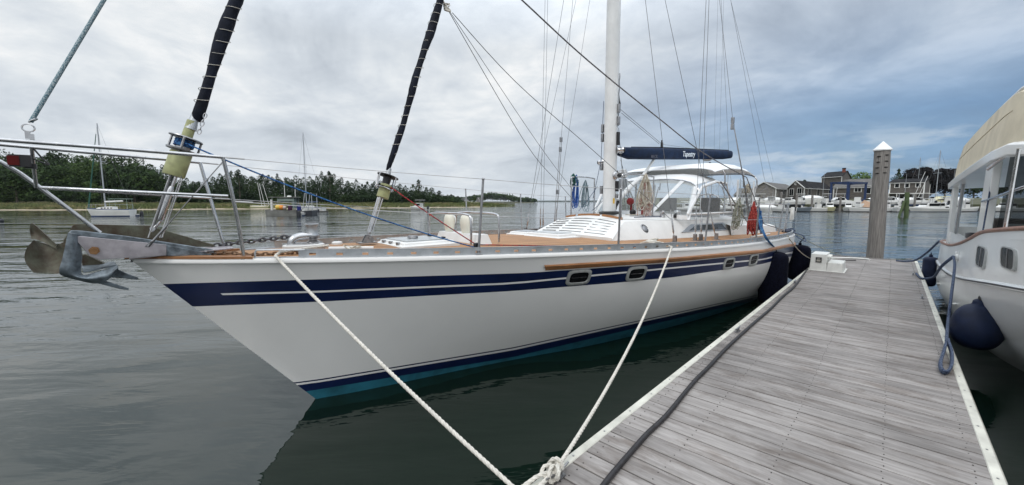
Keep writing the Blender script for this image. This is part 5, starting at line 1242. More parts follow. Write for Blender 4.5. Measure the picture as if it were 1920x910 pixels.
# marsh grass: dense upright blades along the bank
grm = bpy.data.materials.new('marsh_grass'); grm.use_nodes = True; _t = grm.node_tree; _p = _t.nodes['Principled BSDF']
_g = _t.nodes.new('ShaderNodeNewGeometry')
_t.links.new(mixc(1.0, ramp(noise(mapping(_g.outputs['Position'], (1, 1, .2), tree=_t), .12, 5, .6, .4, _t), [(.35, (.06, .085, .024)), (.5, (.10, .115, .038)), (.65, (.17, .15, .068))], _t), ramp(_g.outputs['Random Per Island'], [(0, .6), (1, 1.3)], _t), _t, 'MULTIPLY'), _p.inputs['Base Color']); _p.inputs['Roughness'].default_value = .9
rn = random.Random(11); mb = MB()
for k in range(15000):
    x = rn.uniform(-420, 965); f = rn.random() ** 1.3; e = 1.8 + f * 21; fade = 1 if x < 880 else max(.2, (975 - x) / 95)
    if 470 < x < 505 and e < 12: continue
    q = FG(x, LD(x) + e + jit(x), 0); z0 = interp(e - 3, [0, 1.5, 5, 14, 22], [.15, .55, .75, 1.0, 1.3]) - .05; h = rn.uniform(.3, .75) * fade; wd = rn.uniform(.15, .4)
    r_ = RT * wd; b = V((q.x, q.y, z0)); tt = V((rn.uniform(-.2, .2), rn.uniform(-.2, .2), h))
    mb.add([b - r_, b + r_, b + tt + r_ * .3, b + tt - r_ * .4], [[0, 1, 2, 3]])
mb.build('marsh_grass', grm, smooth=False, kind='stuff', label='green and tan marsh grass along the far left bank')
# --- trees
def leafmat(name, a, b, c, sc_=.5):
    m = bpy.data.materials.new(name); m.use_nodes = True; t = m.node_tree; p = t.nodes['Principled BSDF']; g = t.nodes.new('ShaderNodeNewGeometry')
    n_ = noise(g.outputs['Position'], sc_, 4, .6, 0, t); oi = t.nodes.new('ShaderNodeObjectInfo').outputs['Random']
    col = mixc(1.0, ramp(n_, [(.34, a), (.5, b), (.66, c)], t), ramp(g.outputs['Random Per Island'], [(0, .80), (1, 1.22)], t), t, 'MULTIPLY')
    t.links.new(col, p.inputs['Base Color']); p.inputs['Roughness'].default_value = .8; p.inputs['Specular IOR Level'].default_value = .15
    a1 = t.nodes.new('ShaderNodeVectorMath'); a1.operation = 'MULTIPLY_ADD'; t.links.new(g.outputs['Normal'], a1.inputs[0]); a1.inputs[1].default_value = (.75, .75, .75); a1.inputs[2].default_value = (0, 0, .55)
    a2 = t.nodes.new('ShaderNodeVectorMath'); a2.operation = 'NORMALIZE'; t.links.new(a1.outputs[0], a2.inputs[0]); t.links.new(a2.outputs[0], p.inputs['Normal'])
    return m
lfd = leafmat('leaf_oak', (.010, .022, .007), (.024, .047, .012), (.052, .085, .022), .14)
lfc = leafmat('leaf_cedar', (.008, .019, .008), (.017, .034, .012), (.036, .060, .019), .22)
lfg = leafmat('leaf_bright', (.06, .10, .025), (.09, .15, .035), (.13, .19, .05), .3)
lfp = leafmat('leaf_purple', (.006, .006, .007), (.010, .008, .009), (.018, .013, .013), .3)
bark = mat('bark', (.10, .085, .065), .9, var=.3, vs=3)
def leaf(mb, c, s_, rn, up=.3):
    a = V((rn.gauss(0, 1), rn.gauss(0, 1), rn.gauss(0, 1) * .7)).normalized(); b = a.orthogonal().normalized() if rn.random() < .5 else a.cross(V((rn.random(), rn.random(), .5))).normalized()
    n_ = s_ * rn.uniform(.6, 1.3)
    mb.add([c - a * n_, c - b * n_ * .5, c + a * n_, c + b * n_ * .6], [[0, 1, 2, 3]])
def crown(mb, base, h, w_, rn, n, kind='oak', ls=.45):
    if kind == 'oak':
        lobes = []
        for k in range(9 + int(w_)):
            a_ = rn.uniform(0, 6.28); rr = w_ * .5 * rn.uniform(.2, .75); z_ = h * rn.uniform(.30, .86); rr *= math.sqrt(max(.15, 1 - ((z_ / h - .5) / .55) ** 2)); lobes.append((V((math.cos(a_) * rr, math.sin(a_) * rr, z_)), w_ * rn.uniform(.14, .26)))
        for k in range(n):
            c, r_ = lobes[k % len(lobes)]; d = V((rn.gauss(0, 1), rn.gauss(0, 1), rn.gauss(0, 1) + .3)).normalized() * r_ * rn.uniform(.72, 1.08)
            d.z *= .8; leaf(mb, base + c + d, ls, rn)
    else:
        for k in range(n):
            f = rn.random() ** .8; z_ = h * (.06 + .94 * f); prof = (1 - f) ** .62 * (1 + .35 * math.sin(f * 19 + base.x) + .2 * math.sin(f * 41)) * (1 if kind == 'cedar' else .8)
            a_ = rn.uniform(0, 6.28); rr = w_ * .5 * prof * rn.uniform(.45, 1.08) * (1 + .25 * math.sin(a_ * 3 + base.y))
            leaf(mb, base + V((math.cos(a_) * rr, math.sin(a_) * rr, z_)), ls * (1 - .5 * f), rn)
def tree(x, dh, zb, ytop, wpx, kind, label, lm, cat='tree', seed=0, n=1500, ls=.45, group=None):
    rn = random.Random(seed); b = FG(x, dh, zb); h = zat(ytop, dh) - zb; w_ = wpx / F * dh
    t_ = thing('tree' if kind == 'oak' else 'evergreen_tree', b, label, cat, group)
    mb = MB(); mb.tube([b, b + Z1 * h * .3, b + Z1 * h * .62 + V((.2, .1, 0)), b + Z1 * h * (.95 if kind != 'oak' else .8)], [h * .03, h * .022, h * .014, .03], 8)
    for k in range(6):
        a_ = k * 1.1 + seed; z_ = h * (.28 + k * .08); mb.tube([b + Z1 * z_, b + Z1 * (z_ + h * .12) + V((math.cos(a_), math.sin(a_), 0)) * w_ * .22], [h * .012, h * .004], 5)
    mb.build('trunk', bark, t_)
    mb = MB(); crown(mb, b, h, w_, rn, n, kind, ls); mb.build('crown', lm, t_, smooth=False); return t_
# the wooded mass
rn = random.Random(21); mo = MB(); mc_ = MB()
def ytopL(x): return interp(x, [-500, -200, 0, 40, 100, 150, 200, 260, 300, 318, 330, 340, 400, 420, 450, 470, 500, 540, 580, 600, 620, 650, 690, 720, 760, 800, 840, 870], [256, 264, 271, 272, 279, 276, 278, 284, 292, 306, 330, 338, 336, 328, 320, 330, 326, 332, 336, 326, 322, 338, 344, 340, 350, 352, 368, 374])
for k in range(52):                   # tall deciduous block on the left
    x = -420 + k * 14 + rn.uniform(-6, 6); row = k % 3; dh = LD(x) + 26 + row * 12; zb = 1.6 + row * .5; yt = ytopL(x) + (2 - row) * 14 + rn.uniform(-3, 6)
    if x > 312: continue
    h = zat(yt, dh) - zb; crown(mo, FG(x, dh, zb), h, rn.uniform(9, 13), rn, 2400, 'oak', .33)
for k in range(58):                   # shrubs at the foot of the wood
    x = -420 + k * 13.5; dh = LD(x) + 21 + rn.uniform(0, 4); crown(mo, FG(x, dh, 1.1), rn.uniform(2.5, 6), rn.uniform(4, 7), rn, 650, 'oak', .26)
for k in range(138):                   # cedar thicket
    x = 312 + k * 4.0 + rn.uniform(-3, 3); row = k % 3; dh = LD(x) + 24 + row * 7; zb = 1.5; yt = ytopL(x) + (2 - row) * 5 + rn.uniform(-5, 4)
    h = max(2, zat(yt, dh) - zb); crown(mc_, FG(x, dh, zb), h, rn.uniform(5.0, 7.5), rn, 800, 'cedar', .32)
for k in range(50):
    x = 312 + k * 11; dh = LD(x) + 22; crown(mc_, FG(x, dh, 1.2), rn.uniform(2, 3.6), rn.uniform(4, 6), rn, 260, 'oak', .30)
mo.build('woodland', lfd, smooth=False, kind='stuff', label='dense green deciduous wood on the far left bank')
mc_.build('cedar_thicket', lfc, smooth=False, kind='stuff', label='dark cedar thicket along the far bank behind the moored boats')
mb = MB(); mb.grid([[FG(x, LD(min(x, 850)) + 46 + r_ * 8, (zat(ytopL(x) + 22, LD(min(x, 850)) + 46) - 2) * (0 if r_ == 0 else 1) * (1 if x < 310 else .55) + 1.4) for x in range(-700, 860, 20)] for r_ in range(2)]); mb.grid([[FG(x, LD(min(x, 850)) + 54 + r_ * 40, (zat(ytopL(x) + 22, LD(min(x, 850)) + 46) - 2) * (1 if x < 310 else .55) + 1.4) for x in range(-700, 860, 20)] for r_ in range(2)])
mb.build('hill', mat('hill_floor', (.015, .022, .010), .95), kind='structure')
tree(786, LD(786) + 22, 1.2, 337, 26, 'cedar', 'tall ragged lone evergreen rising above the low end of the far bank', lfc, seed=3, n=900, ls=.35)
tree(620, LD(620) + 21, 1.3, 321, 34, 'cedar', 'tallest dark cedar just right of the bare mast on the far bank', lfc, seed=4, n=1300, ls=.36)
tree(452, LD(452) + 20, 1.3, 318, 30, 'cedar', 'pointed cedar above the far beach with dinghy masts', lfc, seed=5, n=1000, ls=.36)
tree(740, LD(740) + 20, 1.2, 352, 22, 'cedar', 'small cedar left of the lone evergreen on the far bank', lfc, seed=6, n=700, ls=.32)
tree(178, LD(178) + 22, 1.4, 340, 36, 'oak', 'light green rounded tree behind the white sloop moored at left', leafmat('leaf_mid', (.035, .065, .018), (.055, .095, .025), (.085, .13, .035), .4), seed=7, n=1200, ls=.36)
tree(255, LD(255) + 22, 1.4, 322, 50, 'oak', 'rounded green tree at the foot of the wood right of the moored sloop', lfd, seed=8, n=1500, ls=.4)
tree(35, LD(35) + 22, 1.4, 318, 56, 'oak', 'broad green tree below the bow rail at far left', lfd, seed=9, n=1500, ls=.4)
# second, further headland with small houses
HD = 620.0
headx = [815, 830, 850, 870, 885, 900, 910, 925, 940, 950, 965, 975, 985, 995, 1002]
def yhd(x): return interp(x, [815, 840, 860, 880, 890, 905, 912, 925, 940, 950, 965, 975, 990, 1000, 1006], [371, 368, 370, 369, 366, 364, 361, 360, 362, 364, 368, 371, 371, 375, 378])
strip('headland_terrain', [740 + k * 9 for k in range(30)] , lambda x: HD, [(-6, -.5), (0, .3), (20, 1.5), (120, 2)], earthm)
rn = random.Random(31); mh = MB()
for k in range(62):
    x = 812 + k * 3.1; dh = HD + 14 + (k % 2) * 16; h = max(2.0, zat(yhd(x) + rn.uniform(-.5, 1.5), dh) - .8); crown(mh, FG(x, dh, .8), h, rn.uniform(10, 16), rn, 200, 'oak', 1.2)
mh.build('headland_woods', lfd, smooth=False, kind='stuff', label='low dark wood on the distant headland between the stanchions')
def house(name, label, A, B, D, ez, rz, wallm, roofm, trim=None, wins=(), ridge='BC', base=None, over=.35, extra=None, cat='house', group=None):
    """A-B: left face, B-C: right face (ground points); ridge along BC unless ridge=='AB'"""
    z0 = A.z if base is None else base; Cc = D; Dd = A + (Cc - B)
    A, B, Cc, Dd = [V((q.x, q.y, z0)) for q in (A, B, Cc, Dd)]
    t_ = _thing(name, (A + Cc) / 2, label, cat, group)
    u1 = (B - A).normalized(); u2 = (Cc - B).normalized(); E = V((0, 0, ez - z0)); Rr = V((0, 0, rz - z0))
    mb = MB(); mb.add([A, B, Cc, Dd, A + E, B + E, Cc + E, Dd + E], [[0, 1, 5, 4], [1, 2, 6, 5], [2, 3, 7, 6], [3, 0, 4, 7]])
    if ridge == 'BC': r0, r1 = (A + B) / 2 + Rr, (Dd + Cc) / 2 + Rr; mb.add([A + E, B + E, r0], [[0, 1, 2]]); mb.add([Dd + E, Cc + E, r1], [[0, 1, 2]])
    else: r0, r1 = (A + Dd) / 2 + Rr, (B + Cc) / 2 + Rr; mb.add([A + E, Dd + E, r0], [[0, 1, 2]]); mb.add([B + E, Cc + E, r1], [[0, 1, 2]])
    mb.build('wall', wallm, t_, smooth=False)
    o = over; mb = MB()
    if ridge == 'BC':
        for (e0, e1, ud) in ((A, Dd, -u1), (B, Cc, u1)):
            a0, a1 = e0 + E + ud * o - u2 * o, e1 + E + ud * o + u2 * o; sl_ = (rz - ez) / ((B - A).length / 2); a0.z -= sl_ * o; a1.z -= sl_ * o
            mb.slab([[a0, a1], [r0 - u2 * o, r1 + u2 * o]], Z1 * .12)
    else:
        for (e0, e1, ud) in ((A, B, -u2), (Dd, Cc, u2)):
            a0, a1 = e0 + E + ud * o - u1 * o, e1 + E + ud * o + u1 * o; sl_ = (rz - ez) / ((Cc - B).length / 2); a0.z -= sl_ * o; a1.z -= sl_ * o
            mb.slab([[a0, a1], [r0 - u1 * o, r1 + u1 * o]], Z1 * .12)
    mb.build('roof', roofm, t_, smooth=False)
    if trim:
        mb = MB()
        if ridge == 'BC':
            for e0, ud in ((A, -u1), (B, u1)):
                a0 = e0 + E + ud * o - u2 * (o + .06); a0.z -= (rz - ez) / ((B - A).length / 2) * o; mb.tube([a0 + Z1 * .02, r0 - u2 * (o + .06) + Z1 * .02], .13, 4)
            mb.tube([B + E + u1 * (o + .05) - Z1 * .25, Cc + E + u1 * (o + .05) - Z1 * .25], .10, 4)
        else: mb.tube([A + E - u2 * (o + .03) - Z1 * .2, B + E - u2 * (o + .03) - Z1 * .2], .10, 4)
        mb.build('trim', trim, t_, smooth=False)
        for q, nn_ in ((A, -u2), (B, -u2), (Cc, u1)): mb = MB(); mb.box(q + E / 2 + nn_ * .02, (.28, .28, ez - z0 - .1), (u1, u2, Z1)); mb.build('corner_board', trim, t_, smooth=False)
    for face, u, zc_, w_, h_, pan in wins:
        (P0, ud, L, nn) = (A, u1, (B - A).length, -u2) if face == 'L' else (B, u2, (Cc - B).length, u1)
        c = P0 + ud * (u * L) + V((0, 0, zc_ - z0)) + nn * .04
        mb = MB(); mb.box(c, (w_ + .28, .10, h_ + .28), (ud, nn, Z1)); f_ = mb.build('window', trim or wallm, t_, smooth=False)
        mb = MB()
        for k in range(pan): mb.box(c + nn * .06 + ud * (w_ / pan * (k + .5) - w_ / 2), (w_ / pan - .10, .03, h_), (ud, nn, Z1))
        mb.build('pane', glass, f_, smooth=False)
    if extra: extra(t_, A, B, Cc, Dd, r0, r1, u1, u2)
    return t_
shing = mat('grey_shingle', (.115, .102, .090), .9, vs=1.2, var=.3, stretch=(1, 1, 3), col2=(.065, .058, .052), bump=.4, bs=4)
shing2 = mat('grey_shingle_pale', (.23, .215, .20), .9, vs=1.2, var=.2, stretch=(1, 1, 3), bump=.4, bs=4)
roofd = mat('roof_dark', (.030, .030, .032), 1.0, spec=.05, vs=.8, var=.25, bump=.4, bs=4); roofg = mat('roof_grey', (.12, .115, .11), .9, vs=.8, var=.2, bump=.3, bs=4)
trimw = mat('trim_white', (.66, .66, .64), .6, var=.05); wwall = mat('wall_white', (.50, .52, .54), .7, var=.06)
house('cottage', 'small pale house with a hipped roof on the distant headland left of the first stanchion', FG(862, HD - 4, 1), FG(869, HD - 8, 1), FG(879, HD - 2, 1), 3.5, zat(372.5, HD), wwall, roofg, trimw, [('R', .3, 2.4, 1.5, 1.2, 1), ('R', .7, 2.4, 1.5, 1.2, 1)])
house('cottage', 'tiny grey gabled house among the distant headland trees near the first stanchion', FG(894, HD - 4, 1), FG(899, HD - 8, 1), FG(903, HD - 2, 1), 4.0, zat(370.5, HD), shing2, roofg, trimw, [('L', .5, 3.0, 1.5, 1.2, 1)])
house('cottage', 'small shingled house left of the lone tree on the distant headland', FG(812, HD - 6, 1), FG(817, HD - 10, 1), FG(822, HD - 4, 1), 3.6, zat(370.5, HD), shing, roofg, trimw)
tree(889, LD(889) + 9, .8, 367, 9, 'oak', 'single rounded tree at the tip of the low green spit', lfd, seed=31, n=300, ls=.2)
# farthest ridge beyond the bay
mb = MB(); rn = random.Random(5); FD = 2600.0; X = [990 + k * 4 for k in range(190)]
mb.grid([[FG(x, FD, -1) for x in X], [FG(x, FD, 2.0 + min(1, (x - 990) / 60) * (5 + 1.2 * math.sin(x * .07) + .8 * math.sin(x * .31)) + rn.uniform(0, 1.0)) for x in X], [FG(x, FD + 200, 8) for x in X], [FG(x, FD + 260, -1) for x in X]])
mb.build('distant_hills', mat('far_wood', (.045, .07, .05), .95, vs=.01), kind='structure')
# --- right bank: bulkhead, ground
def RD(x): return interp(x, [1150, 1380, 1500, 1700, 1920, 2400], [70, 76, 82, 86, 84, 80])
XR = [1130 + k * 30 for k in range(48)]
strip('bank_ground', XR, lambda x: RD(x) + 12, [(0, -1), (.05, 1.3), (8, 1.4), (34, 2.6), (60, 3.3), (400, 4)], earthm)
# --- buildings on the right, about 130 m off
BD = 128.0
def G(x, d=0.0): return FG(x, BD + d, 0)
zb_ = 2.4
def bz(y, d=0): return zat(y, BD + d)
house('boathouse', 'long low grey roofed shed at the left end of the marina buildings', G(1375, 8), G(1450, 2), G(1462, 20), bz(366, 2), bz(352, 6), shing2, roofg, None, ridge='AB', base=zb_, cat='shed')
house('boathouse', 'grey gabled boathouse with a white side wall', G(1408, 6), G(1452, 0), G(1490, 18), bz(353), bz(341), shing2, roofg, trimw, [('R', .35, bz(360), 1.6, 1.0, 1)], base=zb_)
def gable_badge(t_, A, B, Cc, Dd, r0, r1, u1, u2):
    mb = MB(); c = r0 - Z1 * .95 - u2 * .06; mb.cyl(c, c - u2 * .08, .42, n=20); mb.m = 1; mb.cyl(c - u2 * .08, c - u2 * .10, .22, n=16); mb.build('gable_emblem', [trimw, shing], t_)
house('shingled_building', 'brown shingled marina building with white trimmed gable and four tall windows', G(1473.5, 3), G(1505, -4), G(1556, 12), bz(352.5, -2), bz(339, -1), shing, roofd, trimw, [('L', .26, bz(360.5), 1.7, 2.0, 2), ('L', .73, bz(360), 1.7, 2.1, 2), ('R', .17, bz(359.5), 2.4, 2.1, 3), ('R', .48, bz(359.5), 2.4, 2.1, 3), ('R', .90, bz(360), 1.4, 1.6, 1)], base=zb_, extra=gable_badge, cat='building')
def chimney_(t_, A, B, Cc, Dd, r0, r1, u1, u2):
    mb = MB(); q = r0.lerp(r1, .90) - u2 * 2.6; mb.box(V((q.x, q.y, bz(330, 14))), (1.25, 1.0, 5.8), (u1, u2, Z1)); mb.m = 1; mb.box(V((q.x, q.y, bz(330, 14) + 3.0)), (1.4, 1.15, .35), (u1, u2, Z1)); mb.build('chimney', [mat('brick_red', (.22, .065, .04), .9, vs=2), roofd], t_, smooth=False)
house('tall_house', 'tall grey house with a red brick chimney above the marina roofs', G(1536, 22), G(1573, 14), G(1590, 28), bz(331, 16), bz(319, 16), shing, roofd, trimw, ridge='AB', base=zb_, extra=chimney_)
house('shingled_building', 'low shingled building behind the blue boat lift', G(1560, 10), G(1640, 4), G(1652, 20), bz(351, 6), bz(335, 10), shing, roofg, trimw, [('L', .57, bz(356, 6), 1.7, 1.3, 2), ('L', .80, bz(356.5, 6), 1.5, 2.3, 1)], ridge='AB', base=zb_, cat='building')
def porch(t_, A, B, Cc, Dd, r0, r1, u1, u2):
    L = (B - A).length; mb = MB(); mb.slab([[A - u1 * 1.0 - u2 * 2.0 + V((0, 0, bz(363.5) - A.z)), B + u1 * 1.5 - u2 * 2.0 + V((0, 0, bz(363.5) - A.z))], [A - u1 + V((0, 0, bz(363.5) - A.z)), B + u1 * 1.5 + V((0, 0, bz(363.5) - A.z))]], Z1 * .18)
    for k in range(5): mb.box(A + u1 * (L * k / 4) - u2 * 1.9 + V((0, 0, (bz(363.5) - A.z) / 2)), (.2, .2, bz(363.5) - A.z), (u1, u2, Z1))
    mb.build('balcony', trimw, t_, smooth=False)
house('shingled_building', 'two storey shingled building with three small windows and balcony right of the piling', G(1664, 2), G(1728, -2), G(1738, 12), bz(342), bz(335, 4), shing, roofd, trimw, [('L', .21, bz(348), 1.0, 1.15, 1), ('L', .50, bz(348), 1.0, 1.15, 1), ('L', .82, bz(347.5), 1.0, 1.15, 1)], ridge='AB', base=zb_, extra=porch, cat='building')
# travel lift
tl_ = _thing('travel_lift', G(1586, -18), 'bright blue travel lift gantry in front of the marina buildings', 'boat lift')
blue = mat('lift_blue', (.006, .026, .10), .5, var=.2, vs=1); LD_ = BD - 18
cs = [FG(1555, LD_, 1.4), FG(1586, LD_ - 4, 1.4), FG(1619, LD_, 1.4), FG(1588, LD_ + 6, 1.4)]; zt_ = zat(345, LD_)
for q in cs:
    mb = MB(); mb.box(q + Z1 * (zt_ - 1.4) / 2, (.52, .52, zt_ - 1.4)); mb.build('leg', blue, tl_, smooth=False)
mb = MB()
for a, b in ((0, 1), (1, 2), (0, 3), (3, 2)): u_ = (cs[b] - cs[a]).normalized(); mb.box((cs[a] + cs[b]) / 2 + Z1 * (zt_ - 1.2), ((cs[b] - cs[a]).length + .6, .4, .45), (u_, Z1.cross(u_), Z1))
mb.build('top_beam', blue, tl_, smooth=False)
mb = MB(); mb.box(FG(1612, LD_ - 2, 2.1), (1.6, 1.2, 1.0)); mb.build('engine_house', blue, tl_, smooth=False, bev=.1)
# trees on the right
tree(1600, BD + 46, 3, 325, 54, 'oak', 'bright green tree behind the blue boat lift', lfg, seed=11, n=4000, ls=.32)
tree(1628, BD + 48, 3, 331, 36, 'oak', 'bright green tree just left of the wooden piling', lfg, seed=12, n=1500, ls=.5)
tree(1678, BD + 40, 3, 317, 22, 'cedar', 'pointed dark spruce right of the wooden piling', lfc, seed=13, n=1100, ls=.45)
tree(1713, BD + 40, 3, 313, 50, 'oak', 'large dark purple tree behind the building with three windows', lfp, seed=14, n=8000, ls=.38)
tree(1768, BD + 40, 3, 314, 54, 'oak', 'large dark purple tree beside the tan canvas of the cruiser', lfp, seed=15, n=8000, ls=.38)
tree(1738, BD + 44, 3, 336, 40, 'oak', 'lower dark tree between the two purple trees', lfp, seed=16, n=4500, ls=.38)
tree(1508, BD + 52, 3, 333, 12, 'oak', 'tree top peeping over the roof of the white trimmed gable building', lfc, seed=17, n=500, ls=.4)
for k, (x, yt, lb) in enumerate(((1822, 330, 'dark tree seen through the cruiser side window'), (1885, 326, 'tall dark tree on the right bank behind the cruiser cabin'))): tree(x, BD + 40, 3, yt, 60, 'oak', lb, lfd, seed=18 + k, n=2400, ls=.5)
# ------------------------------ boats
def frame(pos, yaw):
    u = V((math.cos(yaw), math.sin(yaw), 0)); v = V((-math.sin(yaw), math.cos(yaw), 0)); return lambda a, b, c: V(pos) + u * a + v * b + Z1 * c
def boathull(mb, Tf, L, Bm, fb, sh=.35, stripe=None, plumb=.75):
    P = []; N_ = 12
    for i in range(N_ + 1):
        f = i / N_; x = -L / 2 + L * f; hb = Bm / 2 * (1 if f < .45 else max(.015, 1 - ((f - .45) / .55) ** 2.2)); zs = fb * (1 + sh * max(0, f - .3) ** 1.6 * 1.6); xb = -L / 2 + L * f * (1 if f < .6 else 1 - (f - .6) * .22 * plumb)
        hw = hb * .86 * (1 if f < .6 else 1 - (f - .6) * .5)
        P.append([Tf(x, hb, zs), Tf(x, hb * 1.02, zs * .82), Tf(xb, hw, .12), Tf(xb, hw * .8, -.3), Tf(xb, -hw * .8, -.3), Tf(xb, -hw, .12), Tf(x, -hb * 1.02, zs * .82), Tf(x, -hb, zs)])
    for i in range(N_):
        for j in range(7):
            mb.m = 0
            if stripe and j in (0, 6): mb.m = 1
            if stripe and j in (2, 4): mb.m = 2
            mb.add([P[i][j], P[i][j + 1], P[i + 1][j + 1], P[i + 1][j]], [[0, 1, 2, 3]])
    mb.m = 0; mb.add(P[0], [list(range(8))]); mb.m = 3 if stripe == 'in' else 0; mb.grid([[r_[0] - Z1 * .12, r_[7] - Z1 * .12] for r_ in P]); return P
bwhite = mat('boat_white', (.72, .72, .70), .3, var=.05, vs=.7); bcream = mat('boat_cream', (.62, .58, .34), .5, var=.06); binner = mat('boat_inside', (.20, .19, .17), .8, var=.3, vs=3); bgrey = mat('boat_grey', (.20, .20, .185), .6, var=.25, vs=1); bdark = mat('boat_dark', (.02, .022, .03), .5); bblue = mat('boat_blue', (.02, .045, .13), .4); tanc = mat('cover_tan', (.42, .28, .19), .85, var=.1); bgy2 = mat('hull_slate', (.16, .19, .22), .4, var=.1)
def cx_pos(x, y): q = at_z(x, y, 0); return q
HEAD = math.atan2(RT.y, RT.x)     # yaw 0 = bow to the right of the picture
def powerboat(name, label, x, y, L, yaw, style, hullm=None, acc=None, cat='motorboat', fb=.75, dist=None, group=None):
    pos = FG(x, dist, 1.25) if dist else cx_pos(x, y); L = L if dist or 'mar' not in globals() else L * .85; Tf = frame(pos, HEAD + yaw); Bm = L * .34
    t_ = _thing(name, pos, label, cat, group)
    mb = MB(); boathull(mb, Tf, L, Bm, fb, stripe='in'); mb.build('hull', [hullm or bwhite, hullm or bwhite, acc or bdark, binner], t_, smooth=40)
    u = (Tf(1, 0, 0) - Tf(0, 0, 0)); v = Tf(0, 1, 0) - Tf(0, 0, 0); ax = (u, v, Z1)
    if style in ('cabin', 'cruiser', 'pilot'):
        mb = MB(); c0 = -.05 * L if style != 'pilot' else .02 * L; hw = Bm * .36; P = []
        for xx, zz, k in ((c0 - .12 * L, fb + .95, 1), (c0 + .10 * L, fb + 1.0, 1), (c0 + .20 * L, fb + .35, .9), (c0 + .38 * L, fb + .18, .5)): P.append([Tf(xx, hw * k, fb * .9), Tf(xx, hw * k * .9, zz), Tf(xx, -hw * k * .9, zz), Tf(xx, -hw * k, fb * .9)])
        mb.grid(P); mb.add(P[0], [[0, 1, 2, 3]]); mb.build('cabin', bwhite, t_, smooth=20)
        mb = MB()
        for sd_ in (1, -1): mb.box(Tf(c0 + .0 * L, sd_ * hw * .97, fb + .62), (.24 * L, .04, .5), ax)
        mb.box(Tf(c0 + .155 * L, 0, fb + .70), (.03, hw * 1.5, .40), (((u * .55 + Z1 * .83)).normalized().cross(v).normalized(), v, (u * -.5 + Z1 * .85).normalized())); mb.build('window', glass, t_, smooth=False)
    if style in ('console', 'cruiser', 'pilot'):
        top = fb + (1.75 if style != 'pilot' else 1.15); mb = MB(); mb.box(Tf(-.10 * L, 0, top), (.38 * L, Bm * .72, .07), ax); mb.build('hard_top', bwhite, t_, bev=.02)
        for a_ in (-.24, .06):
            for b_ in (.3, -.3): mb = MB(); mb.tube([Tf(a_ * L, b_ * Bm, fb * .8), Tf(a_ * L * .9, b_ * Bm, top)], .03, 6); mb.build('top_post', steel, t_)
    if style == 'console':
        mb = MB(); mb.box(Tf(-.05 * L, 0, fb + .25), (.9, .8, .95), ax); mb.m = 1; mb.box(Tf(.02 * L, 0, fb + .85), (.05, .7, .4), ax); mb.build('console', [bwhite, glass], t_, bev=.02)
    if style == 'covered':
        mb = MB(); P = []
        for f in [i / 8 for i in range(9)]:
            xx = -L / 2 + L * f * .96; hb = Bm / 2 * (1 if f < .45 else max(.05, 1 - ((f - .45) / .55) ** 2.2)); pk = .75 * math.sin(math.pi * min(1, f * .9 + .12)) ** .6; P.append([Tf(xx, hb * 1.03, fb * (1 + .2 * f)), Tf(xx, hb * .5, fb + pk * .8), Tf(xx, 0, fb + pk), Tf(xx, -hb * .5, fb + pk * .8), Tf(xx, -hb * 1.03, fb * (1 + .2 * f))])
        mb.grid(P); mb.build('boat_cover', acc if acc and acc is not bdark else bwhite, t_, smooth=50)
    if style == 'tent':
        mb = MB(); mb.add([Tf(-.45 * L, Bm * .48, fb), Tf(.10 * L, Bm * .48, fb + .2), Tf(-.02 * L, 0, fb + 1.5), Tf(-.42 * L, 0, fb + .9), Tf(-.45 * L, -Bm * .48, fb), Tf(.10 * L, -Bm * .48, fb + .2)], [[0, 1, 2, 3], [4, 5, 2, 3], [1, 5, 2], [0, 4, 3]]); mb.build('canvas_tent', tanc, t_, smooth=False)
        mb = MB(); mb.box(Tf(.12 * L, 0, fb + .5), (.8, Bm * .7, .7), ax); mb.m = 1; mb.box(Tf(.17 * L, 0, fb + .85), (.05, Bm * .6, .4), ax); mb.build('cuddy', [bwhite, glass], t_, bev=.03)
    if style in ('console', 'tent', 'cruiser', 'open'):
        mb = MB(); mb.box(Tf(-L / 2 - .2, 0, fb * .8), (.35, .4, .75), ax); mb.box(Tf(-L / 2 - .22, 0, fb * .2), (.2, .15, .6), ax); mb.build('outboard_motor', bdark, t_, bev=.06)
    if style == 'open':
        mb = MB(); mb.box(Tf(-.1 * L, 0, fb + .1), (.3, Bm * .8, .1), ax); mb.box(Tf(.12 * L, 0, fb + .25), (.05, Bm * .6, .45), ax); mb.build('thwart', bwhite, t_)
    return t_
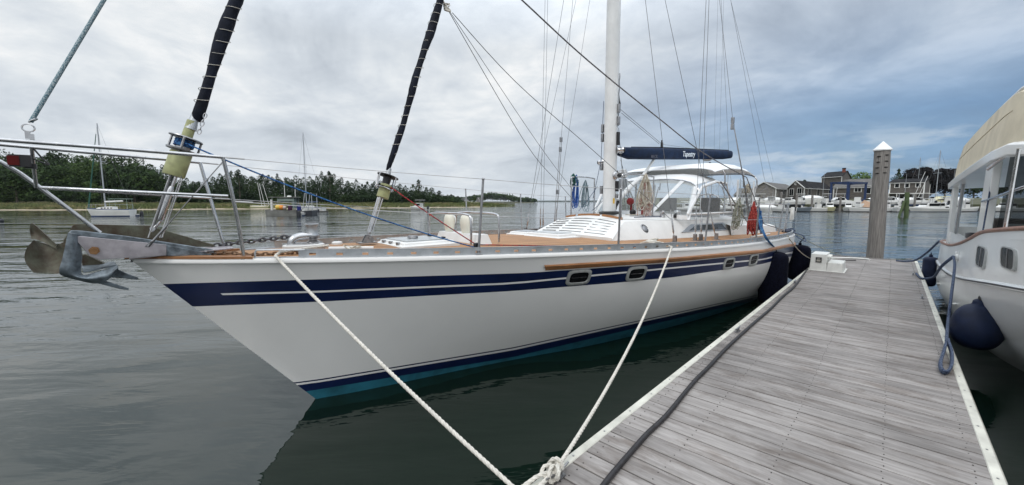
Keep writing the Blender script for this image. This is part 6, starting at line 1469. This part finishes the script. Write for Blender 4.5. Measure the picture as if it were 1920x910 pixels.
def sloop(name, label, x, y, L, yaw, mh, hullm, stripem, bootm, sail=None, dist=None, z=0, group=None, boomc=None, fbk=.095):
    pos = FG(x, dist, z) if dist else cx_pos(x, y); Tf = frame(pos, HEAD + yaw); Bm = L * .32; fb = L * fbk
    t_ = _thing(name, pos, label, 'sailboat', group)
    mb = MB(); P = boathull(mb, Tf, L, Bm, fb, .22, True); mb.build('hull', [hullm, hullm, bootm], t_, smooth=40)
    mb = MB(); mb.tube([r_[0] for r_ in P], .05, 5); mb.tube([r_[7] for r_ in P], .05, 5); mb.build('gunwale', stripem, t_)
    mb = MB(); Q = []
    for xx, k, zz in ((-.12, .32, .40), (.05, .32, .42), (.22, .24, .30), (.32, .14, .05)): Q.append([Tf(xx * L, Bm * k, fb), Tf(xx * L, Bm * k * .85, fb + zz), Tf(xx * L, -Bm * k * .85, fb + zz), Tf(xx * L, -Bm * k, fb)])
    mb.grid(Q); mb.add(Q[0], [[0, 1, 2, 3]]); cb_ = mb.build('cabin', bwhite, t_, smooth=20)
    mb = MB()
    for k in range(4): 
        for sd_ in (1, -1): mb.box(Tf((-.08 + k * .07) * L, sd_ * Bm * .305, fb + .22), (.035 * L, .04, .14), (Tf(1, 0, 0) - Tf(0, 0, 0), Tf(0, 1, 0) - Tf(0, 0, 0), Z1))
    mb.build('port_lights', glass, cb_)
    m0 = Tf(.10 * L, 0, fb + .3); mb = MB(); mb.tube([m0, m0 + Z1 * (mh - fb - .3)], [.085, .055], 8); mb.build('mast', alu, t_)
    mb = MB(); mb.tube([m0 + Z1 * mh * .5 + (Tf(0, 1, 0) - Tf(0, 0, 0)) * .9, m0 + Z1 * mh * .5 - (Tf(0, 1, 0) - Tf(0, 0, 0)) * .9], .03, 6); mb.build('spreader', alu, t_)
    mb = MB(); mb.tube([m0 + Z1 * .75, Tf(-.30 * L, 0, fb + 1.15)], [.11, .09], 8); mb.build('boom', boomc or bwhite, t_)
    mt_ = m0 + Z1 * (mh - fb - .35)
    for q in (Tf(L * .48, 0, fb * 1.2), Tf(-L * .49, 0, fb), Tf(.08 * L, Bm * .48, fb), Tf(.08 * L, -Bm * .48, fb)):
        mb = MB(); mb.tube([mt_, q], .012 if dist is None or dist < 100 else .016, 4); mb.build('stay', wire, t_)
    if sail: mb = MB(); mb.tube([Tf(L * .47, 0, fb * 1.3), mt_.lerp(Tf(L * .48, 0, fb * 1.2), .12)], [.09, .04], 6); mb.build('furled_jib', sail, t_)
    mb = MB()
    for a_, b_ in ((.46, .1), (.46, -.1), (.36, .24), (.36, -.24), (-.45, .4), (-.45, -.4), (-.3, .45), (-.3, -.45)): mb.tube([Tf(a_ * L, b_ * Bm, fb * 1.1), Tf(a_ * L, b_ * Bm, fb * 1.1 + .6)], .022, 4)
    mb.tube([Tf(.46 * L, .1 * Bm, fb * 1.1 + .6), Tf(.36 * L, .24 * Bm, fb * 1.1 + .6), Tf(-.3 * L, .45 * Bm, fb * 1.1 + .6), Tf(-.45 * L, .4 * Bm, fb * 1.1 + .6)], .015, 4); mb.tube([Tf(.46 * L, -.1 * Bm, fb * 1.1 + .6), Tf(.36 * L, -.24 * Bm, fb * 1.1 + .6), Tf(-.3 * L, -.45 * Bm, fb * 1.1 + .6), Tf(-.45 * L, -.4 * Bm, fb * 1.1 + .6)], .015, 4)
    mb.build('rail', steel, t_); return t_
greenc = mat('sail_green', (.02, .10, .075), .7, var=.1)
s1_ = sloop('sloop', 'white sloop with green furled sail and blue boot stripe moored at far left', 208, 406, 5.0, math.pi + .25, 12.2, bwhite, bblue, bblue, greenc, fbk=.18)
bq = at_z(208, 405, 0)
mb = MB(); Tf = frame(bq, HEAD + math.pi + .25); mb.box(Tf(-1.3, 0, 2.35), (2.3, 1.2, .08), (Tf(1, 0, 0) - Tf(0, 0, 0), Tf(0, 1, 0) - Tf(0, 0, 0), Z1))
for a_ in (-2.3, -.3):
    for b_ in (.55, -.55): mb.tube([Tf(a_, b_, .9), Tf(a_, b_, 2.35)], .03, 5)
mb.build('sun_awning', mat('awning_green', (.25, .34, .28), .8), s1_)
powerboat('dinghy', 'small white dinghy trailing behind the sloop with the green sail', 245, 405.5, 1.9, math.pi + .6, 'open', bwhite, bblue, 'dinghy', .28)
sloop('sloop', 'white sloop with bare mast moored behind the grey workboat', 581, 397.5, 5.6, math.pi, 15.0, bwhite, bblue, bblue, None, boomc=bblue, fbk=.14)
powerboat('dinghy', 'tiny grey dinghy beside the bare masted sloop', 608, 398, 1.6, .4, 'open', bgrey, bgrey, 'dinghy', .22)
powerboat('cruiser', 'small white cabin boat lying off the marsh near the lone evergreen', 785, 393, 5.6, math.pi - .5, 'cruiser', bwhite, bdark, 'motorboat', .6)
# grey workboat
wp = at_z(545, 404.5, 0); Tf = frame(wp, HEAD + .12); ux, uy = Tf(1, 0, 0) - Tf(0, 0, 0), Tf(0, 1, 0) - Tf(0, 0, 0); AX = (ux, uy, Z1)
wk = _thing('workboat', wp, 'grey steel workboat with a square wheelhouse, lifting frame and coloured buoys aboard', 'workboat')
mb = MB(); P = []
for x_, hb, z_ in ((-3.0, .9, .85), (-2.6, 1.25, .80), (0, 1.35, .72), (1.0, 1.3, .80), (1.25, 1.25, .85)): P.append([Tf(x_, hb, z_), Tf(x_ + (.15 if x_ < -2 else 0), hb * .95, -.3), Tf(x_ + (.15 if x_ < -2 else 0), -hb * .95, -.3), Tf(x_, -hb, z_)])
mb.grid(P); mb.add(P[0], [[0, 1, 2, 3]]); mb.add(P[-1], [[0, 1, 2, 3]]); mb.grid([[r_[0] - Z1 * .25, r_[3] - Z1 * .25] for r_ in P]); mb.build('hull', bgrey, wk, smooth=20)
mb = MB(); 
for x_ in (1.35, 2.4): pass
mb.grid([[Tf(1.25, -1.2, .6), Tf(1.25, 1.2, .6), Tf(1.25, 1.2, -.3)], [Tf(3.2, -1.1, .75), Tf(3.2, 1.1, .75), Tf(3.1, 1.1, -.3)]]); mb.box(Tf(2.2, -1.15, .25), (1.9, .1, .9), AX); mb.box(Tf(3.2, 0, .3), (.1, 2.3, .9), AX); mb.build('stern_pen', bdark, wk)
mb = MB(); 
for a_ in (-2.0, .8):
    for b_ in (.85, -.85): mb.box(Tf(a_, b_, 1.55), (.10, .10, 1.9), AX)
mb.box(Tf(-.2, .88, 2.2), (2.2, .05, .45), AX); mb.box(Tf(-.2, -.88, 2.2), (2.2, .05, .35), AX); mb.box(Tf(.6, 0, 1.7), (.08, 1.7, 1.4), AX); mb.build('wheelhouse', mat('wheelhouse_green', (.20, .25, .23), .6, var=.15), wk, smooth=False)
mb = MB(); mb.box(Tf(-.7, 0, 2.58), (3.6, 2.1, .09), AX); mb.build('wheelhouse_roof', bgrey, wk, bev=.02)
mb = MB(); mb.lathe([(.28, 0), (.30, .06), (.25, .16), (.05, .2)], Tf(-.05, 0, 2.63), Z1, 16); mb.build('radar_dome', bwhite, wk)
mb = MB(); mb.tube([Tf(-.8, .4, 2.6), Tf(-.8, .4, 4.7)], .045, 6); mb.tube([Tf(.6, .4, 2.6), Tf(.65, .4, 4.5)], .045, 6); mb.build('antenna', bwhite, wk)
mb = MB(); mb.tube([Tf(2.0, -1.0, .7), Tf(2.4, -1.0, 3.1), Tf(3.3, -1.0, 3.1), Tf(3.3, -1.0, .7)], .06, 6); mb.tube([Tf(2.0, 1.0, .7), Tf(2.4, 1.0, 3.1), Tf(3.3, 1.0, 3.1), Tf(3.3, 1.0, .7)], .06, 6); mb.tube([Tf(2.4, -1, 3.1), Tf(2.4, 1, 3.1)], .06, 6); mb.build('lifting_frame', alu, wk)
mb = MB(); mb.box(Tf(-2.0, -1.05, 1.5), (.22, .2, 1.5), AX); mb.build('white_post', bwhite, wk)
for k, (a_, r_, c_) in enumerate(((-1.15, .42, (.75, .50, .10)), (-.75, .36, (.80, .28, .04)), (-.35, .28, (.55, .45, .40)))):
    mb = MB(); mb.sphere(Tf(a_, -1.0, 1.0 + r_ * .5), r_, n=16, m=10); mb.build('buoy', mat('buoy_%d' % k, c_, .5), None, label=['yellow buoy stowed on the side deck of the grey workboat', 'orange buoy stowed between the yellow and the pale one', 'pale buoy stowed amidships on the grey workboat'][k], cat='buoy', group='buoys on the workboat')
for k, (a_, c_, lb) in enumerate(((.35, (.07, .02, .06), 'dark purple tub on the deck of the grey workboat'), (1.55, (.02, .03, .20), 'blue drum on the aft deck of the grey workboat'))):
    mb = MB(); mb.lathe([(.24, 0), (.27, .05), (.27, .7), (.2, .75)], Tf(a_, -.95, .75), Z1, 16); mb.build('drum', mat('drum_%d' % k, c_, .5), None, label=lb, cat='drum')
powerboat('skiff', 'small blue and white tender tied behind the grey workboat', 568, 405, 1.7, math.pi / 2, 'open', bwhite, bblue, 'dinghy', .4)
for (x, y, lb, c_) in ((2, 416, 'dark mooring ball floating at the left edge', bdark),):
    q = at_z(x, y, 0); mb = MB(); mb.sphere(q + Z1 * .10, .2, n=16, m=10); mb.cyl(q + Z1 * .28, q + Z1 * .36, .03); mb.build('mooring_ball', c_, None, label=lb, cat='mooring ball')
# beach dinghies with masts
for k, (x, xt, yt, lb) in enumerate(((488, 483, 343, 'leftmost beached catamaran with a tall bare mast on the sand'), (494, 486, 344, 'middle beached catamaran with bare mast on the sand'), (502, 492.5, 345, 'rightmost beached catamaran with a leaning bare mast'))):
    dh = LD(x) + 4 + k; pos = FG(x, dh, .35); Tf = frame(pos, HEAD + .25); t_ = _thing('beach_catamaran', pos, lb, 'catamaran', 'beached catamarans')
    for b_ in (-.9, .9):
        mb = MB(); mb.tube([Tf(-2.2, b_, .35), Tf(-1.5, b_, .22), Tf(1.3, b_, .22), Tf(2.3, b_, .42)], [.10, .2, .2, .05], 8); mb.build('float_hull', mat('cat_cream', (.60, .55, .42), .5) if b_ < 0 else bwhite, t_)
    mb = MB(); mb.tube([Tf(.5, -.9, .5), Tf(.5, .9, .5)], .05, 6); mb.tube([Tf(-1.3, -.9, .5), Tf(-1.3, .9, .5)], .05, 6); mb.build('crossbeam', alu, t_)
    mb = MB(); mb.tube([Tf(.5, 0, .5), far(xt, yt, dh)], .06, 6); mb.build('mast', bwhite, t_)
# marina boats on the right, nearest row against the floats
mar = [
 ('console', 1402, 396.5, 6.0, 1.2, bgrey, None, 'grey open boat moored left of the red rope coil'),
 ('covered', 1437, 397, 6.0, -1.0, bwhite, bwhite, 'white boat under a pale cover behind the red rope coil'),
 ('console', 1462, 397.5, 6.2, math.pi - 1.2, bwhite, None, 'white console boat with dark outboard behind the stern rail'),
 ('open', 1497, 397, 5.2, -.9, bgy2, None, 'slate hulled open boat left of the white covered one'),
 ('console', 1530, 397, 6.4, math.pi - .15, bwhite, None, 'white console boat with cream top under the shrink wrapped boat'),
 ('cabin', 1553, 397, 6.4, -math.pi / 2 - .35, bcream, bdark, 'cream cabin boat with yellowish bow moored left of the thin dock post'),
 ('pilot', 1590, 397, 5.6, math.pi + .9, bwhite, bdark, 'white pilothouse boat between the cream boat and tan tent boat'),
 ('tent', 1617, 397.5, 6.2, math.pi - .1, bwhite, bdark, 'white boat with a peach tan canvas tent left of the piling'),
 ('console', 1664, 397, 5.0, -1.2, bwhite, None, 'white console boat half hidden right of the piling'),
 ('open', 1680, 397.5, 4.2, math.pi + .9, bwhite, bdark, 'small white runabout behind the green pilings'),
 ('cruiser', 1738, 397.5, 8.6, math.pi, bwhite, bgy2, 'large white sport cruiser with grey topsides right of the green pilings'),
 ('cabin', 1768, 396.5, 6.0, -1.1, bwhite, bdark, 'white cabin boat by the cruiser corner post'),
 ('console', 1812, 397, 6.5, .1, bwhite, bdark, 'white boat seen through the cruiser side window'),
 ('cruiser', 1885, 397, 7.5, math.pi, bwhite, bdark, 'white boat at far right seen past the cruiser cabin'),
 ('covered', 1340, 396.5, 6.2, .2, bwhite, bwhite, 'white covered boat seen through the bimini curtains'),
 ('pilot', 1368, 396.5, 6.0, math.pi, bwhite, bdark, 'white pilothouse boat seen just right of the bimini'),
 ('cruiser', 1290, 396, 7.0, .1, bwhite, bdark, 'white cruiser seen through the dodger window'),
]
for st, x, y, L, yw, hm, ac, lb in mar: powerboat('motorboat', lb, x, y, L, yw, st, hm, ac, group='boats moored along the marina')
powerboat('motorboat', 'large white shrink wrapped boat stored ashore below the gabled building', 1524, 0, 7.0, .1, 'covered', bwhite, bwhite, dist=100, fb=1.5)
for k, (x, d, L, lb) in enumerate(((1418, 96, 4.8, 'white covered boat ashore left of the boathouse'), (1452, 95, 6.5, 'white covered boat ashore before the white boathouse wall'), (1565, 96, 6, 'white covered boat ashore under the blue lift'), (1640, 96, 6, 'white covered boat ashore behind the wooden piling'), (1700, 96, 7, 'white covered boat ashore below the balcony'), (1752, 95, 8, 'cream covered boat ashore beneath the purple trees'), (1800, 95, 7, 'white covered boat ashore beyond the cruiser window'), (1385, 97, 7, 'white covered boat ashore beside the long grey shed'))):
    powerboat('motorboat', lb, x, 0, L * .8, (.2, -.9, 1.1)[k % 3], 'covered', bcream if k == 5 else bwhite, bcream if k == 5 else bwhite, dist=d, fb=1.0, group='boats stored ashore')
for k, (x, d, L, st, yw, lb) in enumerate(((1395, 93, 5.2, 'cruiser', 1.1, 'white cruiser ashore behind the bare mast beside the bimini'), (1428, 92, 5.0, 'console', -.8, 'white console boat ashore below the long grey shed'), (1445, 91, 5.4, 'pilot', .9, 'white pilothouse boat ashore before the boathouse gable'), (1480, 92, 5.0, 'cabin', -1.0, 'white cabin boat ashore below the left gable window'), (1500, 93, 5.4, 'cruiser', .7, 'white cruiser ashore below the corner of the gabled building'), (1546, 92, 5.0, 'console', 1.2, 'white console boat ashore left of the blue lift leg'), (1578, 92, 5.2, 'cruiser', -.7, 'white cruiser ashore between the blue lift legs'), (1606, 91, 5.0, 'cabin', .8, 'white cabin boat ashore inside the blue lift'), (1668, 92, 5.2, 'pilot', -.9, 'white pilothouse boat ashore below the balcony posts'), (1688, 91, 5.0, 'console', .9, 'white console boat ashore behind the mossy pilings'), (1722, 92, 5.4, 'cruiser', -.6, 'white cruiser ashore at the right end of the balcony'), (1745, 91, 5.0, 'console', 1.0, 'white console boat ashore below the yellow boom'), (1775, 92, 5.4, 'cruiser', .8, 'white cruiser ashore left of the cruiser window post'))):
    powerboat('motorboat', lb, x, 0, L, yw, st, bwhite, [bdark, bblue, bgy2][k % 3], dist=d, fb=.7, group='boats stored ashore')
for k, (x, yt) in enumerate(((1345, 338), (1366, 326), (1386, 344), (1414, 352), (1447, 356), (1540, 322), (1693, 326), (1782, 318))):
    b_ = FG(x, 97, 1.3); mb = MB(); mb.tube([b_, V((b_.x, b_.y, zat(yt, 97)))], [.05, .025], 6); mb.build('bare_pole', alu, None, label=['thin pole just right of the dodger', 'thin pole rising through the bimini curtain', 'short thin pole left of the grey shed', 'short thin pole before the grey shed', 'short thin pole before the boathouse', 'thin tall pole left of the brick chimney', 'thin tall pole right of the wooden piling', 'thin tall pole against the last purple tree'][k], cat='pole', group='thin poles in the boatyard')
# floats they lie against
fl = mat('marina_float', (.07, .065, .06), .9)
for k, (xa, xb, d, lb) in enumerate(((1240, 1640, 4.5, 'long low marina float behind the moored boats left of the piling'), (1650, 1960, 4.0, 'long low marina float behind the moored boats right of the piling'))):
    mb = MB(); n_ = 14; mb.slab([[FG(xa + (xb - xa) * i / n_, RD(xa + (xb - xa) * i / n_) + d, .45) for i in range(n_ + 1)], [FG(xa + (xb - xa) * i / n_, RD(xa + (xb - xa) * i / n_) + d + 2, .45) for i in range(n_ + 1)]], Z1 * -.4); mb.build('marina_float', fl, None, smooth=False, label=lb, cat='float')
# dock posts
posts = [(1408, 362, 396, .22, 'dark dock post left of the red rope coil'), (1463, 362, 394, .20, 'dark dock post behind the stern rail'), (1492, 366, 394, .2, 'short dark dock post before the gable'), (1521, 367, 393, .2, 'dark dock post before the shrink wrapped boat'), (1574, 369, 397, .2, 'thin dark dock post between the cream and the pilothouse boats'), (1713, 364, 396, .2, 'dark dock post right of the green pilings'), (1643, 364, 396, .2, 'dock post hidden by the piling'), (1386, 370, 396, .2, 'pale dock post beside the tackle')]
for x, yt, yb, r_, lb in posts[:6] + posts[7:]:
    dh = RD(x) + 3; b = FG(x, dh, -.5); zt2 = zat(yt, dh); mb = MB(); mb.tube([b, V((b.x, b.y, zt2))], r_, 10); mb.sphere(V((b.x, b.y, zt2)), r_, (1, 1, .5), 10, 6); mb.build('dock_post', pilew, None, label=lb, cat='post', group='marina dock posts')
gp = mat('piling_green', (.05, .085, .03), .9, var=.3, vs=1.5, col2=(.10, .13, .06))
for k, (xb, yb, xt, yt, r_) in enumerate(((1685.5, 407, 1696, 377, .14), (1699, 407, 1701, 361, .24))):
    dh = 2 * F / (yb - 378) * 1.0; b = at_z(xb, yb, 0); dh = (b - EYE).dot(FH); tq = far(xt, yt, dh)
    mb = MB(); mb.tube([b + (b - tq) * .2, b, tq], r_, 10); mb.build('old_piling', gp, None, label=['thin leaning green piling in the water right of the tall piling', 'thick mossy green piling in the water right of the tall piling'][k], cat='piling', group='old green pilings')
# masts of yachts behind
sloop('sloop', 'white yacht with a yellow boom cover stored beneath the purple trees', 1758, 0, 9, math.pi, zat(282, 100) - 1.2, bwhite, bwhite, bblue, None, dist=100, z=1.2, boomc=bcream)
sloop('sloop', 'yacht whose thin mast rises behind the building with three windows', 1712, 0, 9, .2, zat(295, 150) - 3, bwhite, bwhite, bblue, None, dist=150, z=3)
for k, (x, yt, lb) in enumerate(((1378, 335, 'bare mast rising right of the bimini'), (1355, 318, 'bare mast seen through the bimini curtain'), (1326, 322, 'bare mast seen behind the bimini front'), (1292, 330, 'bare mast seen through the dodger'))):
    sloop('sloop', 'white yacht with ' + lb, x, 0, 8.5, .15 * k, zat(yt, 92) - .0, bwhite, bwhite, bblue, None, dist=92, group='yachts moored beyond the stern')
# inclined spar leaning ashore
for k, (x0, y0, x1, y1, lb) in enumerate(((1727, 340, 1735, 322, 'short pale spar leaning by the building with three windows'), (1730, 352, 1740, 330, 'second pale spar leaning right of the building'), (1562, 395, 1570, 352, 'slim white flagpole in front of the blue lift'))):
    mb = MB(); a, b = far(x0, y0, 100), far(x1, y1, 100); a = a + (a - b) * ((a.z - 1.5) / (b.z - a.z)) if k < 2 else a; mb.tube([a, b], .04, 6); mb.build('spar', bwhite, None, label=lb, cat='spar' if k < 2 else 'pole')

# ------------------------------ the air over the harbour
hzm = bpy.data.materials.new('haze'); hzm.use_nodes = True; _t = hzm.node_tree; _t.nodes.remove(_t.nodes['Principled BSDF'])
_v = _t.nodes.new('ShaderNodeVolumePrincipled'); _v.inputs['Color'].default_value = (.78, .84, .90, 1); _v.inputs['Density'].default_value = .00007; _v.inputs['Anisotropy'].default_value = .1
_t.links.new(_v.outputs[0], _t.nodes['Material Output'].inputs['Volume'])
mb = MB(); mb.box((0, 3000, 14.5), (14200, 12200, 31)); mb.build('haze', hzm, smooth=False, kind='stuff', label='thin pale haze in the air over the harbour')
